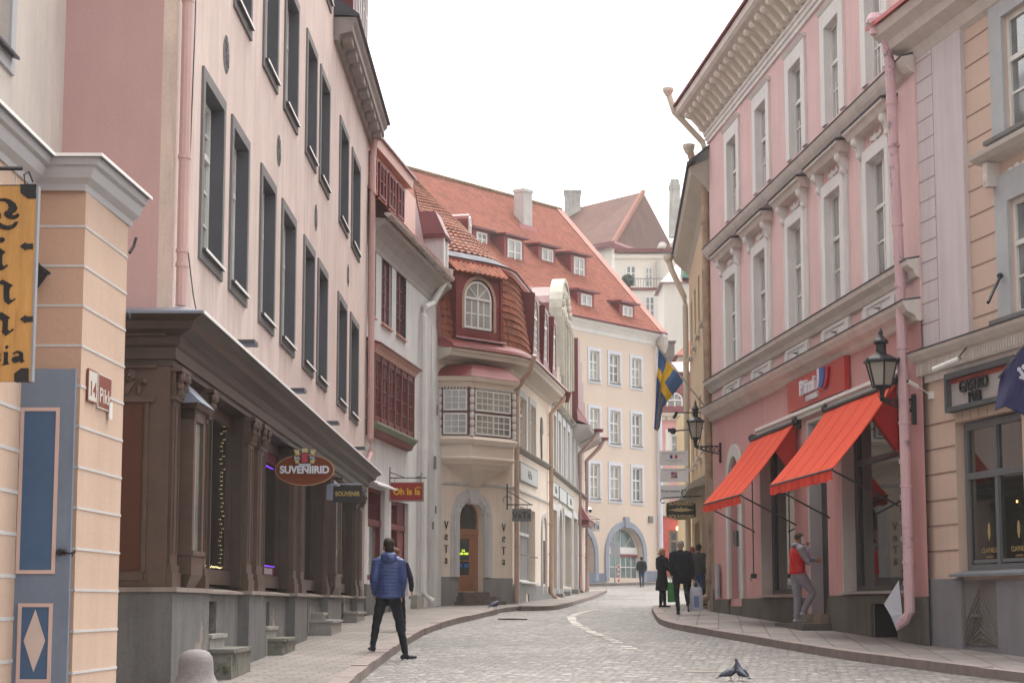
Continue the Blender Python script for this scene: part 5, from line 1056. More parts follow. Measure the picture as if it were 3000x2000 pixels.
c2 = (at(1975, 0, IY).x - x0, at(2008, 0, IY).x - x0); q = M(fI); q.slab([(c2[0], zr - 2.3), (c2[1], zr - 2.3)] + arc(sum(c2) / 2, zr - 1.2, (c2[1] - c2[0]) / 2, 10, 0, 180), -3, -.7); D = q.build('round_dormer', DKRED, endp); window(D, fI, c2[0] + .15, c2[1] - .12, zr - 2.1, zr - 1.0, -.66, WHITEP, GLD, cols=2, rows=2, fw=.08, name='dormer_window')
lp = thing('hanging_lamp', 'lit round lamp hanging in the coral shopfront doorway', 'lamp', tuple(at(1987, 1547, IY - .6))); q = M(); P = at(1987, 1547, IY - .6); q.ball(P, .16, .16, .16, 10, 6); q.build('lamp_globe', glow('lamp_glow', (1, .55, .18), 4), lp); q = M(); q.tube([P + Vector((0, 0, .15)), P + Vector((0, 0, .9))], .02, 5); q.build('cord', IRON, lp)
# yellow quoined wall end seen between the pink house and the tan house
yq = thing('quoined_house', 'narrow slice of a yellow house with grooved corner stones beside the hanging boards', 'building', (8.9, 97, g(97))); P0, P1 = at(2012, 1260, 97), at(2034, 1700, 97)
q = M(); q.box(P0.x, P1.x + 3, 97, 103, 2, 11.2)
for k in range(14): q.box(P0.x - .03, P0.x + .34, 96.95, 97, 2.3 + k * .62, 2.82 + k * .62)
q.build('wall', surf('yellow_plaster', (.62, .48, .28), var=.08), yq)
# ================================================================= RIGHT: pink house with the coral awnings
PR = Fac((4.939, 47.744), (6.4705, 30.47)); KF = Fac((6.371, 31.591), (7.304, 26.257)); KF = Fac((6.371, 31.591), (6.371 + 6.5 * .1829, 31.591 - 6.5 * .9831))
PINKR = surf('rose_plaster', (.74, .51, .50), var=.07, scale=.7, streak=.10, dirt=(.52, .32, .31), dirt_amt=.4); ROSED = surf('deep_rose_plaster', (.58, .31, .30), var=.08, scale=.6, streak=.12, dirt=(.52, .30, .28), dirt_amt=.35)
WTR = surf('off_white_stucco', (.76, .735, .715), var=.06, streak=.10); TANM = surf('beige_moulding', (.66, .60, .555), var=.1, streak=.14)
MODIL = surf('cream_modillion', (.72, .66, .57), var=.08); BASER = surf('dark_base_render', (.13, .115, .095), var=.2, scale=1.5, streak=.3)
RPIPE = surf('rose_pipe_paint', (.66, .44, .47), var=.1, rough=.45, dirt=(.12, .11, .12), dirt_amt=.9, dirt_scale=2.2)
pinkR = thing('rose_shop_house', 'rose pink three storey house with white window surrounds above the coral awnings', 'building', (*PR.A, g(47)), PR.ang)
LR = PR.L; TR = [1.98, 5.17, 8.42, 11.38, 14.25]
hR = [(s + .42, s + 1.5, 10.55, 12.42) for s in TR] + [(s + .55, s + 1.72, 7.05, 9.18) for s in (1.5, 4.7, 8.0, 11.05, 14.0)]
low = [(2.05, 3.3, 1.67, 4.95, 'arch'), (5.35, 8.5, 1.75, 5.1), (9.72, 11.15, 1.35, 5.1), (12.25, 16.0, 1.77, 5.1), (14.2, 15.75, .8, 1.56)]
q = M(PR); wall(q, 0, LR, 6.0, 13.2, hR, back=.3, depth=8); q.build('wall', PINKR, pinkR)
q = M(PR); wall(q, 0, LR, .7, 6.0, low, back=.42, depth=.9, solid=False); q.poly([(0, 0, .7), (0, 0, 6), (0, -8, 6), (0, -8, .7)]); q.poly([(0, -8, .7), (LR, -8, .7), (LR, -8, 6), (0, -8, 6)]); q.build('lower_wall', ROSED, pinkR)
for s in TR:
    a, b_, c, d = s + .42, s + 1.5, 10.55, 12.42
    W = window(pinkR, PR, a, b_, c, d, -.09, WHITEP, [GLC, GLC, GLD], cols=2, rows=(2, 1), transom=.6, fw=.07, bar=.035); casing(W, PR, a, b_, c, d, 0, .3, .05, WTR, bottom=False)
    rv_ = M(PR)
    for s2 in (a, b_ - .012): rv_.box(s2, s2 + .012, -.29, .048, c, d)
    rv_.box(a + .012, b_ - .012, -.29, .048, d - .012, d); rv_.build('reveal', WTR, W)
    q = M(PR); q.prof([(0, d + .3), (.06, d + .3), (.12, d + .37), (0, d + .39)], a - .34, b_ + .34); q.box(a + .2, a + .24, -.14, -.11, c + .1, c + .75); q.build('head_moulding', WTR, W)
for s in (1.5, 4.7, 8.0, 11.05, 14.0):
    a, b_, c, d = s + .55, s + 1.72, 7.05, 9.18
    W = window(pinkR, PR, a, b_, c, d, -.09, WHITEP, [GLC, GLC, GLD], cols=2, rows=(2, 1), transom=.6, fw=.07, bar=.035); casing(W, PR, a, b_, c, d, 0, .22, .06, WTR, bottom=False)
    q = M(PR)
    for s2 in (a, b_ - .012): q.box(s2, s2 + .012, -.29, .058, c, d)
    q.box(a + .012, b_ - .012, -.29, .058, d - .012, d)
    for s2 in (a - .40, b_ + .22): q.box(s2, s2 + .18, 0, .04, 6.9, 9.35); q.box(s2 + .03, s2 + .06, .04, .055, 6.95, 9.3); q.box(s2 + .12, s2 + .15, .04, .055, 6.95, 9.3)
    q.build('pilaster_strip', WTR, W)
    q = M(PR)
    for s2 in (a - .42, b_ + .2): q.ext([(s2, 0, 9.3), (s2 + .2, 0, 9.3), (s2 + .2, .06, 9.3), (s2, .06, 9.3)], [(s2, 0, 9.68), (s2 + .2, 0, 9.68), (s2 + .2, .19, 9.68), (s2, .19, 9.68)]); q.ball((s2 + .1, .15, 9.6), .07, .08, .09, 8, 5); q.ball((s2 + .1, .07, 9.36), .07, .07, .07, 8, 5)
    q.build('scroll_bracket', WTR, W)
    q = M(PR); q.prof([(0, 9.66), (.19, 9.68), (.23, 9.76), (.28, 9.80), (.28, 9.85), (0, 9.88)], a - .55, b_ + .55, .4, .4); q.build('pediment', TANM, W)
    q = M(PR); q.prof([(0, 9.885), (.30, 9.855), (.305, 9.88), (0, 9.93)], a - .7, b_ + .7); q.build('pediment_lead', LEAD, W)
    q = M(PR); c_ = (a + b_) / 2
    q.ball((c_, .03, 9.5), .09, .04, .09, 8, 5)
    for sx in (-1, 1): q.ball((c_ + sx * .15, .02, 9.5), .1, .03, .05, 7, 4); q.ball((c_ + sx * .29, .02, 9.53), .07, .03, .06, 7, 4)
    q.build('floral_relief', WTR, W)
# string cornices
def cornR(pts, mat, nm, s0=-.05, s1=LR + .02):
    q = M(PR); q.prof(pts, s0, s1); q.build(nm, mat, pinkR)
cornR([(0, 10.02), (.08, 10.05), (.14, 10.14), (.17, 10.2), (.20, 10.28), (0, 10.32)], TANM, 'string_cornice'); cornR([(0, 10.325), (.21, 10.285), (.215, 10.305), (0, 10.36)], LEAD, 'string_lead')
cornR([(0, 6.68), (.06, 6.7), (.1, 6.8), (.2, 6.88), (.22, 6.96), (0, 7.0)], TANM, 'sill_cornice'); cornR([(0, 7.002), (.23, 6.963), (.235, 6.983), (0, 7.03)], LEAD, 'sill_lead')
cornR([(0, 5.98), (.07, 6.0), (.1, 6.08), (.22, 6.14), (.28, 6.24), (.30, 6.3), (0, 6.34)], TANM, 'shop_cornice'); cornR([(0, 6.345), (.31, 6.303), (.315, 6.323), (0, 6.37)], LEAD, 'shop_lead')
q = M(PR)
for s in (1.5, 4.7, 8.0, 11.05, 14.0):
    a, b_ = s + .15, s + 2.12
    q.box(a, b_, 0, .05, 6.36, 6.42); q.box(a, b_, 0, .05, 6.62, 6.68); q.box(a, a + .22, 0, .07, 6.42, 6.62); q.box(b_ - .22, b_, 0, .07, 6.42, 6.62); q.box(a + .22, b_ - .22, 0, .025, 6.42, 6.62); q.lathe([(.0, 0), (.1, 0)], ((a + b_) / 2, .04, 6.52), 8)
    q.box((a + b_) / 2 - .07, (a + b_) / 2 + .07, .02, .045, 6.45, 6.6)
q.build('apron_panel', WTR, pinkR)
cornR([(0, 5.18), (.09, 5.18), (.09, 5.23), (.14, 5.26), (.14, 5.32), (0, 5.35)], WTR, 'shop_band', 5.5, 16.6)
cornR([(0, 12.98), (.05, 12.98), (.05, 13.06), (.09, 13.08), (.09, 13.15), (.13, 13.18), (.13, 13.24), (0, 13.26)], WTR, 'frieze_band')
q = M(PR); q.prof([(0, 13.24), (.05, 13.24), (.12, 13.4), (.2, 13.6), (.7, 13.78), (.76, 13.84), (.78, 13.98), (0, 14.0)], -.35, LR + .1); q.build('main_cornice', surf('cream_grey_cornice', (.70, .64, .58), streak=.15), pinkR)
q = M(PR); s = .05
while s < LR - .2:
    q.ext([(s, .05, 13.28), (s + .2, .05, 13.28), (s + .2, .2, 13.28), (s, .2, 13.28)], [(s, .05, 13.62), (s + .2, .05, 13.62), (s + .2, .62, 13.74), (s, .62, 13.74)])
    q.ball((s + .1, .2, 13.34), .11, .1, .1, 7, 4); q.ball((s + .1, .52, 13.66), .11, .12, .09, 7, 4); q.ball((s + .37, .13, 13.5), .09, .06, .12, 7, 4); s += .55
q.build('modillions', MODIL, pinkR)
q = M(PR); q.prof([(-4, 15.6), (.84, 13.99), (.84, 14.05), (-4, 15.75)], -.4, LR + .1); q.build('roof', surf('maroon_gutter_edge', (.22, .06, .06)), pinkR)
# ground floor surrounds, glazing
q = M(PR)
for a, b_, c, d in ((5.35, 5.40, 1.74, 5.1), (12.25, 12.30, 1.77, 5.1), (9.72, 9.77, 1.36, 5.1)): q.box(a, b_, -.24, .02, c, d)
for a, b_ in ((5.4, 8.5), (12.3, 16.0), (9.77, 11.15)): q.box(a, b_, -.24, .01, 5.05, 5.1)
a = arc(2.675, 4.325, .625, 14); b2 = arc(2.675, 4.325, .9, 14)
for k in range(14): q.ext([(a[k][0], 0, a[k][1]), (a[k + 1][0], 0, a[k + 1][1]), (b2[k + 1][0], 0, b2[k + 1][1]), (b2[k][0], 0, b2[k][1])], [(a[k][0], .06, a[k][1]), (a[k + 1][0], .06, a[k + 1][1]), (b2[k + 1][0], .06, b2[k + 1][1]), (b2[k][0], .06, b2[k][1])])
q.box(1.775, 2.05, 0, .06, 1.67, 4.325); q.box(3.3, 3.575, 0, .06, 1.67, 4.325)
q.build('window_surround', surf('light_grey_surround', (.60, .575, .55), var=.06, streak=.1), pinkR)
q = M(PR); q.box(2.05, 3.3, -.22, -.15, 1.67, 4.95)
for k in range(3): q.box(2.15, 3.2, -.15, -.13, 1.85 + k * .95, 2.65 + k * .95)
q.build('arched_door', surf('grey_white_door', (.50, .49, .49), var=.06), pinkR)
q = M(PR); q.box(2.95, 3.25, .062, .12, 2.85, 3.2); q.box(2.72, 2.8, .062, .09, 2.95, 3.2); q.build('intercom', LEAD, pinkR)
INT = surf('warm_shop_interior', (.55, .49, .42), var=.6, scale=1.1); DKF = paint('dark_shop_frame', (.035, .035, .04), rough=.4)
for (a, b_, c, d) in ((5.4, 8.5, 1.75, 5.05), (12.3, 16.0, 1.77, 5.05)):
    q = M(PR); q.box(a, a + .22, -.3, -.22, c, d); q.box(b_ - .08, b_, -.3, -.22, c, d); q.box(a + .22, b_ - .08, -.3, -.22, c, c + .1); q.box(a + .22, b_ - .08, -.3, -.22, d - .08, d); q.box(a + .22, b_ - .08, -.3, -.22, 4.02, 4.12)
    W = q.build('shop_window_frame', DKF, pinkR); q = M(PR); q.box(a + .22, b_ - .08, -.27, -.265, c + .1, d - .08); q.build('pane', CLEAR, W)
    q = M(PR); q.poly([(a, -3, c), (b_, -3, c), (b_, -3, d), (a, -3, d)]); q.poly([(a, -.4, c), (a, -3, c), (a, -3, d), (a, -.4, d)]); q.poly([(b_, -.4, c), (b_, -3, c), (b_, -3, d), (b_, -.4, d)]); q.poly([(a, -.4, c), (b_, -.4, c), (b_, -3, c), (a, -3, c)]); q.poly([(a, -.4, d), (b_, -.4, d), (b_, -3, d), (a, -3, d)]); q.build('interior', INT, W)
    for nm, mt, n_, lo, hi in (('display_pale', surf('pale_display', (.45, .42, .36), var=.4, scale=3), 4, .5, 2.2), ('display_dark', surf('dark_display', (.07, .06, .07), var=.4, scale=3), 6, .4, 1.7), ('display_red', surf('red_display', (.30, .03, .03), var=.3), 3, .3, .8)):
        q = M(PR)
        for k in range(n_): s = a + .2 + rnd.random() * (b_ - a - .6); o = -rnd.uniform(.6, 2.2); z = c + (.02 if nm != 'display_red' else rnd.uniform(.5, 2.2)); q.box(s, s + rnd.uniform(.12, .5), o - .15, o, z, z + rnd.uniform(lo, hi))
        q.build(nm, mt, W)
q = M(PR)
for k in range(5): s = 14.0 + k * .32; q.poly([(s, -.5, 2.98), (s + .26, -.5, 2.98), (s + .13, -.5, 2.72)])
q.build('orange_bunting', surf('orange_pennant', (.8, .28, .06)), pinkR)
q = M(PR); q.box(14.0, 15.3, -.45, -.44, 3.75, 4.25); fz = q.build('window_poster', paint('maroon_poster', (.20, .02, .02)), pinkR); q = M(PR); q.box(14.2, 15.0, -.438, -.432, 3.95, 4.05); q.build('poster_stripe', WHITEP, fz)
q = M(PR)
for k in range(4): q.ball((14.1 + k * .42, -.9, 3.2 - .08 * k), .05, .05, .05, 7, 4)
q.build('shop_lamps', glow('amber_shop_lamp', (1, .45, .12), 2), pinkR)
q = M(PR); q.box(5.35, 8.9, -.02, .10, 1.69, 1.73); q.box(12.2, 16.3, -.02, .10, 1.72, 1.77); q.build('sill', surf('pale_sill', (.36, .34, .31)), pinkR)
# doorway of the shop
q = M(PR); q.box(9.771, 9.79, -.235, .0, 1.37, 5.04); q.box(9.79, 11.15, -.3, -.24, 4.6, 5.05); DWL = q.build('shop_door_panel', surf('lilac_grey_door', (.46, .43, .45), var=.06), pinkR)
q = M(PR); q.box(9.79, 10.65, -.3, -.235, 1.37, 4.6); q.build('door_jamb', DKF, pinkR)
q = M(PR); q.box(10.65, 11.15, -.3, -.26, 1.37, 4.6); DRD = q.build('red_door', paint('deep_red_door', (.25, .02, .02)), pinkR)
q = M(PR); q.tube([(10.8, -.22, 2.2), (10.8, -.22, 2.9)], .02, 6); q.build('door_handle', STONE, DRD)
q = M(PR); q.tube([(10.1 + .1 * math.sin(t * .9) * (1 + .2 * math.cos(3 * t)), -.352, 3.82 + .09 * math.sin(t * 1.8 + .5) + .01 * t) for t in [k * .35 for k in range(20)]], .006, 4); q.tube([(10.05 + .02 * k, -.352, 2.85 + .05 * math.sin(k * 2.1)) for k in range(10)], .006, 4); q.tube([(10.05 + .02 * k, -.352, 1.6 + .04 * math.sin(k * 1.7)) for k in range(12)], .006, 4); q.build('graffiti', LEAD, DWL)
q = M(PR)
def zg(s): return g(PR.w(s, 0, 0).y) + .1
q.box(0, 1.9, 0, .05, .7, 1.66); q.box(3.4, 9.4, 0, .05, .7, 1.67); q.box(11.15, 14.2, 0, .05, .7, 1.70); q.box(15.75, LR, 0, .05, .7, 1.66); q.box(14.2, 15.75, 0, .05, 1.56, 1.70); q.box(2.0, 3.3, 0, .04, .7, 1.5); q.build('base_course', BASER, pinkR)
q = M(PR); q.box(14.2, 15.75, -.5, -.40, .7, 1.56); q.box(14.201, 14.22, -.40, -.005, .8, 1.555); q.box(14.22, 15.75, -.40, -.005, 1.54, 1.555); q.build('cellar_opening', surf('cellar_black', (.02, .02, .018)), pinkR)  # black back sheet and lining paint the shade inside the opening
q = M(PR); q.box(9.5, 11.3, -.1, .22, .9, 1.36); q.build('threshold', surf('worn_step', (.26, .20, .15), var=.25, scale=4), pinkR)
st = M(PR); st.ext([(9.2, .06, .85), (11.5, .06, .85), (11.5, .62, .85), (9.2, .62, .85)], [(9.22, .06, 1.185), (11.48, .06, 1.185), (11.48, .60, 1.185), (9.22, .60, 1.185)]); setp(st.build('door_step', surf('dark_worn_step', (.10, .09, .08), var=.3, scale=3), base=PR.w(10.3, .3, .9)), 'dark worn stone step under the man in the red vest', 'step')
q = M(PR); q.box(.55, .85, .05, .1, 1.7, 2.5); q.build('notice_board', surf('grey_notice', (.38, .36, .40)), pinkR)
# pipes
rp = pipe(pinkR, [PR.w(16.95, .6, 11.0), PR.w(16.95, .35, 10.75), PR.w(16.95, .28, 10.3), PR.w(16.95, .20, 6.6), PR.w(16.98, .20, 1.42), PR.w(16.93, .27, 1.30), PR.w(16.85, .38, 1.22)], .085, RPIPE, (9.6, 8.9, 7.6, 6.6, 5.6, 4.4, 3.4, 2.2, 1.4))
q = M(PR); q.lathe([(.09, 10.75), (.10, 10.85), (.15, 10.93), (.15, 11.0), (.10, 11.1)], (16.95, .5, 0), 12); q.build('hopper', RPIPE, pinkR)
for k in range(22):
    q = M(PR); z = rnd.choice((rnd.uniform(1.5, 3.2), rnd.uniform(1.7, 2.9), rnd.uniform(3.2, 4.4))); an = R(rnd.uniform(95, 185)); w_ = rnd.uniform(.2, .45); h_ = rnd.uniform(.025, .09)
    for j in range(3):
        a0, a1 = an + w_ * j / 1.5, an + w_ * (j + 1) / 1.5; q.poly([(16.98 + .109 * math.cos(a0), .20 + .109 * math.sin(a0), z), (16.98 + .109 * math.cos(a1), .20 + .109 * math.sin(a1), z), (16.98 + .109 * math.cos(a1), .20 + .109 * math.sin(a1), z + h_), (16.98 + .109 * math.cos(a0), .20 + .109 * math.sin(a0), z + h_)])
    q.build('sticker', rnd.choice([WHITEP, surf('torn_dark_sticker', (.05, .05, .06)), surf('blue_grey_sticker', (.22, .25, .34)), surf('torn_dark_sticker', (.05, .05, .06)), surf('pale_torn', (.5, .45, .45))]), rp)
q = M(); P = PR.w(16.9, .33, 0); q.poly([(P.x - .02, P.y - .06, 1.92), (P.x - .26, P.y - .04, 1.55), (P.x - .16, P.y - .07, 1.36), (P.x - .06, P.y - .02, 1.12), (P.x + .02, P.y - .05, 1.4)]); q.poly([(P.x + .09, P.y - .06, 1.75), (P.x + .17, P.y - .06, 1.4), (P.x + .1, P.y - .05, 1.42)])
setp(q.build('torn_poster', surf('torn_paper', (.55, .56, .62), var=.05), base=(P.x, P.y, 1.4)), 'torn pale paper poster peeling off the foot of the pink drainpipe', 'poster')
q = M(PR); q.tube([(16.55, .12, 5.1), (16.6, .12, 1.6)], .018, 6); q.build('cable_conduit', LEAD, pinkR)
# far corner gutter and stained pipe
STP = surf('stained_cream_pipe', (.50, .36, .26), var=.3, scale=3, streak=.5, dirt=(.09, .07, .05), dirt_amt=.85, dirt_scale=1.6)
pipe(pinkR, [PR.w(-.4, .92, 14.3), PR.w(-.4, .8, 13.9), PR.w(-.3, .1, 13.1), PR.w(-.2, .06, 12.9)], .08, surf('cream_gutter', (.60, .53, .43)))
q = M(PR); q.lathe([(.07, 14.3), (.14, 14.42), (.14, 14.5)], (-.4, .95, 0), 10); q.build('hopper', surf('cream_gutter', (.60, .53, .43)), pinkR)
# awnings
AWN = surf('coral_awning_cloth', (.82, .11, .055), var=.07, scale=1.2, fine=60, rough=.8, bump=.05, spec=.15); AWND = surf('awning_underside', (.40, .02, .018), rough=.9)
nt_ = AWN.node_tree; tl = N(nt_, 'ShaderNodeBsdfTranslucent'); tl.inputs[0].default_value = (.85, .12, .06, 1); mxs = N(nt_, 'ShaderNodeMixShader'); mxs.inputs[0].default_value = .3
nt_.links.new(nt_.nodes['Principled BSDF'].outputs[0], mxs.inputs[1]); nt_.links.new(tl.outputs[0], mxs.inputs[2]); nt_.links.new(mxs.outputs[0], nt_.nodes['Material Output'].inputs[0])
def awning(s0, s1, zt, zb_, oo, lab, crank=None):
    base = PR.w((s0 + s1) / 2, 0, zt); t = thing('awning', lab, 'awning', base, PR.ang, 'coral shop awnings'); n = 26; mm = 12
    def P(u, v):
        sag = .045 * math.sin(math.pi * v) + .012 * math.sin(u * 38 + 1.5 * math.sin(v * 5)) * (.3 + v) * .6 + .016 * math.sin(u * math.pi * 5) * math.sin(math.pi * v) + .01 * math.sin(u * 11 + v * 3)
        return (s0 + (s1 - s0) * u, .1 + (oo - .1) * v, zt + (zb_ - zt) * v - sag)
    q = M(PR); idx = [[q.p(*P(i / n, j / mm)) for j in range(mm + 1)] for i in range(n + 1)]
    idu = [[q.p(P(i / n, j / mm)[0], P(i / n, j / mm)[1], P(i / n, j / mm)[2] - .012) for j in range(mm + 1)] for i in range(n + 1)]
    for i in range(n):
        for j in range(mm): q.f.append([idx[i][j], idx[i + 1][j], idx[i + 1][j + 1], idx[i][j + 1]]); q.f.append([idu[i][j], idu[i + 1][j], idu[i + 1][j + 1], idu[i][j + 1]])
    for i in (0, n):
        for j in range(mm): q.f.append([idx[i][j], idx[i][j + 1], idu[i][j + 1], idu[i][j]])
    q.build('canopy', AWN, t, smooth=True)
    q = M(PR)
    for f_ in (.2, .4, .6, .8):
        pts = [P(f_, j / mm) for j in range(mm + 1)]; q.tube([(a, b_, c + .004) for a, b_, c in pts], .006, 4)
    q.build('seam', AWN, t)
    q = M(PR); prev = None
    for i in range(n * 3 + 1):
        u = i / (n * 3); s = s0 + (s1 - s0) * u; wv = .014 * math.sin(u * 60) + .008 * math.sin(u * 23); a = q.p(s, oo + .005, zb_ - .01); b_ = q.p(s, oo + .006 + wv, zb_ - .19 + .012 * math.sin(u * 47))
        if prev: q.f.append([prev[0], a, b_, prev[1]])
        prev = (a, b_)
    q.build('valance', surf('valance_cloth', (.70, .045, .02), rough=.85), t)
    q = M(PR)
    q.poly([P(0, 0), P(0, 1), (s0, oo * .45, zt - (zt - zb_) * .95), (s0, .12, zt - .5)]) if False else None
    q.poly([(s1 - .02, .1, zt - .03), (s1 - .02, oo * .42, zt - (zt - zb_) * .40), (s1 - .02, .1, zt - 1.15)])
    q.build('side_cloth', AWND, t)
    for s in (s0 + .08, s1 - .05):
        q = M(PR); q.tube([(s, oo - .02, zb_ - .03), (s, .1, zb_ - .6)], .017, 6); q.build('arm', IRON, t)
    q = M(PR); q.tube([(s0, oo, zb_ - .01), (s1, oo, zb_ - .01)], .02, 6); q.tube([(s0 - .05, .12, zt), (s1 + .08, .12, zt)], .045, 8); q.build('front_bar', IRON, t)
    q = M(PR)
    for s in (s0 - .06, s1 + .09): q.ball((s, .1, zt + .03), .06, .09, .09, 8, 5); q.box(s - .03, s + .03, 0, .1, zt - .12, zt + .1)
    q.build('bracket', IRON, t)
    if crank: q = M(PR); q.tube([(crank, .14, zt - .4), (crank, .14, 2.15)], .014, 6); q.box(crank - .05, crank + .05, .08, .2, 2.1, 2.2); q.tube([(crank - .08, .2, 2.1), (crank + .05, .2, 2.05)], .015, 5); q.build('crank_rod', IRON, t)
awning(5.1, 9.1, 5.13, 3.70, 1.22, 'smaller coral red awning beside the arched door, farther along the wall', 4.15 + 1.0)
awning(11.65, 16.25, 5.13, 3.72, 1.2, 'larger coral red awning in front of the drainpipe and street lantern')
# shop sign
SGR = paint('tomato_red_panel', (.46, .042, .032), rough=.35, var=.04)
sg_ = thing('shop_sign', 'red shop sign reading rimi express under the beige cornice', 'sign', PR.w(10.8, .05, 5.4), PR.ang)
q = M(PR); q.box(8.56, 13.05, .02, .12, 5.36, 5.975); q.build('panel', SGR, sg_)
WL = paint('white_sign_letters', (.72, .70, .76))
text('Rimi', .37, PR.w(10.42, .15, 5.60), (*PR.d, 0), (0, 0, 1), WL, sg_, depth=.03, bold=.014, sx=1.85)
text('EXPRESS', .14, PR.w(10.7, .14, 5.44), (*PR.d, 0), (0, 0, 1), WL, sg_, depth=.02, bold=.005, sx=1.7)
def blade(pts, o0, o1, mat, nm): q = M(PR); q.slab(pts, o0, o1); q.build(nm, mat, sg_)
blade([(11.22, 5.60), (11.24, 5.8), (11.22, 5.95), (11.36, 5.95), (11.5, 5.93), (11.44, 5.78), (11.36, 5.62), (11.3, 5.59)], .13, .17, WL, 'logo_white')
blade([(11.42, 5.94), (11.82, 5.92), (11.80, 5.76), (11.68, 5.62), (11.5, 5.57), (11.32, 5.58), (11.42, 5.74)], .13, .175, paint('logo_blue_paint', (.02, .09, .35)), 'logo_blue')
blade([(11.83, 5.91), (12.05, 5.90), (12.0, 5.72), (11.88, 5.58), (11.7, 5.53), (11.55, 5.55), (11.7, 5.61), (11.81, 5.75)], .13, .165, paint('logo_crimson', (.36, .0, .03)), 'logo_red')
# ================================================================= RIGHT: pub house with grooved orange plaster
KL = 6.4
LILAC = surf('lilac_pilaster_plaster', (.63, .56, .57), var=.06, scale=.8, streak=.15, dirt=(.46, .38, .36), dirt_amt=.35); ORG = surf('buff_orange_plaster', (.62, .46, .375), var=.06, scale=.8, streak=.1)
pub = thing('pub_house', 'buff orange house with a lilac corner pilaster and a grey pub window', 'building', (*KF.w(.9, 0, 0)[:2], g(30)), KF.ang)
hK = [(2.07, 4.38, 2.0, 4.28), (4.25, 5.6, 8.25, 10.0), (4.25, 5.6, 5.6, 7.28)]
q = M(KF); wall(q, .88, KL, .6, 10.9, hK, back=.35, depth=8); q.build('wall', ORG, pub)
q = M(KF); q.box(.86, 2.85, 0.0, .07, 5.45, 10.5); q.build('corner_pilaster', LILAC, pub)
GRV = surf('groove_shadow', (.30, .20, .17)); q = M(KF)
for k in range(16):
    z = 5.76 + k * .326 - .1; q.box(.9, 1.75, .0705, .073, z + .25, z + .268)
q.box(1.75, 1.762, .0705, .073, 5.5, 10.5); q.build('groove', surf('lilac_groove', (.33, .26, .27)), pub)
q = M(KF)
for k in range(15):
    z = 5.38 + k * .384; q.box(2.86, 3.78, .0015, .006, z, z + .02)
for z in (4.43 - .1, 3.94, 3.55, 3.14, 2.75, 2.36): q.box(.9, 2.07, .0015, .006, z - .012, z + .012)
for z in (3.94, 3.55, 3.14, 2.75, 2.36): q.box(4.6, KL, .0015, .006, z - .012, z + .012)
for k in range(4): q.box(2.35 + k * .3, 2.362 + k * .3, .0015, .006, 4.29, 4.43)
q.build('joint_groove', GRV, pub)
for (a, b_, c, d) in hK[1:]:
    W = window(pub, KF, a, b_, c, d, -.04, WHITEP, GLD, cols=2, rows=(2, 1), transom=.62, fw=.08); casing(W, KF, a, b_, c, d, 0, .42, .05, surf('blue_grey_surround', (.46, .47, .49)), bottom=False)
    q = M(KF); q.prof([(0, c - .08), (.16, c - .06), (.16, c), (0, c + .02)], a - .5, b_ + .5); q.build('sill', GREYC, W)
    if d < 8: q = M(KF); q.prof([(0, 7.9), (.2, 7.95), (.3, 8.0), (.32, 8.06), (0, 8.12)], a - .7, b_ + .7); q.box(a - .45, a - .3, 0, .2, 7.55, 7.9); q.ball((a - .38, .14, 7.66), .08, .1, .12, 8, 5); q.build('hood_mould', TANM, W)
    if d < 8:
        q = M(KF)
        for k in range(5): q.ball((a + .1 + k * .22, .02, 7.7 + .02 * (k % 2)), .1, .03, .05, 7, 4)
        q.build('floral_relief', WTR, W)
q = M(KF); q.prof([(0, 5.0), (.05, 5.0), (.06, 5.1), (.12, 5.12), (.13, 5.32), (.18, 5.34), (.26, 5.42), (.28, 5.47), (0, 5.5)], .9, KL); q.build('pub_cornice', TANM, pub)
q = M(KF)
for k in range(60): q.box(1.0 + k * .09, 1.045 + k * .09, .131, .145, 5.15, 5.28)
q.build('fluting', TANM, pub); q = M(KF); q.prof([(0, 5.503), (.29, 5.473), (.295, 5.49), (0, 5.53)], .88, KL); q.build('cornice_lead', LEAD, pub)
q = M(KF); q.prof([(0, 10.2), (.08, 10.25), (.15, 10.4), (.35, 10.5), (.4, 10.62), (.55, 10.72), (.6, 10.85), (0, 10.9)], .7, KL, m0=.3); q.build('eave_cornice', TANM, pub)
q = M(KF); q.prof([(-4, 13), (.66, 10.86), (.66, 10.93), (-4, 13.1)], .45, KL); q.build('roof', paint('bright_red_roof_edge', (.45, .05, .04)), pub)
GRYT = paint('grey_timber', (.14, .145, .155), rough=.45, var=.1)
W = window(pub, KF, 2.12, 4.34, 2.02, 4.26, -.12, GRYT, surf('dummy', (0, 0, 0)) if False else glass('pub_glass', (.012, .014, .012), (.035, .035, .03), amt=.1, rough=.03), cols=2, rows=1, transom=.64, fw=.11, bar=.05, name='pub_window')
q = M(KF)
for s in (2.34, 3.34):
    q.box(s, s + .9, -.145, -.12, 2.15, 2.2)
q.build('window_rail', GRYT, W); q = M(KF); q.prof([(-.1, 2.0), (.13, 1.95), (.13, 1.99), (-.1, 2.04)], 1.98, 4.5); q.build('sill', surf('slate_sill', (.20, .21, .23)), W)
GOLD = surf('gold_print', (.42, .30, .12))
q = M(KF)
for s in (2.85, 3.85):
    for k in range(5): q.ball((s, -.148, 2.5 + k * .04), .03 + .015 * math.sin(k), .003, .02, 7, 4)
    q.ball((s, -.148, 2.62), .05, .003, .12, 10, 5)
q.build('gold_emblem', GOLD, W)
for s in (2.85, 3.85): text('CLAYHILLS', .1, KF.w(s, -.146, 2.3), (*KF.d, 0), (0, 0, 1), GOLD, W, depth=.001, bold=.001, sx=1.1); text('GASTROPUB', .045, KF.w(s, -.146, 2.22), (*KF.d, 0), (0, 0, 1), GOLD, W, depth=.001)
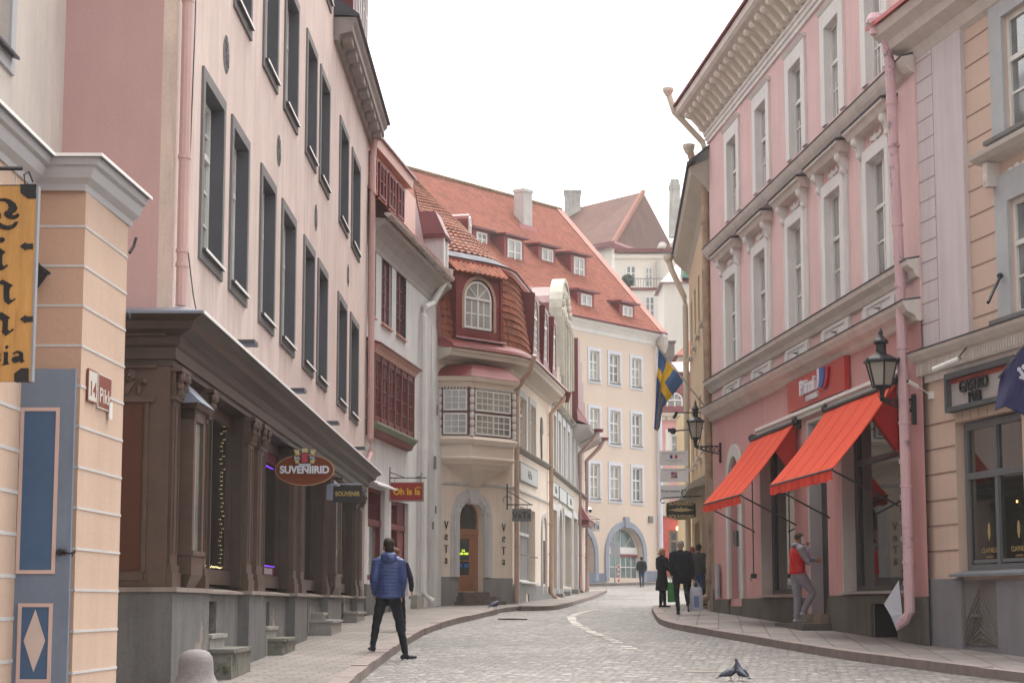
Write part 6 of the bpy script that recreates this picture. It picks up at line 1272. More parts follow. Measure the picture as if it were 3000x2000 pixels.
q = M(KF); q.ball((3.82, -.147, 3.0), .02, .004, .02, 8, 5); q.build('window_lamp', glow('amber_shop_lamp', (1, .45, .12), 2), W)
q = M(KF); q.box(.95, 2.24, 0, .06, .6, 1.93); q.box(3.5, KL, 0, .06, .6, 1.88); q.box(2.24, 3.5, -.02, .015, .6, 1.9); q.build('plinth', surf('lavender_grey_plinth', (.23, .22, .24), var=.1, streak=.15), pub)
q = M(KF); gz0, gz1 = .95, 1.87
q.box(2.26, 2.3, .015, .05, gz0, gz1); q.box(3.44, 3.48, .015, .05, gz0, gz1); q.box(2.3, 3.44, .015, .03, gz0, gz1)
for k in range(13):
    for sg2 in (-1, 1):
        x0, x1 = (2.87, 2.87 + sg2 * .55); z = gz0 - .45 + k * .105; pts = [(x0, z + .55), (x1, z), (x1, z + .03), (x0, z + .58)]
        pts = [(x, min(max(zz, gz0), gz1)) for x, zz in pts]
        if pts[0][1] < gz1 - .02: q.slab(pts, .03, .045)
q.box(2.62, 2.95, .045, .08, 1.36, 1.41); q.build('hatch_door', surf('weathered_boards', (.17, .15, .14), var=.2, stretch=(1, 1, .3)), pub)
sg2 = thing('pub_sign', 'grey framed sign reading gastro pub with a red strip along its top', 'sign', KF.w(3.2, .05, 4.43), KF.ang)
q = M(KF); q.box(2.05, 4.5, .02, .06, 4.43, 5.02)
for b_ in ((2.05, 4.5, 4.93, 5.02), (2.05, 4.5, 4.43, 4.50), (2.05, 2.13, 4.5, 4.93), (4.42, 4.5, 4.5, 4.93)): q.box(b_[0], b_[1], .06, .15, b_[2], b_[3])
q.build('frame', surf('dark_grey_frame', (.10, .10, .105)), sg2); q = M(KF); q.box(2.13, 4.42, .06, .065, 4.5, 4.93); q.build('sign_panel', surf('warm_grey_panel', (.42, .38, .37), var=.04), sg2); q = M(KF); q.box(2.13, 4.42, .066, .07, 4.86, 4.93); q.build('red_strip', paint('orange_red_strip', (.42, .05, .03)), sg2)
text('GASTRO', .25, KF.w(3.02, .10, 4.69), (*KF.d, 0), (0, 0, 1), IRON, sg2, depth=.015, bold=.002, sx=1.05); text('PUB', .23, KF.w(3.05, .10, 4.515), (*KF.d, 0), (0, 0, 1), IRON, sg2, depth=.015, bold=.002, sx=1.05)
q = M(KF); q.tube([(2.95, .16, 5.32), (3.0, .3, 5.18), (3.2, .36, 5.12)], .012, 5); q.build('lamp_arm', IRON, sg2); q = M(KF); q.tube([(3.0, .3, 5.14), (2.62, .55, 5.02)], .045, 8); q.build('sign_lamp', WHITEP, sg2)
# ================================================================= RIGHT: narrow tan house
JB = (4.939, 47.744); JA = (5.579, 60.541); JF = Fac(JA, JB); JL = JF.L
TAN = surf('tan_plaster', (.55, .41, .27), var=.1, scale=.8, streak=.2)
tan = thing('tan_house', 'narrow tan house with a steep eave squeezed beyond the rose pink house', 'building', (*JA, g(60)), JF.ang)
hJ = [(s, s + .9, z, z + 1.7) for s in (1.2, 3.6, 6.0, 8.4, 10.8) for z in (5.6, 9.0)]
q = M(JF); wall(q, 0, JL, .9, 12.1, hJ + [(10.2, 11.5, 1.5, 3.9), (6.5, 9.2, 2.0, 3.9), (2, 5.2, 2.0, 3.9)], back=.3, depth=7); q.build('wall', TAN, tan)
for (a, b_, c, d) in hJ: W = window(tan, JF, a, b_, c, d, -.22, GREYC, GLK, cols=2, rows=3)
q = M(JF)
for (a, b_, c, d) in hJ: q.box(a - .05, b_ + .05, 0, .12, c - .06, c); 
q.build('sill', TANM, tan)
q = M(JF); q.prof([(0, 11.75), (.1, 11.9), (.25, 12.05), (.44, 12.25), (.50, 12.4), (0, 12.6)], -.1, JL - .05); q.build('eave', surf('pale_soffit', (.46, .43, .36), var=.08), tan)
q = M(JF); q.prof([(-3.5, 15.6), (.56, 12.42), (.56, 12.5), (-3.5, 15.75)], -.15, JL + .1); q.build('roof', LEAD, tan)
q = M(JF); pts = [(0, 4.6), (.06, 4.62), (.5, 4.5), (.52, 4.62), (0, 4.9)]; q.prof(pts, .3, 10.2); q.build('shop_canopy', surf('grey_canopy', (.38, .35, .31)), tan)
for (a, b_, c, d) in ((6.5, 9.2, 2.0, 3.9), (2, 5.2, 2.0, 3.9)): window(tan, JF, a, b_, c, d, -.2, GREYC, GLK, cols=2, rows=1, name='shop_window')
q = M(JF); q.box(10.2, 11.5, -.3, -.26, 1.5, 3.9); q.build('door', BROWN, tan)
q = M(JF)
for s in (9.5, 11.7, 12.5): q.box(s, s + .18, 0, .12, 1.2, 4.6)
q.build('shopfront_post', surf('tan_post', (.42, .36, .28), streak=.3), tan)
q = M(JF); q.box(9.9, 11.6, 0, .45, 1.1, 1.36); q.build('door_step', STONE, tan)
q = M(JF); q.box(0, JL, 0, .05, .9, 1.9); q.build('plinth', surf('brown_grey_plinth', (.20, .17, .14)), tan)
jp = pipe(tan, [JF.w(12.35, .45, 12.9), JF.w(12.4, .3, 12.3), JF.w(12.55, .10, 11.9), JF.w(12.6, .10, 2.2), JF.w(12.6, .12, 1.75), JF.w(12.45, .4, 1.6)], .095, STP, (11, 9.8, 8.2, 6.7, 5.2, 4, 2.6))
pipe(tan, [JF.w(.15, .62, 12.2), JF.w(.15, .52, 11.9), JF.w(.15, .16, 11.1), JF.w(.15, .13, 10.8), JF.w(.15, .13, 1.9)], .09, surf('cream_gutter', (.60, .53, .43)), (9, 7, 5))
q = M(JF); q.lathe([(.09, 12.2), (.15, 12.32), (.16, 12.42)], (.15, .64, 0), 10); q.build('hopper', surf('cream_gutter', (.60, .53, .43)), tan)
q = M(JF); q.lathe([(.09, 12.85), (.15, 12.98), (.16, 13.08)], (12.35, .48, 0), 10); q.build('hopper', surf('cream_gutter', (.60, .53, .43)), tan)
for k in range(9):
    q = M(JF); z = rnd.uniform(2.0, 3.4); a0 = R(rnd.uniform(60, 100)); q.box(12.56 + rnd.uniform(-.05, .03), 12.64, .19, .197, z, z + rnd.uniform(.05, .14)); q.build('sticker', rnd.choice([WHITEP, surf('blue_grey_sticker', (.22, .25, .34))]), jp)
# ================================================================= signs, lanterns, flags
def lantern(name_lab, P, wall_, z0, zt, wd):
    """P plan centre of the lantern, wall_ plan point on the wall; z0 bracket level, zt finial tip"""
    t = thing('street_lantern', name_lab, 'street lamp', (P[0], P[1], z0), 0, 'black wall lanterns'); H = zt - z0; c = (P[0], P[1], 0)
    bz = z0 + H * .20; gz = z0 + H * .53; r0, r1 = wd * .30, wd * .5; n = 6
    def ring(r, z): return [(c[0] + r * math.cos(R(60 * k + 30)), c[1] + r * math.sin(R(60 * k + 30)), z) for k in range(n)]
    q = M(); a, b_ = ring(r0, bz), ring(r1, gz)
    for k in range(n): q.tube([a[k], b_[k]], wd * .028, 5)
    for rr, zz in ((r0, bz), (r1, gz)):
        rg = ring(rr, zz) + [ring(rr, zz)[0]]
        for u, v in zip(rg, rg[1:]): q.tube([u, v], wd * .035, 5)
    q.lathe([(r0 * .5, bz - H * .04), (r0, bz)], c, 6); q.lathe([(.035, z0), (.045, z0 + H * .04), (.03, z0 + H * .08), (.05, z0 + H * .14), (r0 * .5, bz - H * .03)], c, 8)
    for k in range(0, n, 2): q.tube([(c[0] + r0 * .9 * math.cos(R(60 * k)), c[1] + r0 * .9 * math.sin(R(60 * k)), bz), (c[0] + .05 * math.cos(R(60 * k)), c[1] + .05 * math.sin(R(60 * k)), z0 + H * .03)], .01, 4)
    q.build('lamp_frame', IRON, t)
    q = M(); q.lathe([(r1 * 1.14, gz), (r1 * 1.08, gz + H * .03), (r1 * .62, gz + H * .09), (r1 * .38, gz + H * .11), (r1 * .32, gz + H * .13), (r1 * .32, gz + H * .24), (r1 * .46, gz + H * .26), (r1 * .44, gz + H * .29), (r1 * .22, gz + H * .34), (r1 * .12, gz + H * .38), (r1 * .16, gz + H * .40), (.004, zt)], c, 12)
    for k in range(n): p_ = ring(r1 * 1.1, gz)[k]; q.ball((p_[0], p_[1], gz + .025), .022, .022, .035, 6, 4)
    q.build('lamp_roof', IRON, t)
    q = M(); q.ext(ring(r0 * .96, bz + .01), ring(r1 * .96, gz - .01)); q.build('lamp_glass', surf('frosted_lamp_glass', (.38, .35, .30), var=.06, rough=.3, spec=.5), t)
    q = M(); W_ = Vector((wall_[0], wall_[1], 0)); C_ = Vector((c[0], c[1], 0)); d = (W_ - C_); n_ = 6
    q.tube([C_ + Vector((0, 0, z0 + .02)), W_ + Vector((0, 0, z0 + .04))], .018, 6); q.tube([C_ + Vector((0, 0, z0)), C_ + d * .5 + Vector((0, 0, z0 - .10)), W_ + Vector((0, 0, z0 - .16))], .016, 6)
    for k in range(n_):
        f0 = k / n_; f1 = (k + 1) / n_; zz = lambda f: z0 - .18 * f; q.tube([C_ + d * f0 + Vector((0, 0, z0 + .02)), C_ + d * f1 + Vector((0, 0, zz(f1)))], .009, 4); q.tube([C_ + d * f0 + Vector((0, 0, zz(f0))), C_ + d * f1 + Vector((0, 0, z0 + .03))], .009, 4)
    q.build('bracket', IRON, t); q = M(); q.box(W_.x - .045, W_.x + .02, W_.y - .06, W_.y + .06, z0 - .36, z0 + .12); q.build('wall_plate', IRON, t)
w1 = PR.w(1.0, 0, 0); p1 = PR.w(1.0, .61, 0); lantern('far black wall lantern left of the coral awnings', p1, w1, 5.27, 6.42, .40)
w2 = KF.w(.70, .08, 0); p2 = KF.w(.70, .62, 0); lantern('near black wall lantern in front of the larger awning', p2, w2, 4.74, 5.92, .52)
def frontsign(P): return (1, 0, 0), (0, 0, 1)
DX = (1, 0, 0); DZ = (0, 0, 1)
# oval souvenir sign
P = PL.w(6.5, .5, 3.46); sv = thing('oval_sign', 'brown oval hanging sign reading suveniirid with a crest on top', 'sign', P); a_ = .425; b2 = .225
def ell(cx, cz, rx, rz, n=40): return [(cx + rx * math.cos(2 * math.pi * k / n), cz + rz * math.sin(2 * math.pi * k / n)) for k in range(n)]
def fslab(pts, y0, y1, mat, nm, par): q = M(); q.ext([(x, y0, z) for x, z in pts], [(x, y1, z) for x, z in pts]); return q.build(nm, mat, par)
fslab(ell(P.x, P.z, a_, b2), P.y - .02, P.y + .02, surf('tan_rim', (.46, .28, .14)), 'rim', sv); fslab(ell(P.x, P.z, a_ - .012, b2 - .012), P.y - .024, P.y + .024, surf('maroon_brown_board', (.17, .045, .022), var=.12), 'board', sv)
text('SUVENIIRID', .145, (P.x, P.y - .03, P.z - .045), DX, DZ, surf('silver_white_letters', (.62, .63, .68), var=.03), sv, depth=.006, bold=.006, sx=.95)
GLDP = paint('pale_gold', (.50, .40, .18)); q = M()
for sx in (-1, 1):
    for dz in (.24, .12): q.ball((P.x + sx * .11, P.y - .03, P.z + dz), .035, .01, .03, 8, 5); q.box(P.x + sx * .12 - .035, P.x + sx * .12 + .035, P.y - .035, P.y - .02, P.z + dz + .02, P.z + dz + .05)
q.box(P.x - .04, P.x + .04, P.y - .035, P.y - .02, P.z + .25, P.z + .31); q.build('gold_leaves', GLDP, sv)
fslab([(P.x - .18, P.z + .20), (P.x - .16, P.z + .18), (P.x - .18, P.z + .155), (P.x - .05, P.z + .14), (P.x + .05, P.z + .14), (P.x + .18, P.z + .155), (P.x + .16, P.z + .18), (P.x + .18, P.z + .20), (P.x + .05, P.z + .19), (P.x - .05, P.z + .19)], P.y - .04, P.y - .03, paint('navy_ribbon', (.03, .035, .06)), 'ribbon', sv)
text('BAL', .05, (P.x - .105, P.y - .045, P.z + .157), DX, DZ, WHITEP, sv, depth=.002, bold=.001); text('TIC', .05, (P.x + .11, P.y - .045, P.z + .157), DX, DZ, WHITEP, sv, depth=.002, bold=.001)
fslab(ell(P.x, P.z + .17, .066, .085, 20), P.y - .045, P.y - .035, paint('navy_ribbon', (.03, .035, .06)), 'shield', sv); text('S', .16, (P.x, P.y - .05, P.z + .115), DX, DZ, paint('crest_red', (.5, .04, .06)), sv, depth=.003, bold=.012)
fslab([(P.x - .09, P.z + .09), (P.x + .09, P.z + .09), (P.x + .075, P.z + .05), (P.x - .075, P.z + .05)], P.y - .045, P.y - .03, surf('pale_scroll', (.50, .52, .56)), 'scroll', sv)
q = M(); q.tube([(P.x - a_, P.y, P.z), (PL.w(6.5, -.1, 0).x, P.y, P.z)], .012, 5); q.tube([(P.x + .1, P.y, P.z + .2), (PL.w(6.5, 0, 0).x, P.y, 3.95)], .01, 5); q.build('bracket', IRON, sv)
# little souvenir board
P = PL.w(12.0, .62, 3.42); s_ = thing('souvenir_board', 'small black hanging board reading souvenir in gold, near the shopfront corner', 'sign', P); q = M(); q.box(P.x - .25, P.x + .25, P.y - .02, P.y + .02, P.z - .14, P.z + .14); q.build('board', paint('black_board', (.025, .02, .02)), s_)
text('SOUVENIR', .105, (P.x, P.y - .025, P.z - .03), DX, DZ, paint('gold_letters', (.50, .36, .10)), s_, depth=.003, bold=.003, sx=.85); q = M(); q.tube([(P.x - .3, P.y, P.z + .17), (P.x + .25, P.y, P.z + .17)], .012, 5); q.box(P.x - .36, P.x - .25, P.y - .06, P.y + .04, P.z - .1, P.z + .16); q.build('bracket', ZINC, s_)
# red sign on a wrought bracket
P = DW.w(3.0, .42, 4.26); s_ = thing('cafe_sign', 'red framed hanging sign with yellow lettering on a thin wrought bracket', 'sign', P); q = M(); w2_, h2 = .42, .235
q.box(P.x - w2_, P.x + w2_, P.y - .05, P.y + .05, P.z - h2, P.z + h2); q.build('frame', surf('pewter_frame', (.33, .30, .28)), s_); q = M(); q.box(P.x - w2_ + .03, P.x + w2_ - .03, P.y - .055, P.y - .05, P.z - h2 + .03, P.z + h2 - .02); q.build('panel', paint('sign_red', (.30, .015, .012), var=.04), s_)
text('Oh la la', .225, (P.x, P.y - .06, P.z - .07), DX, DZ, paint('sign_yellow', (.75, .45, .02), var=.02), s_, depth=.003, bold=.007, sx=.92)
q = M()
for k in range(5): q.box(P.x + .24 + k * .025, P.x + .25 + k * .025, P.y - .062, P.y - .056, P.z + .10, P.z + .125 + .015 * (k % 2))
q.box(P.x + .235, P.x + .355, P.y - .062, P.y - .056, P.z + .09, P.z + .10); q.build('crown_mark', paint('sign_yellow', (.75, .45, .02)), s_)
q = M(); wx = DW.w(3, 0, 0).x; q.tube([(wx, P.y, P.z + .34), (P.x + .48, P.y, P.z + .34)], .014, 5); q.tube([(wx, P.y, P.z + .48), (P.x - .05, P.y, P.z + .345)], .012, 5); q.tube([(P.x + .2, P.y, P.z + .345), (P.x + .35, P.y, P.z + .38), (P.x + .38, P.y, P.z + .43), (P.x + .34, P.y, P.z + .46)], .012, 5); q.tube([(wx, P.y, P.z + .6), (wx, P.y, P.z + .18)], .014, 5)
for dx in (-.3, .33): q.tube([(P.x + dx, P.y, P.z + .34), (P.x + dx, P.y, P.z + h2)], .006, 4)
q.build('bracket', IRON, s_)
def veta(P, w_, h_, lab, sz, wallx, mat):
    s_ = thing('iron_sign', lab, 'sign', P, 0); q = M(); q.box(P[0] - w_, P[0] + w_, P[1] - .03, P[1] + .03, P[2] - h_, P[2] + h_); q.build('board', mat, s_)
    text('VeTa', sz, (P[0], P[1] - .04, P[2] - h_ * .5), DX, DZ, IRON, s_, depth=.006, bold=0, sx=.95)
    q = M(); zt = P[2] + h_ + .12; q.tube([(wallx, P[1], zt), (P[0] + w_ + .05, P[1], zt)], .016, 5); q.tube([(wallx, P[1], zt + .4), (P[0] + w_, P[1], zt)], .012, 5); q.tube([(wallx, P[1], zt + .6), (wallx, P[1], zt - .15)], .02, 5)
    q.tube([(wallx + .12 * math.cos(t), P[1], zt + .14 + .1 * math.sin(t)) for t in [k * .5 for k in range(9)]], .008, 4)
    for dx in (-.6, .6): q.tube([(P[0] + dx * w_, P[1], zt), (P[0] + dx * w_, P[1], P[2] + h_)], .006, 4)
    q.build('bracket', IRON, s_)
SBG = surf('slate_board', (.20, .205, .205), var=.08); Pv = EF.w(2.95, .58, 4.06); veta((Pv.x, Pv.y, 4.08), .27, .18, 'slate hanging board reading veta beside the arched door', .26, Pv.x - .42, SBG)
Pv = at(1735, 1541, 112); veta(tuple(Pv), .42, .28, 'pale hanging board reading veta in front of the arched shopfronts far down the street', .40, Pv.x - .7, surf('pale_board', (.45, .45, .46), var=.05))
def wallboard(fac, s0, s1, z0, z1, lab, nm='wall_sign', mark=True):
    r_ = thing(nm, lab, 'sign', fac.w((s0 + s1) / 2, .05, z0), fac.ang); q = M(fac); q.box(s0, s1, .02, .05, z0, z1); q.build('frame', surf('grey_studded', (.25, .26, .26), var=.4, scale=12), r_); q = M(fac); q.box(s0 + .08, s1 - .08, .051, .056, z0 + .04, z1 - .04); q.build('panel', surf('milky_panel', (.54, .55, .55), var=.04), r_)
    if mark: text('VeTa', (z1 - z0) * .62, fac.w((s0 + s1) / 2 + .1, .06, z0 + (z1 - z0) * .3), (*fac.d, 0), DZ, IRON, r_, depth=.004, bold=-.002, sx=1.2)
wallboard(ES, 1.45, 5.7, 5.2, 5.78, 'long pale wall board with dark lettering on the cream corner house'); wallboard(FF, .4, 3.0, 5.2, 5.74, 'first pale wall board on the gabled house, nearest the drainpipe'); wallboard(FF, 3.4, 6.8, 5.18, 5.72, 'blank middle wall board on the gabled house', mark=False); wallboard(FF, 7.2, 10.4, 5.16, 5.7, 'third pale wall board on the gabled house, farthest along')
# stack of white boards on the tan house
P = JF.w(6, .74, 0); bs = [(1320, 1363), (1371, 1411), (1421, 1461)]; labs = ['top white hanging board with a blue and red flag mark', 'middle white hanging board with an orange and blue square', 'lowest white hanging board with dark blue lettering']
for k, ((y0, y1), lb) in enumerate(zip(bs, labs)):
    A_ = at(1932 + k * 1.5, y1, P.y); B2 = at(2015 + k, y0, P.y); r_ = thing('hanging_board', lb, 'sign', ((A_.x + B2.x) / 2, P.y, A_.z), 0, 'white boards hung in a column'); q = M(); q.box(A_.x, B2.x, P.y - .02, P.y + .02, A_.z, B2.z); q.build('board', surf('white_board', (.80, .79, .82), var=.03), r_); cx, cz = (A_.x + B2.x) / 2, (A_.z + B2.z) / 2
    LN = surf('small_print_grey', (.22, .22, .26))
    if k == 0:
        for x, mt in ((-.07, paint('flag_blue', (.02, .05, .3))), (.0, WHITEP), (.07, paint('flag_red', (.6, .03, .03)))): q = M(); q.box(cx + x - .035, cx + x + .035, P.y - .025, P.y - .021, cz - .01, cz + .09); q.build('flag_mark', mt, r_)
        q = M(); q.box(cx - .33, cx + .33, P.y - .024, P.y - .021, cz + .125, cz + .135); q.box(cx - .25, cx + .25, P.y - .024, P.y - .021, cz - .07, cz - .06); q.box(cx - .08, cx + .08, P.y - .024, P.y - .021, cz - .12, cz - .112); q.build('small_print', LN, r_)
    elif k == 1:
        for x, z, mt in ((-.045, .045, 'b'), (.045, .045, 'o'), (-.045, -.045, 'o'), (.045, -.045, 'b')): q = M(); q.box(cx + x - .042, cx + x + .042, P.y - .025, P.y - .021, cz + z - .042, cz + z + .042); q.build('square_mark', paint('mark_blue', (.08, .12, .35)) if mt == 'b' else paint('mark_orange', (.62, .16, .06)), r_)
        q = M(); q.box(cx - .35, cx + .35, P.y - .024, P.y - .021, cz + .13, cz + .14); q.build('small_print', LN, r_)
    else:
        text('Modernissima', .1, (cx - .12, P.y - .025, cz - .0), DX, DZ, surf('dull_navy', (.08, .09, .16)), r_, depth=.002, sx=.95); q = M()
        for x in (.22, .29): q.ball((cx + x, P.y - .03, cz + .06), .02, .01, .02, 7, 4); q.poly([(cx + x - .03, P.y - .03, cz - .04), (cx + x + .03, P.y - .03, cz - .04), (cx + x, P.y - .03, cz + .04)])
        q.build('people_mark', paint('mark_navy', (.02, .02, .2)), r_)
P = JF.w(9, .63, 0); A_ = at(1951, 1522, P.y); B2 = at(2040, 1465, P.y); r_ = thing('shaped_sign', 'black barrel shaped sign reading suveniirid souvenirs with a gold skyline', 'sign', ((A_.x + B2.x) / 2, P.y, A_.z)); cx, cz, w_, h_ = (A_.x + B2.x) / 2, (A_.z + B2.z) / 2, (B2.x - A_.x) / 2, (B2.z - A_.z) / 2
out = [(cx + w_ * math.cos(R(t)) * (1.0 if abs(math.cos(R(t))) > .7 else 1), 0) for t in ()]
ol = [(cx - w_ * .97, cz - h_ * .75), (cx - w_ * .3, cz - h_), (cx + w_ * .3, cz - h_), (cx + w_ * .97, cz - h_ * .75), (cx + w_, cz), (cx + w_ * .97, cz + h_ * .75), (cx + w_ * .3, cz + h_), (cx - w_ * .3, cz + h_), (cx - w_ * .97, cz + h_ * .75), (cx - w_, cz)]
fslab(ol, P.y - .02, P.y + .02, GLDP, 'rim', r_); fslab([(cx + (x - cx) * .96, cz + (z - cz) * .94) for x, z in ol], P.y - .025, P.y + .025, paint('black_board', (.025, .02, .02)), 'board', r_)
GL2 = paint('gold_letters2', (.52, .40, .20)); text('SUVENIIRID', .135, (cx, P.y - .03, cz + h_ * .5), DX, DZ, GL2, r_, depth=.003, bold=.004, sx=.95); text('SOUVENIRS', .135, (cx, P.y - .03, cz - h_ * .86), DX, DZ, GL2, r_, depth=.003, bold=.004, sx=.95)
fslab([(cx - w_ * .85, cz + .0), (cx - w_ * .5, cz + .03), (cx - w_ * .3, cz + .04), (cx - w_ * .26, cz + .09), (cx - w_ * .22, cz + .04), (cx - .02, cz + .05), (cx, cz + .12), (cx + .02, cz + .05), (cx + w_ * .3, cz + .045), (cx + w_ * .34, cz + .08), (cx + w_ * .38, cz + .04), (cx + w_ * .85, cz + .0), (cx + w_ * .4, cz - .03), (cx, cz - .045), (cx - w_ * .4, cz - .03)], P.y - .03, P.y - .026, GL2, 'skyline', r_)
q = M(); zt = B2.z + .1; q.tube([(JF.w(9, 0, 0).x, P.y, zt + .02), (A_.x - .05, P.y, zt - .03), (A_.x - .15, P.y, zt - .1), (A_.x - .1, P.y, zt - .18), (A_.x - .02, P.y, zt - .15)], .016, 5); q.tube([(cx + .1 + .09 * math.cos(R(t)), P.y, zt + .09 + .09 * math.sin(R(t))) for t in range(60, 330, 30)], .012, 5); q.tube([(cx, P.y, zt), (cx, P.y, B2.z)], .008, 4); q.build('bracket', IRON, r_)
# far black arrow-like bracket fittings beside the lantern
q = M(); P = JF.w(8.4, .02, 0); a0 = at(1972, 1262, P.y); a1 = at(2010, 1256, P.y); q.tube([(P.x, P.y, a1.z + .02), tuple(a0)], .02, 5); q.ball(tuple(a0), .09, .04, .09, 8, 5); q.box(a0.x - .14, a0.x - .02, P.y - .03, P.y + .03, a0.z - .03, a0.z + .07); setp(q.build('wall_spotlight', IRON, base=tuple(a0)), 'black heart shaped spotlight on a long arm over the hanging boards', 'lamp', 'long-armed spotlights')
q = M(); P = JF.w(7.0, .02, 0); a0 = at(1984, 1208, P.y); q.tube([(P.x, P.y, a0.z), (a0.x, P.y, a0.z)], .02, 5); q.tube([(a0.x, P.y, a0.z + .02), (a0.x - .1, P.y, a0.z - .16)], .045, 8); setp(q.build('wall_spotlight', IRON, base=tuple(a0)), 'black tube spotlight on a long arm behind the lantern top', 'lamp', 'long-armed spotlights')
# wooden sign at the left edge (blackletter)
PINE = surf('varnished_pine', (.56, .30, .09), var=.22, scale=2.2, stretch=(6, 1, .5), rough=.45, spec=.4, dirt=(.30, .12, .03), dirt_amt=.5, dirt_scale=3)
wy = 12.5; ws = thing('wooden_sign', 'varnished pine sign with black gothic letters hanging at the left edge', 'sign', (-3.4, wy, 2.97)); x1 = -3.115; x0 = -3.70; z0, z1 = 2.975, 4.262
q = M(); q.box(x0, x1, wy, wy + .05, z0, z1); q.build('board', PINE, ws); q = M(); q.box(x1, x1 + .014, wy - .004, wy + .054, z0, z1); q.build('side_edge', surf('grey_edge', (.30, .30, .32)), ws)
BLK = paint('black_letter_paint', (.012, .012, .014))
def sp(px, py): v = at(px, py, wy); return (v.x, v.z)
LET = [[(0,163),(40,160),(80,170),(120,200),(135,235),(120,262),(95,275),(95,290),(115,290),(135,275),(150,285),(140,305),(110,320),(70,318),(40,300),(30,280),(38,262),(60,250),(68,230),(60,205),(40,185),(0,180),(-30,186),(-30,168)],
 [(0,345),(30,362),(60,370),(95,362),(115,340),(140,338),(132,360),(110,385),(70,402),(30,400),(0,390),(-40,372),(-40,335)], [(-10,262),(8,275),(8,310),(-10,325),(-40,300),(-35,270)],
 [(-14,475),(0,460),(25,458),(40,472),(32,490),(12,500),(0,498)], [(-22,560),(0,540),(45,572),(20,590),(18,665),(35,680),(55,665),(62,675),(25,705),(0,712),(-16,690),(-12,600)],
 [(-40,830),(0,795),(20,780),(100,825),(80,840),(72,870),(75,930),(95,938),(115,922),(120,932),(65,972),(40,955),(30,935),(28,860),(30,825),(0,815)], [(-60,815),(-30,835),(-38,850),(-36,930),(-20,945),(-45,970),(-70,940),(-66,850)],
 [(-40,1080),(0,1035),(15,1030),(80,1072),(62,1085),(60,1160),(75,1175),(100,1155),(108,1165),(45,1212),(15,1185),(20,1150),(22,1100),(0,1085)], [(-60,1060),(-30,1080),(-38,1095),(-36,1170),(-20,1185),(-45,1212),(-70,1180),(-66,1090)],
 [(42,1290),(60,1282),(68,1298),(52,1312),(40,1305)], [(25,1335),(60,1332),(62,1340),(60,1410),(72,1425),(45,1432),(15,1438),(28,1420),(32,1350)], [(-25,1340),(5,1345),(-5,1385),(12,1395),(0,1405),(-30,1410)],
 [(95,1345),(130,1325),(165,1330),(178,1345),(178,1395),(192,1400),(165,1420),(150,1405),(120,1420),(95,1410),(90,1385),(110,1370),(148,1365),(148,1350),(125,1340),(108,1355)]]
for L_ in LET: fslab([sp(x / 2.6125, 520 + y / 2.6125) for x, y in L_], wy - .006, wy + .001, BLK, 'letter', ws)
for (a, b_, c, d) in ((60, 106, 540, 582), (42, 84, 1078, 1118)):
    pts = [(a, c), (b_, c), (b_, d), (a + 22, d), (a, c + 25)] if c < 700 else [(a + 20, c), (b_, c - 0), (b_, d), (a, d), (a, c + 16)]
    fslab([sp(*p) for p in pts], wy - .005, wy + .055, IRON, 'corner_iron', ws)
for y in (722, 935): fslab([sp(*p) for p in [(58, y), (76, y - 13), (76, y - 8), (97, y - 8), (97, y + 8), (76, y + 8), (76, y + 13)]], wy - .006, wy + .052, IRON, 'strap_iron', ws)
q = M(); q.box(x0, x1, wy + .002, wy + .048, z1, z1 + .008); q.tube([(x1 - .08, wy + .02, z1), (x1 - .09, wy + .02, z1 + .08), (x1 - .06, wy + .02, z1 + .10), (x1 - .03, wy + .02, z1 + .03)], .006, 5); q.tube([(-3.72, wy + .02, z1 + .12), (x1 - .1, wy + .02, z1 + .12)], .014, 6); q.build('hanger', IRON, ws)
# flags
def cloth(pts_fn, nu, nv, mat, nm, parent=None, matfn=None, mats=None):
    q = M(); idx = [[q.p(*pts_fn(i / nu, j / nv)) for j in range(nv + 1)] for i in range(nu + 1)]; keys = []
    for i in range(nu):
        for j in range(nv): q.f.append([idx[i][j], idx[i + 1][j], idx[i + 1][j + 1], idx[i][j + 1]]); keys.append(matfn((i + .5) / nu, (j + .5) / nv) if matfn else 0)
    o = q.build(nm, mats or mat, parent, smooth=True)
    if matfn:
        for p_, k in zip(o.data.polygons, keys): p_.material_index = k
    o.modifiers.new('thickness', 'SOLIDIFY').thickness = .004
    return o
wp = JF.w(11, 0, 6.42); tip = at(1922, 1008, JF.w(11, 1.33, 0).y); sf_ = thing('swedish_flag', 'blue and yellow flag hanging folded from a slanting pole over the street', 'flag', tuple(wp))
q = M(); q.tube([tuple(wp), tuple(tip)], .022, 6); q.build('pole', surf('pole_grey_tan', (.38, .33, .29)), sf_)
FB = surf('flag_cloth_blue', (.06, .135, .30), var=.1, rough=.8); FY = surf('flag_cloth_yellow', (.80, .50, .03), var=.08, rough=.8)
Yf = tip.y + .03
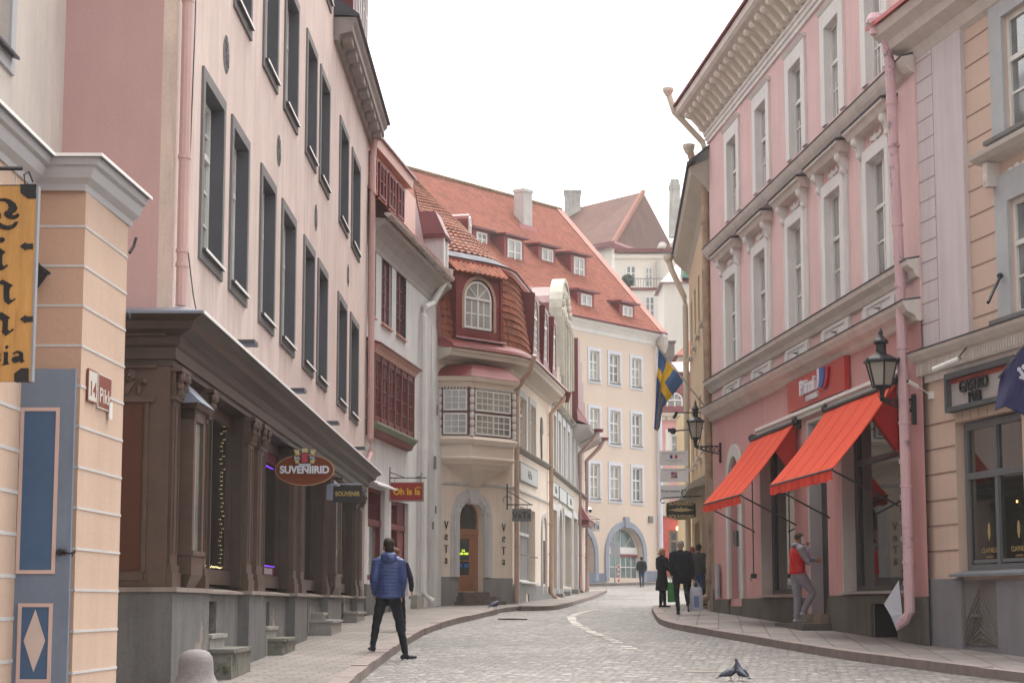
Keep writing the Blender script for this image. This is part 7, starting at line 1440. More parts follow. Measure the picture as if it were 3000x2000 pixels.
# the cloth hangs from the pole: hoist edge along the pole (u=0), fly edge gathered low on the left
Hh, Hl = at(1929, 1021, Yf), at(2002, 1117, Yf)
ctrl = [  # grid in image plane, 6 columns along the hoist (top to bottom), rows towards the fly
 [(1929, 1021), (1944, 1042), (1955, 1055), (1972, 1077), (1986, 1094), (2002, 1117)],
 [(1928, 1048), (1940, 1064), (1950, 1078), (1961, 1096), (1974, 1112), (1985, 1140)],
 [(1927, 1078), (1936, 1090), (1939, 1103), (1943, 1120), (1956, 1142), (1968, 1160)],
 [(1924, 1105), (1933, 1120), (1935, 1128), (1936, 1146), (1944, 1162), (1952, 1180)],
 [(1922, 1150), (1929, 1156), (1932, 1162), (1935, 1172), (1938, 1180), (1941, 1194)],
 [(1920, 1195), (1925, 1200), (1929, 1206), (1932, 1214), (1934, 1222), (1935, 1232)],
 [(1916, 1255), (1919, 1258), (1923, 1261), (1926, 1263), (1930, 1256), (1933, 1248)]]
def flagpt(u, v):
    a = min(v * 6, 5.999); i = int(a); fa = a - i; b_ = min(u * 5, 4.999); j = int(b_); fb = b_ - j
    def g2(i, j): return Vector(ctrl[i][j])
    p_ = (g2(i, j) * (1 - fa) + g2(i + 1, j) * fa) * (1 - fb) + (g2(i, j + 1) * (1 - fa) + g2(i + 1, j + 1) * fa) * fb
    w_ = at(p_.x, p_.y, Yf + .05 * math.sin(u * 14) * (0.25 + v) + .03 * math.sin(v * 9 + u * 4)); return tuple(w_)
def crossf(u, v): return 1 if (abs(u - .5) < .115 or abs(v - .40) < .085) else 0
cloth(flagpt, 35, 48, None, 'flag_cloth', sf_, crossf, [FB, FY])
kf = thing('navy_flag', 'navy blue flag with a pale crest on a dark pole at the right edge', 'flag', KF.w(4.2, .05, 5.6)); tp = at(2925, 1106, 26.6); q = M(); q.tube([tuple(at(3030, 975, 26.0)), tuple(tp)], .014, 6); q.build('pole', LEAD, kf)
kc = [[(2932, 1100), (2965, 1058), (3000, 1015), (3040, 970)], [(2926, 1125), (2962, 1110), (3000, 1085), (3045, 1050)], [(2921, 1160), (2950, 1165), (3000, 1160), (3050, 1140)], [(2914, 1202), (2945, 1190), (2990, 1212), (3050, 1240)]]
def kpt(u, v):
    a = min(v * 3, 2.999); i = int(a); fa = a - i; b_ = min(u * 3, 2.999); j = int(b_); fb = b_ - j
    p_ = (Vector(kc[i][j]) * (1 - fa) + Vector(kc[i + 1][j]) * fa) * (1 - fb) + (Vector(kc[i][j + 1]) * (1 - fa) + Vector(kc[i + 1][j + 1]) * fa) * fb
    return tuple(at(p_.x, p_.y, 26.6 - u * .6 + .05 * math.sin(u * 9 + v * 3)))
cloth(kpt, 24, 20, surf('flag_cloth_navy', (.035, .035, .10), var=.15, rough=.8), 'flag_cloth', kf)
q = M()
for (x, y, r_) in ((2986, 1082, 6), (2992, 1090, 5), (2997, 1098, 6), (3000, 1075, 7), (2990, 1106, 4), (2998, 1108, 4)): p_ = at(x, y, 26.05); q.ball(tuple(p_), r_ / 200, .008, r_ / 180, 8, 4)
q.build('flag_crest', surf('pale_crest', (.5, .48, .55)), kf)
q = M(KF); q.tube([(4.05, .1, 6.2), (4.5, .5, 5.75)], .025, 6); q.ball((4.05, .1, 6.22), .045, .045, .045); setp(q.build('flag_pole_stub', IRON, base=KF.w(4.2, .2, 6)), 'short black pole end with a ball over the pub cornice', 'pole')
# cameras
q = M(PL); q.tube([(-1.44, .17, 9.3), (-1.42, .16, 7.6), (-1.3, .12, 6.4), (-1.05, .03, 5.6), (-.4, .03, 4.9), (-.1, .05, 4.62)], .007, 4); q.build('loose_cable', LEAD, pinkL)
def cctv(P, dr, lab, L=.2, r_=.035):
    t = thing('security_camera', lab, 'camera', P, 0, 'wall security cameras'); q = M(); P = Vector(P); d = Vector(dr).normalized(); q.tube([P, P + d * L], r_, 8); q.build('camera_body', WHITEP, t); q = M(); q.tube([P + d * L * .95, P + d * (L + .01)], r_ * .8, 8); q.build('lens', IRON, t); q = M(); q.tube([P + d * .05, P + Vector((.12 if dr[0] < 0 else -.12, .1, -.05)), P + Vector((.2 if dr[0] < 0 else -.3, .15, -.1))], .012, 5); q.box(P.x + (.2 if dr[0] < 0 else -.36), P.x + (.3 if dr[0] < 0 else -.26), P.y + .1, P.y + .2, P.z - .18, P.z - .06); q.build('mount', WHITEP, t)
p_ = at(2688, 1132, 30.2); cctv(tuple(p_), (-1, -.5, .45), 'small white security camera right of the near lantern')
p_ = at(1726, 1490, 85); cctv(tuple(p_), (.1, -1, -.3), 'white security camera on an arm far down the left side', .35, .09)
# bollard
bx, by = -3.20, 19.5; bz = g(by) + .1; bp = at(588, 1900, by)
q = M(); zz = 1.55 + (1768 - 1898) / FPX * by; zt = zz
pr = [(.8, -1.2), (.75, -.60), (.55, -.50), (.38, -.44), (.27, -.36), (.205, -.24), (.198, -.14), (.188, -.08), (.15, -.03), (.09, -.006), (.02, 0)]
pr = [(r_ * .86, z * 1.0) for r_, z in pr]
q.lathe(pr, (at(578, 1768, by).x, by, zt), 24); setp(q.build('bollard', surf('old_concrete', (.27, .25, .245), var=.2, scale=5, fine=50, bump=.3, dirt=(.16, .13, .09), dirt_amt=.6, dirt_scale=2), base=(at(578, 1768, by).x, by, bz), smooth=True), 'weathered round-topped stone bollard at the bottom left', 'bollard')
# warning post, plant, sills
P = at(1812, 1690, 113.5); t = thing('barrier_board', 'red and white striped warning post with a grey board before the arched shopfront', 'barrier', (P.x, 113.5, g(113.5) + .14)); q = M(); z0 = g(113.5) + .14; q.box(P.x - .05, P.x + .05, 113.45, 113.5, z0, z0 + 1.1); q.build('post', WHITEP, t)
q = M()
for k in range(4): q.box(P.x - .055, P.x + .055, 113.44, 113.45, z0 + .1 + k * .26, z0 + .22 + k * .26)
q.build('red_stripe', paint('warning_red', (.6, .04, .03)), t); q = M(); q.box(P.x - .45, P.x + .1, 113.48, 113.54, z0 + 1.5, z0 + 2.3); q.tube([(P.x - .2, 113.5, z0), (P.x - .25, 113.5, z0 + 3)], .04, 6); q.build('grey_board', surf('grey_board', (.36, .37, .40)), t)
T_ = at(1826, 846, 176.6); t = thing('potted_shrub', 'dark green leafy shrub in a pot on the hilltop terrace', 'plant', tuple(T_)); q = M()
for k in range(900):
    a, b_ = rnd.uniform(0, 6.28), rnd.uniform(-1, 1); r_ = rnd.uniform(.45, 1) ** .5; c = Vector((T_.x + .4 + .62 * r_ * math.cos(a) * math.sqrt(1 - b_ * b_), T_.y + .6 * r_ * math.sin(a), T_.z + .75 + .6 * r_ * b_)); n = Vector((rnd.gauss(0, 1), rnd.gauss(0, 1), rnd.gauss(0, 1))).normalized(); u = n.orthogonal().normalized() * .09; v = n.cross(u)
    q.poly([tuple(c - u), tuple(c - v * .6), tuple(c + u), tuple(c + v * .6)])
q.build('foliage', surf('shrub_leaf', (.035, .075, .035), var=.4, scale=2), t); q = M(); q.lathe([(.25, 0), (.32, .4)], (T_.x + .4, T_.y, T_.z), 10); q.build('pot', surf('terracotta', (.36, .10, .06)), t)
# twigs / stick on pavement are too small; drain cover
q = M(); 
# ================================================================= people
def remesh(m, voxel, smooth=4):
    me = bpy.data.meshes.new('tmp'); me.from_pydata([tuple(v) for v in m.v], [], m.f); bm = bmesh.new(); bm.from_mesh(me); bmesh.ops.recalc_face_normals(bm, faces=bm.faces); bm.to_mesh(me); bm.free()
    o = bpy.data.objects.new('tmp', me); col.objects.link(o); r_ = o.modifiers.new('r', 'REMESH'); r_.mode = 'VOXEL'; r_.voxel_size = voxel; s_ = o.modifiers.new('s', 'SMOOTH'); s_.iterations = smooth; s_.factor = .5
    bpy.context.view_layer.update(); e = bpy.data.meshes.new_from_object(o.evaluated_get(bpy.context.evaluated_depsgraph_get())); k = M(); k.v = [v.co.copy() for v in e.vertices]; k.f = [list(p.vertices) for p in e.polygons]
    bpy.data.objects.remove(o); bpy.data.meshes.remove(me); bpy.data.meshes.remove(e); return k
def limb(m, pts, n=10):
    """pts: (Vector, rx, ry) elliptical sections along a path, rx across local x"""
    rings = []
    for k, (c, rx, ry) in enumerate(pts):
        t = (pts[min(k + 1, len(pts) - 1)][0] - pts[max(k - 1, 0)][0]).normalized(); u = Vector((1, 0, 0)) - t * t.x
        if u.length < .2: u = Vector((0, 1, 0)) - t * t.y
        u.normalize(); v = t.cross(u); rings.append([m.p(*(c + u * math.cos(2 * math.pi * j / n) * rx + v * math.sin(2 * math.pi * j / n) * ry)) for j in range(n)])
    for a, b_ in zip(rings, rings[1:]):
        for j in range(n): m.f.append([a[j], a[(j + 1) % n], b_[(j + 1) % n], b_[j]])
    m.f.append(rings[0][::-1]); m.f.append(rings[-1])
    for k in (0, -1): c, rx, ry = pts[k]; m.ball(tuple(c), min(rx, ry) * .98, min(rx, ry) * .98, min(rx, ry) * .98, 8, 6)
V = Vector
BASE = dict(pelvis=V((0, 0, .95)), waist=V((0, 0, 1.08)), chest=V((0, .01, 1.28)), neck=V((0, 0, 1.47)), head=V((0, .02, 1.60)),
  shL=V((-.185, 0, 1.41)), elL=V((-.235, -.02, 1.13)), wrL=V((-.23, .06, .89)), shR=V((.185, 0, 1.41)), elR=V((.235, -.02, 1.13)), wrR=V((.23, .06, .89)),
  hipL=V((-.09, 0, .91)), knL=V((-.10, .02, .49)), anL=V((-.10, -.02, .08)), hipR=V((.09, 0, .91)), knR=V((.10, .02, .49)), anR=V((.10, -.02, .08)))
def person(lab, loc, face, H, pose=None, skin=(.50, .27, .19), hair=(.03, .02, .015), hairstyle='short', coat=None, coatlen=.86, coatcol=None, legs=None, shoes=(.02, .02, .02), width=1., voxel=.013, look=0, extra=None, feet=None, vest=None, group=None, bulk=1.):
    s = H / 1.75; J = {k: v.copy() for k, v in BASE.items()}
    for k, v in (pose or {}).items(): J[k] = V(v)
    T = Matrix.Translation(V(loc)) @ Matrix.Rotation(R(face), 4, 'Z') @ Matrix.Scale(s, 4)
    t = thing('person', lab, 'person', loc, R(face), group)
    def put(m, nm, mat, par=t, vx=None, sm=4):
        k = remesh(m, vx or voxel, sm); k.v = [T @ v for v in k.v]; return k.build(nm, mat, par, smooth=True)
    # ---- body: one continuous surface
    b = M(); hd = J['head']; rot = Matrix.Rotation(R(look), 3, 'Z')
    limb(b, [(J['pelvis'] - V((0, 0, .06)), .13, .10), (J['waist'], .12, .09), (J['chest'], .14, .10), (J['neck'] - V((0, 0, .07)), .11, .08)])
    limb(b, [(J['neck'] - V((0, 0, .06)), .06, .06), (J['neck'] + V((0, .005, .03)), .052, .055), (hd - V((0, .01, .06)), .052, .06)])
    def hp_(x, y, z): return tuple(hd + rot @ V((x, y, z)))
    b.ball(hp_(0, -.005, .03), .076, .095, .095, 14, 10); b.ball(hp_(0, .028, -.045), .056, .062, .075, 12, 8); b.ball(hp_(0, .072, -.085), .026, .022, .024, 8, 6)
    b.ball(hp_(0, .098, -.012), .013, .02, .028, 8, 6); b.ball(hp_(0, .108, -.028), .017, .014, .012, 8, 6); b.ball(hp_(0, .085, -.058), .024, .012, .010, 8, 6); b.ball(hp_(0, .084, .03), .05, .014, .012, 8, 6)
    for sx in (-1, 1): b.ball(hp_(sx * .078, -.005, -.005), .012, .022, .034, 8, 6); b.ball(hp_(sx * .04, .07, -.02), .022, .02, .022, 8, 6)
    for sd, sx in (('L', -1), ('R', 1)):
        sh, el, wr = J['sh' + sd], J['el' + sd], J['wr' + sd]
        limb(b, [(sh, .048, .048), (sh.lerp(el, .5), .043, .043), (el, .036, .036), (el.lerp(wr, .35), .038, .036), (wr, .025, .022)])
        hd_ = (wr - el).normalized(); hv = J.get('hand' + sd); hd_ = V(hv).normalized() if hv else hd_
        pn = V((sx, 0, 0)) - hd_ * hd_.x * sx
        pn = pn.normalized() if pn.length > .2 else V((0, 1, 0)); ac = hd_.cross(pn).normalized()   # pn: palm normal side, ac: across the fingers
        pc = wr + hd_ * .045
        limb(b, [(wr, .024, .022), (wr + hd_ * .03, .036, .018), (wr + hd_ * .085, .038, .015)] if abs(ac.x) > .5 else [(wr, .022, .024), (wr + hd_ * .03, .020, .034), (wr + hd_ * .085, .017, .038)])
        for q_, ln in zip((-.030, -.010, .011, .031), (.062, .075, .07, .052)):
            f0 = wr + hd_ * .08 + ac * q_; f1 = f0 + hd_ * ln * .5 - pn * .012; f2_ = f1 + hd_ * ln * .32 - pn * .028; limb(b, [(f0, .0105, .0105), (f1, .0095, .0095), (f2_, .008, .008)], 6)
        tb = V((0, 1, 0)) if abs(ac.y) > .5 else V((0, 0, 1)); sg_t = 1 if ac.dot(V((0, 1, .3))) > 0 else -1; f0 = wr + hd_ * .025 + ac * .028 * sg_t; f1 = f0 + (hd_ + ac * sg_t * .8).normalized() * .035; f2_ = f1 + hd_ * .028 - pn * .008; limb(b, [(f0, .013, .013), (f1, .011, .011), (f2_, .009, .009)], 6)
        hi, kn, an = J['hip' + sd], J['kn' + sd], J['an' + sd]; limb(b, [(hi, .078, .078), (kn, .05, .05), (kn.lerp(an, .3), .048, .05), (an, .034, .036)])
    put(b, 'body', surf('skin_%d' % int(skin[0] * 1000), skin, var=.06, rough=.6), sm=2, vx=min(voxel, .0105) if voxel < .02 else voxel)
    # eyes
    q = M()
    for sx in (-1, 1): q.ball(hp_(sx * .031, .086, .0), .011, .008, .008, 8, 5)
    q.v = [T @ v for v in q.v]; q.build('eyes', surf('eye_dark', (.04, .03, .03), rough=.3), t)
    # ---- hair
    h = M()
    if hairstyle == 'short': h.ball(hp_(0, -.018, .048), .084, .098, .088, 14, 10); h.ball(hp_(0, -.05, -.01), .074, .055, .065, 12, 8)
    elif hairstyle == 'tall': h.ball(hp_(0, -.012, .055), .083, .098, .092, 14, 10); h.ball(hp_(0, .02, .105), .068, .07, .045, 12, 8); h.ball(hp_(0, -.055, -.015), .072, .05, .07, 12, 8)
    elif hairstyle == 'crop': h.ball(hp_(0, -.012, .04), .080, .097, .088, 14, 10)
    elif hairstyle == 'bun': h.ball(hp_(0, -.015, .042), .085, .1, .09, 14, 10); h.ball(hp_(0, -.12, -.03), .045, .045, .045, 10, 8); h.ball(hp_(0, -.06, -.03), .065, .05, .06, 10, 8)
    # leave the face free
    hm = remesh(h, .011, 2)
    keep = []
    inv_rot = rot.inverted()
    for f in hm.f:
        c = sum((hm.v[i] for i in f), V()) / len(f); l = inv_rot @ (c - hd)
        if l.y > .045 and l.z < .062: continue
        if l.y > .0 and l.z < -.03: continue
        keep.append(f)
    hm.f = keep; hm.v = [T @ v for v in hm.v]; ho = hm.build('hair', surf('hair_%d' % int(hair[0] * 1000 + hair[2] * 77), hair, var=.3, scale=30, rough=.7), t, smooth=True)
    # ---- jacket / coat
    k = bulk
    c = M(); lowz = coatlen
    pel, wa, ch, nk = J['pelvis'], J['waist'], J['chest'], J['neck']
    hem = V((pel.x, pel.y, lowz))
    W_ = width
    secs = [(hem, .175 * W_ * k, .135 * k)] + ([(pel, .165 * W_ * k, .13 * k)] if lowz < .9 else []) + [(wa, .160 * W_ * k, .128 * k), (ch, .172 * W_ * k, .132 * k), (ch.lerp(nk, .55), .165 * W_ * k, .115 * k), (nk - V((0, 0, .015)), .085, .078)]
    if lowz < .6: secs = [(hem, .24 * W_, .20), (V((pel.x, pel.y, .75)), .205 * W_, .17)] + secs[1:]
    limb(c, secs, 16)
    for sd, sx in (('L', -1), ('R', 1)):
        sh, el, wr = J['sh' + sd], J['el' + sd], J['wr' + sd]
        inn = sh - V((sx * .05, 0, -.01)); fab = [(inn, .072 * k, .075 * k), (sh + V((sx * .008, 0, -.012)), .072 * k, .074 * k), (sh.lerp(el, .5), .066 * k, .066 * k), (el, .058 * k, .058 * k), (el.lerp(wr, .5), .053 * k, .052 * k), (wr - (wr - el).normalized() * .01, .042 * k, .040 * k)]
        if vest is None: limb(c, fab, 12)
        else:
            sl = M(); limb(sl, fab, 12); put(sl, 'sleeve', vest, vx=voxel)
    cm = remesh(c, voxel, 5)
    for i, v in enumerate(cm.v):
        if v.z < lowz and (v.xy - hem.xy).length < .26: cm.v[i] = V((v.x, v.y, lowz + (v.z - lowz) * .08))
    if extra and extra.get('quilt'):
        for i, v in enumerate(cm.v):
            ax = V((0, 0, v.z)); d = V((v.x, v.y, 0)); 
            if d.length > .02: cm.v[i] = v + d.normalized() * .007 * abs(math.sin(v.z * math.pi / .052))
    else:
        for i, v in enumerate(cm.v):
            d = V((v.x, v.y, 0))
            if d.length > .02: cm.v[i] = v + d.normalized() * .006 * (math.sin(v.z * 31 + v.x * 40) * math.sin(v.x * 23 + v.y * 37 + v.z * 9))
    cm.v = [T @ v for v in cm.v]; cm.build(coat or 'jacket', coatcol, t, smooth=True)
    # ---- trousers
    tr = M(); limb(tr, [(pel + V((0, 0, .06)), .142, .112), (pel - V((0, 0, .02)), .148, .118), (pel - V((0, 0, .08)), .12, .10)], 14)
    lw = (extra or {}).get('legw', 1.)
    for sd in 'LR':
        hi, kn, an = J['hip' + sd], J['kn' + sd], J['an' + sd]; limb(tr, [(hi + V((0, 0, -.01)), .092 * lw, .098 * lw), (hi.lerp(kn, .5), .080 * lw, .085 * lw), (kn, .062 * lw, .066 * lw), (kn.lerp(an, .4), .058 * lw, .062 * lw), (an + V((0, 0, .02)), .046 * lw, .052 * lw)], 12)
    trm = remesh(tr, voxel, 4)
    for i, v in enumerate(trm.v): trm.v[i] = v + V((math.sin(v.z * 47 + v.y * 30), math.cos(v.z * 41 + v.x * 33), 0)) * .003
    trm.v = [T @ v for v in trm.v]; trm.build('trousers', legs, t, smooth=True)
    # ---- shoes
    for sd, sx in (('L', -1), ('R', 1)):
        an = J['an' + sd]; fd = V((feet or {}).get(sd, (sx * .15, 1, 0))).normalized(); z = an.z - .045
        m_ = M(); side = fd.cross(V((0, 0, 1)))
        for d_, r1_, r2_, h_ in ((-.045, .034, .045, .04), (.03, .038, .06, .036), (.105, .043, .06, .03), (.16, .038, .045, .024)): cc = an + fd * d_ + V((0, 0, -.05)); m_.ball((cc.x, cc.y, cc.z + h_ * .15), max(abs(fd.x) * r2_, abs(side.x) * r1_, .03), max(abs(fd.y) * r2_, abs(side.y) * r1_, .03), h_, 10, 7)
        limb(m_, [(an + V((0, 0, .02)), .040, .044), (an - V((0, 0, .03)), .042, .048)])
        put(m_, 'shoe', surf('shoe_%d' % int(shoes[0] * 1000), shoes, var=.15, rough=.5), vx=.011 if voxel < .02 else .015, sm=3)
    return t, T, J
QB = surf('blue_quilted_nylon', (.038, .062, .18), var=.14, scale=6, rough=.42, spec=.4, bump=.12); BT = surf('black_trousers', (.012, .013, .018), var=.2, scale=8); DKC = surf('black_wool_coat', (.010, .011, .014), var=.25, scale=8); JEANS = surf('blue_jeans', (.035, .055, .13), var=.25, scale=9); GREYJ = surf('grey_marl_jersey', (.27, .26, .30), var=.12, scale=10)
# man in blue puffer jacket stepping off the kerb
t, T, J = person('man in a blue quilted puffer jacket walking away, one foot on the left kerb', (-1.81, 28.7, g(28.7)), 6, 1.765,
  dict(hipL=(-.085, 0, .90), hipR=(.085, 0, .90), knL=(-.165, .04, .53), anL=(-.215, -.02, .205), knR=(.18, .03, .49), anR=(.25, -.06, .085), shL=(-.165, 0, 1.41), elL=(-.215, -.03, 1.15), wrL=(-.19, .10, .94), shR=(.165, 0, 1.41), elR=(.215, .0, 1.14), wrR=(.19, .12, .91), head=(.0, .03, 1.61), handR=(.1, .6, -.5)),
  coatcol=QB, coatlen=.88, legs=BT, hairstyle='tall', look=12, extra=dict(quilt=1), feet=dict(L=(-.25, 1, 0), R=(1, .55, 0)), shoes=(.014, .014, .02), bulk=1.0, width=1.04, voxel=.012, skin=(.42, .22, .15))
h = M(); limb(h, [(V((-.07, -.03, 1.49)), .07, .055), (V((0, -.075, 1.475)), .085, .06), (V((.07, -.03, 1.49)), .07, .055)]); h.ball((0, -.085, 1.44), .11, .055, .075, 12, 8); h.ball((0, -.03, 1.50), .115, .085, .05, 12, 8); hk = remesh(h, .012, 4); hk.v = [T @ v for v in hk.v]; hk.build('hood', QB, t, smooth=True)
t, T, J = person('person in a dark jacket mostly hidden behind the man in the blue jacket', (-2.14, 36.0, g(36.0)), -10, 1.66, dict(wrL=(-.1, .25, 1.05), elL=(-.2, .05, 1.14), wrR=(.30, .1, .90), elR=(.30, 0, 1.14), hipL=(-.03, 0, .91), hipR=(.09, 0, .91), knL=(.03, .02, .49), knR=(.14, .02, .49), anL=(.07, 0, .08), anR=(.17, 0, .08)), coatcol=surf('dark_navy_jacket', (.02, .022, .05), var=.2), coatlen=.9, legs=BT, hair=(.16, .08, .045), hairstyle='bun', voxel=.015)
q = M(); q.box(.25, .42, .05, .2, .74, .80); q.v = [T @ v for v in q.v]; setp(q.build('folded_leaflet', surf('grey_leaflet', (.30, .28, .27)), base=tuple(T @ V((.3, .1, .74)))), 'grey folded leaflet in the hand of the hidden person', 'leaflet')
# woman in long black coat
t, T, J = person('blonde woman in a long black coat standing on the kerb corner facing right', (3.98, 52.0, g(52.0) + .125), -58, 1.58, dict(hipL=(-.07, 0, .91), hipR=(.07, 0, .91), knL=(-.07, .02, .49), knR=(.07, .02, .49), anL=(-.06, -.01, .08), anR=(.07, .04, .08), elR=(.24, .03, 1.14), wrR=(.16, .2, 1.05), elL=(-.22, 0, 1.14), wrL=(-.12, .2, 1.1)), coat='coat', coatcol=DKC, coatlen=.50, legs=BT, hair=(.42, .27, .14), hairstyle='bun', skin=(.58, .34, .26), voxel=.015, width=.9)
h = M(); h.ball((0, 0, 1.475), .095, .09, .055, 12, 8); hk = remesh(h, .014); hk.v = [T @ v for v in hk.v]; hk.build('scarf', DKC, t, smooth=True)
def bag(lab, nm, P, w_, d_, h_, mat, ang=0, cat='bag', bulge=.03):
    tb = thing(nm, lab, cat, (P[0], P[1], P[2])); q = M(); sec = []
    for k in range(7):
        f = k / 6; ww = w_ * (1 - .18 * f) + bulge * math.sin(math.pi * f * .9); dd = d_ * (1 - .55 * f) + bulge * math.sin(math.pi * f); sec.append([(P[0] + math.cos(R(ang)) * x * ww - math.sin(R(ang)) * y * dd, P[1] + math.sin(R(ang)) * x * ww + math.cos(R(ang)) * y * dd, P[2] + h_ * f + .01 * math.sin(5 * x + k)) for x, y in ((-.5, -.4), (-.2, -.5), (.2, -.5), (.5, -.4), (.5, .4), (.2, .5), (-.2, .5), (-.5, .4))])
    for a, b_ in zip(sec, sec[1:]): q.ext(a, b_, caps=False)
    q.poly(sec[0]); q.poly(sec[-1]); q.build('bag_body', mat, tb, smooth=True)
    q = M(); q.tube([(P[0] - w_ * .22, P[1], P[2] + h_), (P[0] - w_ * .1, P[1], P[2] + h_ + .13), (P[0] + w_ * .1, P[1], P[2] + h_ + .13), (P[0] + w_ * .22, P[1], P[2] + h_)], .008, 5); q.build('bag_handle', mat, tb); return tb
bag('green carrier bag below the hem of the black coat', 'carrier_bag', (4.24, 51.8, g(52) + .27), .26, .08, .52, surf('green_bag_plastic', (.04, .22, .05), rough=.4))
bag('brown leather handbag between the woman and the grey haired man', 'handbag', (4.32, 51.6, g(52) + .80), .2, .1, .24, surf('brown_leather', (.20, .07, .04), rough=.4))
# older man in dark coat walking away
t, T, J = person('grey haired man in a dark coat walking away on the right pavement', (3.93, 45.6, g(45.6) + .12), -4, 1.74, dict(hipL=(-.09, 0, .92), hipR=(.10, 0, .92), knL=(-.10, .10, .50), anL=(-.07, .0, .08), knR=(.13, .06, .52), anR=(.15, -.22, .26), elL=(-.24, .0, 1.14), wrL=(-.2, .12, .92), elR=(.27, -.04, 1.12), wrR=(.29, -.02, .83)), coat='coat', coatcol=surf('dark_navy_coat', (.012, .013, .022), var=.25, scale=8), coatlen=.72, legs=surf('dark_navy_trousers', (.012, .014, .024), var=.2), hair=(.34, .31, .29), hairstyle='short', feet=dict(L=(-.1, 1, 0), R=(.1, .5, -.8)), width=1.06, voxel=.013, bulk=1.08)
wp_ = T @ J['wrR']; tb = bag('white plastic shopping bag hanging from the hand of the grey haired man', 'shopping_bag', (wp_.x + .06, wp_.y, wp_.z - .74), .30, .14, .54, surf('white_bag_plastic', (.50, .52, .60), var=.08, rough=.35)); q = M(); q.box(wp_.x - .0, wp_.x + .12, wp_.y - .085, wp_.y - .08, wp_.z - .66, wp_.z - .40); q.build('blue_print', surf('faded_blue_print', (.20, .27, .48)), tb)
# person in doorway
t, T, J = person('dark haired person in a grey jacket and jeans holding a bright packet in the doorway', (4.83, 50.6, g(50.6) + .20), -35, 1.60, dict(elL=(-.23, .06, 1.14), wrL=(-.12, .24, .98), knL=(-.09, .03, .49), anL=(-.09, 0, .08)), coatcol=surf('charcoal_jacket', (.045, .043, .04), var=.2), coatlen=.86, legs=JEANS, hair=(.02, .015, .012), skin=(.5, .27, .2), voxel=.015)
wl_ = T @ J['wrL']; bag('bright yellow, orange and green packet in the hand of the doorway person', 'snack_packet', (wl_.x - .02, wl_.y - .08, wl_.z - .36), .17, .07, .28, surf('bright_packet', (.50, .45, .20), var=.6, scale=9, dirt=(.55, .1, .03), dirt_amt=.9, dirt_scale=6, rough=.3), cat='packet')
person('person in black with reddish hair behind the doorway person', (5.12, 55.6, g(55.6) + .12), 0, 1.66, coatcol=DKC, coatlen=.8, legs=BT, hair=(.30, .10, .07), skin=(.55, .25, .18), voxel=.017)
# far walker
t, T, J = person('distant man in a dark jacket and jeans walking up the road', (7.12, 107.6, g(107.6)), 2, 1.68, dict(elL=(-.26, 0, 1.14), wrL=(-.24, .14, .93), elR=(.26, 0, 1.14), wrR=(.24, .14, .93), knL=(-.08, .03, .49), anL=(-.05, .05, .08), knR=(.09, .03, .5), anR=(.07, -.1, .09)), coatcol=surf('dark_teal_jacket', (.014, .02, .032), var=.2), coatlen=.84, legs=JEANS, hair=(.02, .018, .016), voxel=.02, bulk=1.1)
q = M(); q.box(-.08, .08, -.20, -.15, 1.15, 1.38); q.v = [T @ v for v in q.v]; q.build('backpack', surf('black_backpack', (.012, .012, .014)), t)
# man in red vest on the phone, pulling the door
RV = surf('red_gilet', (.52, .008, .012), var=.14, scale=5, rough=.6)
t, T, J = person('man in a red body warmer and grey tracksuit phoning at the red shop door', (5.42, 37.2, 1.19), -72, 1.74,
  dict(hipL=(-.07, 0, .91), hipR=(.09, .02, .91), knL=(-.07, .03, .49), anL=(-.06, 0, .08), knR=(.10, .26, .58), anR=(.10, .06, .20), shR=(.18, 0, 1.41), elR=(.25, .10, 1.14), wrR=(.12, .155, 1.44), handR=(-.12, -.02, 1), shL=(-.18, .02, 1.41), elL=(-.24, .22, 1.24), wrL=(-.18, .46, 1.20), head=(0, .06, 1.59), neck=(0, .03, 1.46)),
  coat='body_warmer', coatcol=RV, coatlen=.93, legs=GREYJ, vest=GREYJ, hair=(.07, .05, .04), hairstyle='crop', look=0, shoes=(.42, .40, .44), bulk=1.12, voxel=.012, extra=dict(legw=1.18), feet=dict(L=(0, 1, 0), R=(0, 1, -.4)), skin=(.40, .20, .13))
h = M(); h.ball((0, -.03, 1.475), .10, .09, .05, 12, 8); hk = remesh(h, .013); hk.v = [T @ v for v in hk.v]; hk.build('hood_collar', GREYJ, t, smooth=True)
ph = thing('mobile_phone', 'white mobile phone held to the ear of the man in the red body warmer', 'phone', tuple(T @ V((.10, .08, 1.54)))); q = M(); q.box(.098, .108, .045, .115, 1.50, 1.64); q.v = [T @ v for v in q.v]; q.build('phone_body', paint('white_phone', (.7, .7, .72)), ph); q = M(); q.box(.094, .098, .052, .108, 1.515, 1.625); q.v = [T @ v for v in q.v]; q.build('screen', IRON, ph)
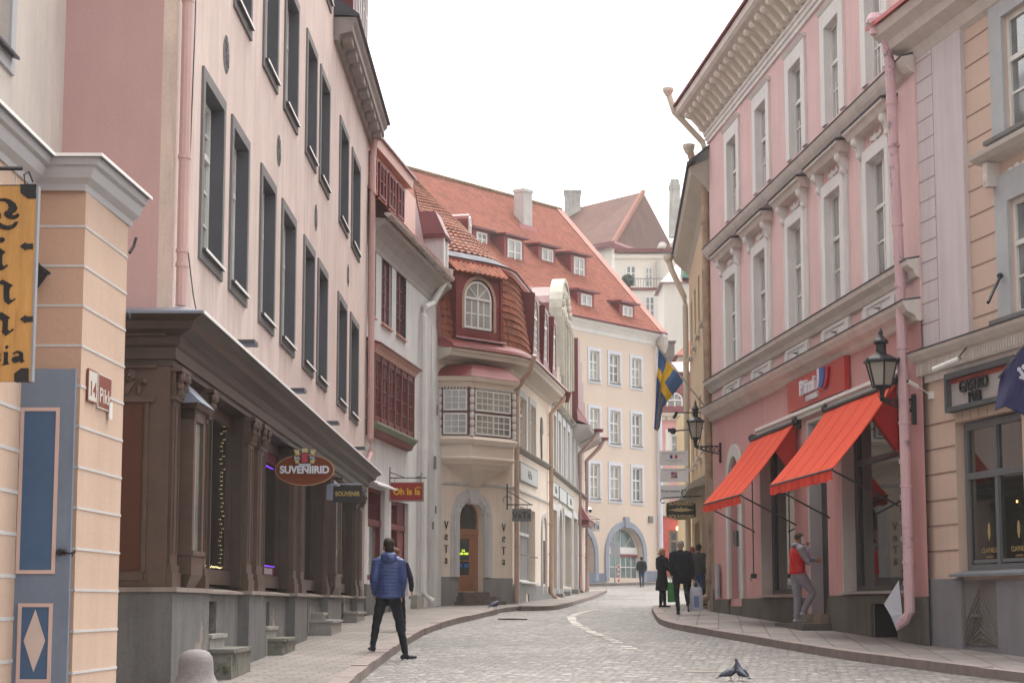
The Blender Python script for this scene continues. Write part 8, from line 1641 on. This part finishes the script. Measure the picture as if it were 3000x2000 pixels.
# ================================================================= pigeons
def pigeon(lab, loc, face, s=1., upright=.35, colr=(.045, .05, .065), neckup=1., wingc=None):
    t = thing('pigeon', lab, 'pigeon', loc, R(face), 'street pigeons'); T = Matrix.Translation(V(loc)) @ Matrix.Rotation(R(face), 4, 'Z') @ Matrix.Scale(s, 4)
    u = upright; b = M(); lo = V((0, -.10, .10)); mid = V((0, 0, .13)); br = V((0, .075, .15 + .05 * u)); nk = V((0, .10, .21 + .05 * neckup)); hd = V((0, .125, .255 + .06 * neckup))
    limb(b, [(V((0, -.16, .085)), .022, .012), (lo, .045, .035), (mid, .068, .062), (br, .058, .058), (nk, .030, .032), (hd, .024, .026)], 12); b.ball(tuple(hd), .025, .031, .025, 10, 8)
    limb(b, [(V((0, -.13, .095)), .03, .012), (V((0, -.25, .045)), .034, .008)], 8)
    k = remesh(b, .008, 3); k.v = [T @ v for v in k.v]; k.build('body', surf('pigeon_grey_%d' % int(colr[0] * 1000), colr, var=.35, scale=14, rough=.5), t, smooth=True)
    for sx in (-1, 1):
        q = M(); w_ = [(V((sx * .055, .05, .165)), .014, .03), (V((sx * .07, -.02, .14)), .012, .045), (V((sx * .05, -.12, .105)), .01, .028), (V((sx * .02, -.2, .075)), .006, .01)]; limb(q, w_, 8); q.v = [T @ v for v in q.v]; q.build('wing', surf('pigeon_wing_%d' % int((wingc or colr)[0] * 1000), wingc or tuple(c * 1.5 for c in colr), var=.4, scale=22), t, smooth=True)
        q = M(); q.tube([V((sx * .028, .0, .08)), V((sx * .03, .015, .03)), V((sx * .03, .0, .004))], .006, 6)
        for a in (-.02, 0, .02): q.tube([V((sx * .03, .0, .006)), V((sx * .03 + a, .04, .003))], .004, 5)
        q.tube([V((sx * .03, .0, .006)), V((sx * .03, -.02, .003))], .004, 5); q.v = [T @ v for v in q.v]; q.build('leg', surf('pigeon_leg', (.35, .10, .08)), t)
        q = M(); q.ball(tuple(hd + V((sx * .022, .012, .004))), .004, .004, .004, 6, 4); q.v = [T @ v for v in q.v]; q.build('eye', surf('pigeon_eye', (.5, .12, .03)), t)
    q = M(); q.tube([hd + V((0, .025, 0)), hd + V((0, .05, -.008))], [.008, .002], 6); q.v = [T @ v for v in q.v]; q.build('beak', surf('pigeon_beak', (.08, .07, .07)), t)
pigeon('left of two dark pigeons touching heads on the cobbles, leaning right', (2.66, 24.05, g(24.05)), -72, .74, .4, (.05, .055, .075), .6)
pigeon('right of two dark pigeons touching heads on the cobbles, upright with its back turned', (2.785, 24.0, g(24.0)), 28, .76, 1.0, (.035, .04, .065), 1.3)
pigeon('pale grey pigeon on the right pavement by the dark house base', (6.23, 35.9, g(35.9) + .125), 150, 1.05, .5, (.20, .19, .24), .3, (.26, .25, .30))
pigeon('dark pigeon perched on the far end of the left kerb', (-.42, 49.2, g(49.2) + .13), -40, 1.1, .1, (.05, .05, .07), .2)
def stick(pts, r_, lab, mat): q = M(); q.tube(pts, r_, 5); setp(q.build('twig', mat, base=pts[0]), lab, 'twig', 'fallen twigs')
TW = surf('twig_bark', (.05, .035, .03)); a = at(2448, 1868, 36); 
stick([(6.02, 35.6, g(35.6) + .13), (6.15, 35.2, g(35.2) + .135), (6.30, 35.0, g(35) + .135), (6.55, 34.5, g(34.5) + .135)], .012, 'long dark twig on the right pavement beside the pale pigeon', TW)
stick([(-.32, 45.6, g(45.6) + .01), (-.05, 45.4, g(45.4) + .02), (.35, 45.5, g(45.5) + .01)], .018, 'dark twig lying on the cobbles near the left kerb', TW)
stick([(2.2, 25.3, g(25.3) + .03), (2.55, 25.28, g(25.3) + .035), (2.75, 25.25, g(25.3) + .03)], .009, 'pale stick on the cobbles behind the two pigeons', surf('pale_stick', (.5, .42, .35)))
# ================================================================= haze
HZ = bpy.data.materials.new('haze_air'); HZ.use_nodes = True; nt = HZ.node_tree; nt.nodes.remove(nt.nodes['Principled BSDF']); pv = N(nt, 'ShaderNodeVolumePrincipled'); pv.inputs['Color'].default_value = (.96, .94, .93, 1); pv.inputs['Density'].default_value = .0005; pv.inputs['Anisotropy'].default_value = .2
nt.links.new(pv.outputs[0], nt.nodes['Material Output'].inputs['Volume'])
q = M(); q.box(-262, 262, -62, 402, -8, 60); setp(q.build('haze', HZ), kind='stuff')

# ================================================================= one object for every separate piece
SPLIT = {'roof_edge', 'joint_groove', 'head_moulding', 'fluting', 'window_surround', 'shopfront_post', 'apron_panel', 'side_cloth', 'pilaster_strip', 'scroll_bracket', 'bracket', 'floodlight', 'cellar_door', 'meter_box', 'sill', 'base_course', 'corner_trim', 'reveal', 'arch_surround', 'blue_sticker', 'shop_lamps', 'window_display',
         'green_strip', 'reveal_trim', 'display_pale', 'display_dark', 'display_red', 'orange_bunting', 'plinth', 'ledge', 'eyes', 'gold_leaves', 'panel_moulding', 'door_steps', 'gable_stucco', 'eave', 'fascia', 'people_mark', 'gold_emblem', 'window_rail', 'intercom', 'square_mark', 'bay_frame', 'string_course', 'flag_crest'}
def split(o):
    me = o.data; n = len(me.vertices); par = list(range(n))
    def find(a):
        while par[a] != a: par[a] = par[par[a]]; a = par[a]
        return a
    for p in me.polygons:
        vs = list(p.vertices); r = find(vs[0])
        for v in vs[1:]: par[find(v)] = r
    comp = {}
    for v in range(n): comp.setdefault(find(v), []).append(v)
    gr = []
    for vs in comp.values():
        cs = [me.vertices[v].co for v in vs]; gr.append([[min(c[k] for c in cs) - .012 for k in range(3)], [max(c[k] for c in cs) + .012 for k in range(3)], set(vs)])
    ch = True
    while ch:
        ch = False
        for i in range(len(gr)):
            for j in range(i + 1, len(gr)):
                a, b_ = gr[i], gr[j]
                if all(a[0][k] <= b_[1][k] and b_[0][k] <= a[1][k] for k in range(3)):
                    gr[i] = [[min(a[0][k], b_[0][k]) for k in range(3)], [max(a[1][k], b_[1][k]) for k in range(3)], a[2] | b_[2]]; gr.pop(j); ch = True; break
            if ch: break
    if len(gr) < 2 or len(gr) > 40: return
    polys = [list(p.vertices) for p in me.polygons]; cos = [v.co.copy() for v in me.vertices]; sm = len(me.polygons) and me.polygons[0].use_smooth
    for k, (_, _, S) in enumerate(gr):
        idx = sorted(S); mp = {v: i for i, v in enumerate(idx)}; nm = bpy.data.meshes.new(me.name); nm.from_pydata([cos[v] for v in idx], [], [[mp[v] for v in f] for f in polys if f[0] in S])
        for mm in me.materials: nm.materials.append(mm)
        if sm:
            for p in nm.polygons: p.use_smooth = True
        if k == 0: o.data = nm
        else: c = bpy.data.objects.new(o.name.split('.')[0], nm); col.objects.link(c); c.parent = o.parent; c.location = o.location; c.rotation_euler = o.rotation_euler
for o in list(col.objects):
    if o.type == 'MESH' and o.parent and o.name.split('.')[0] in SPLIT: split(o)
for o in col.objects:
    if o.type == 'MESH' and o.name.startswith('eyes'): o.name = 'eye'
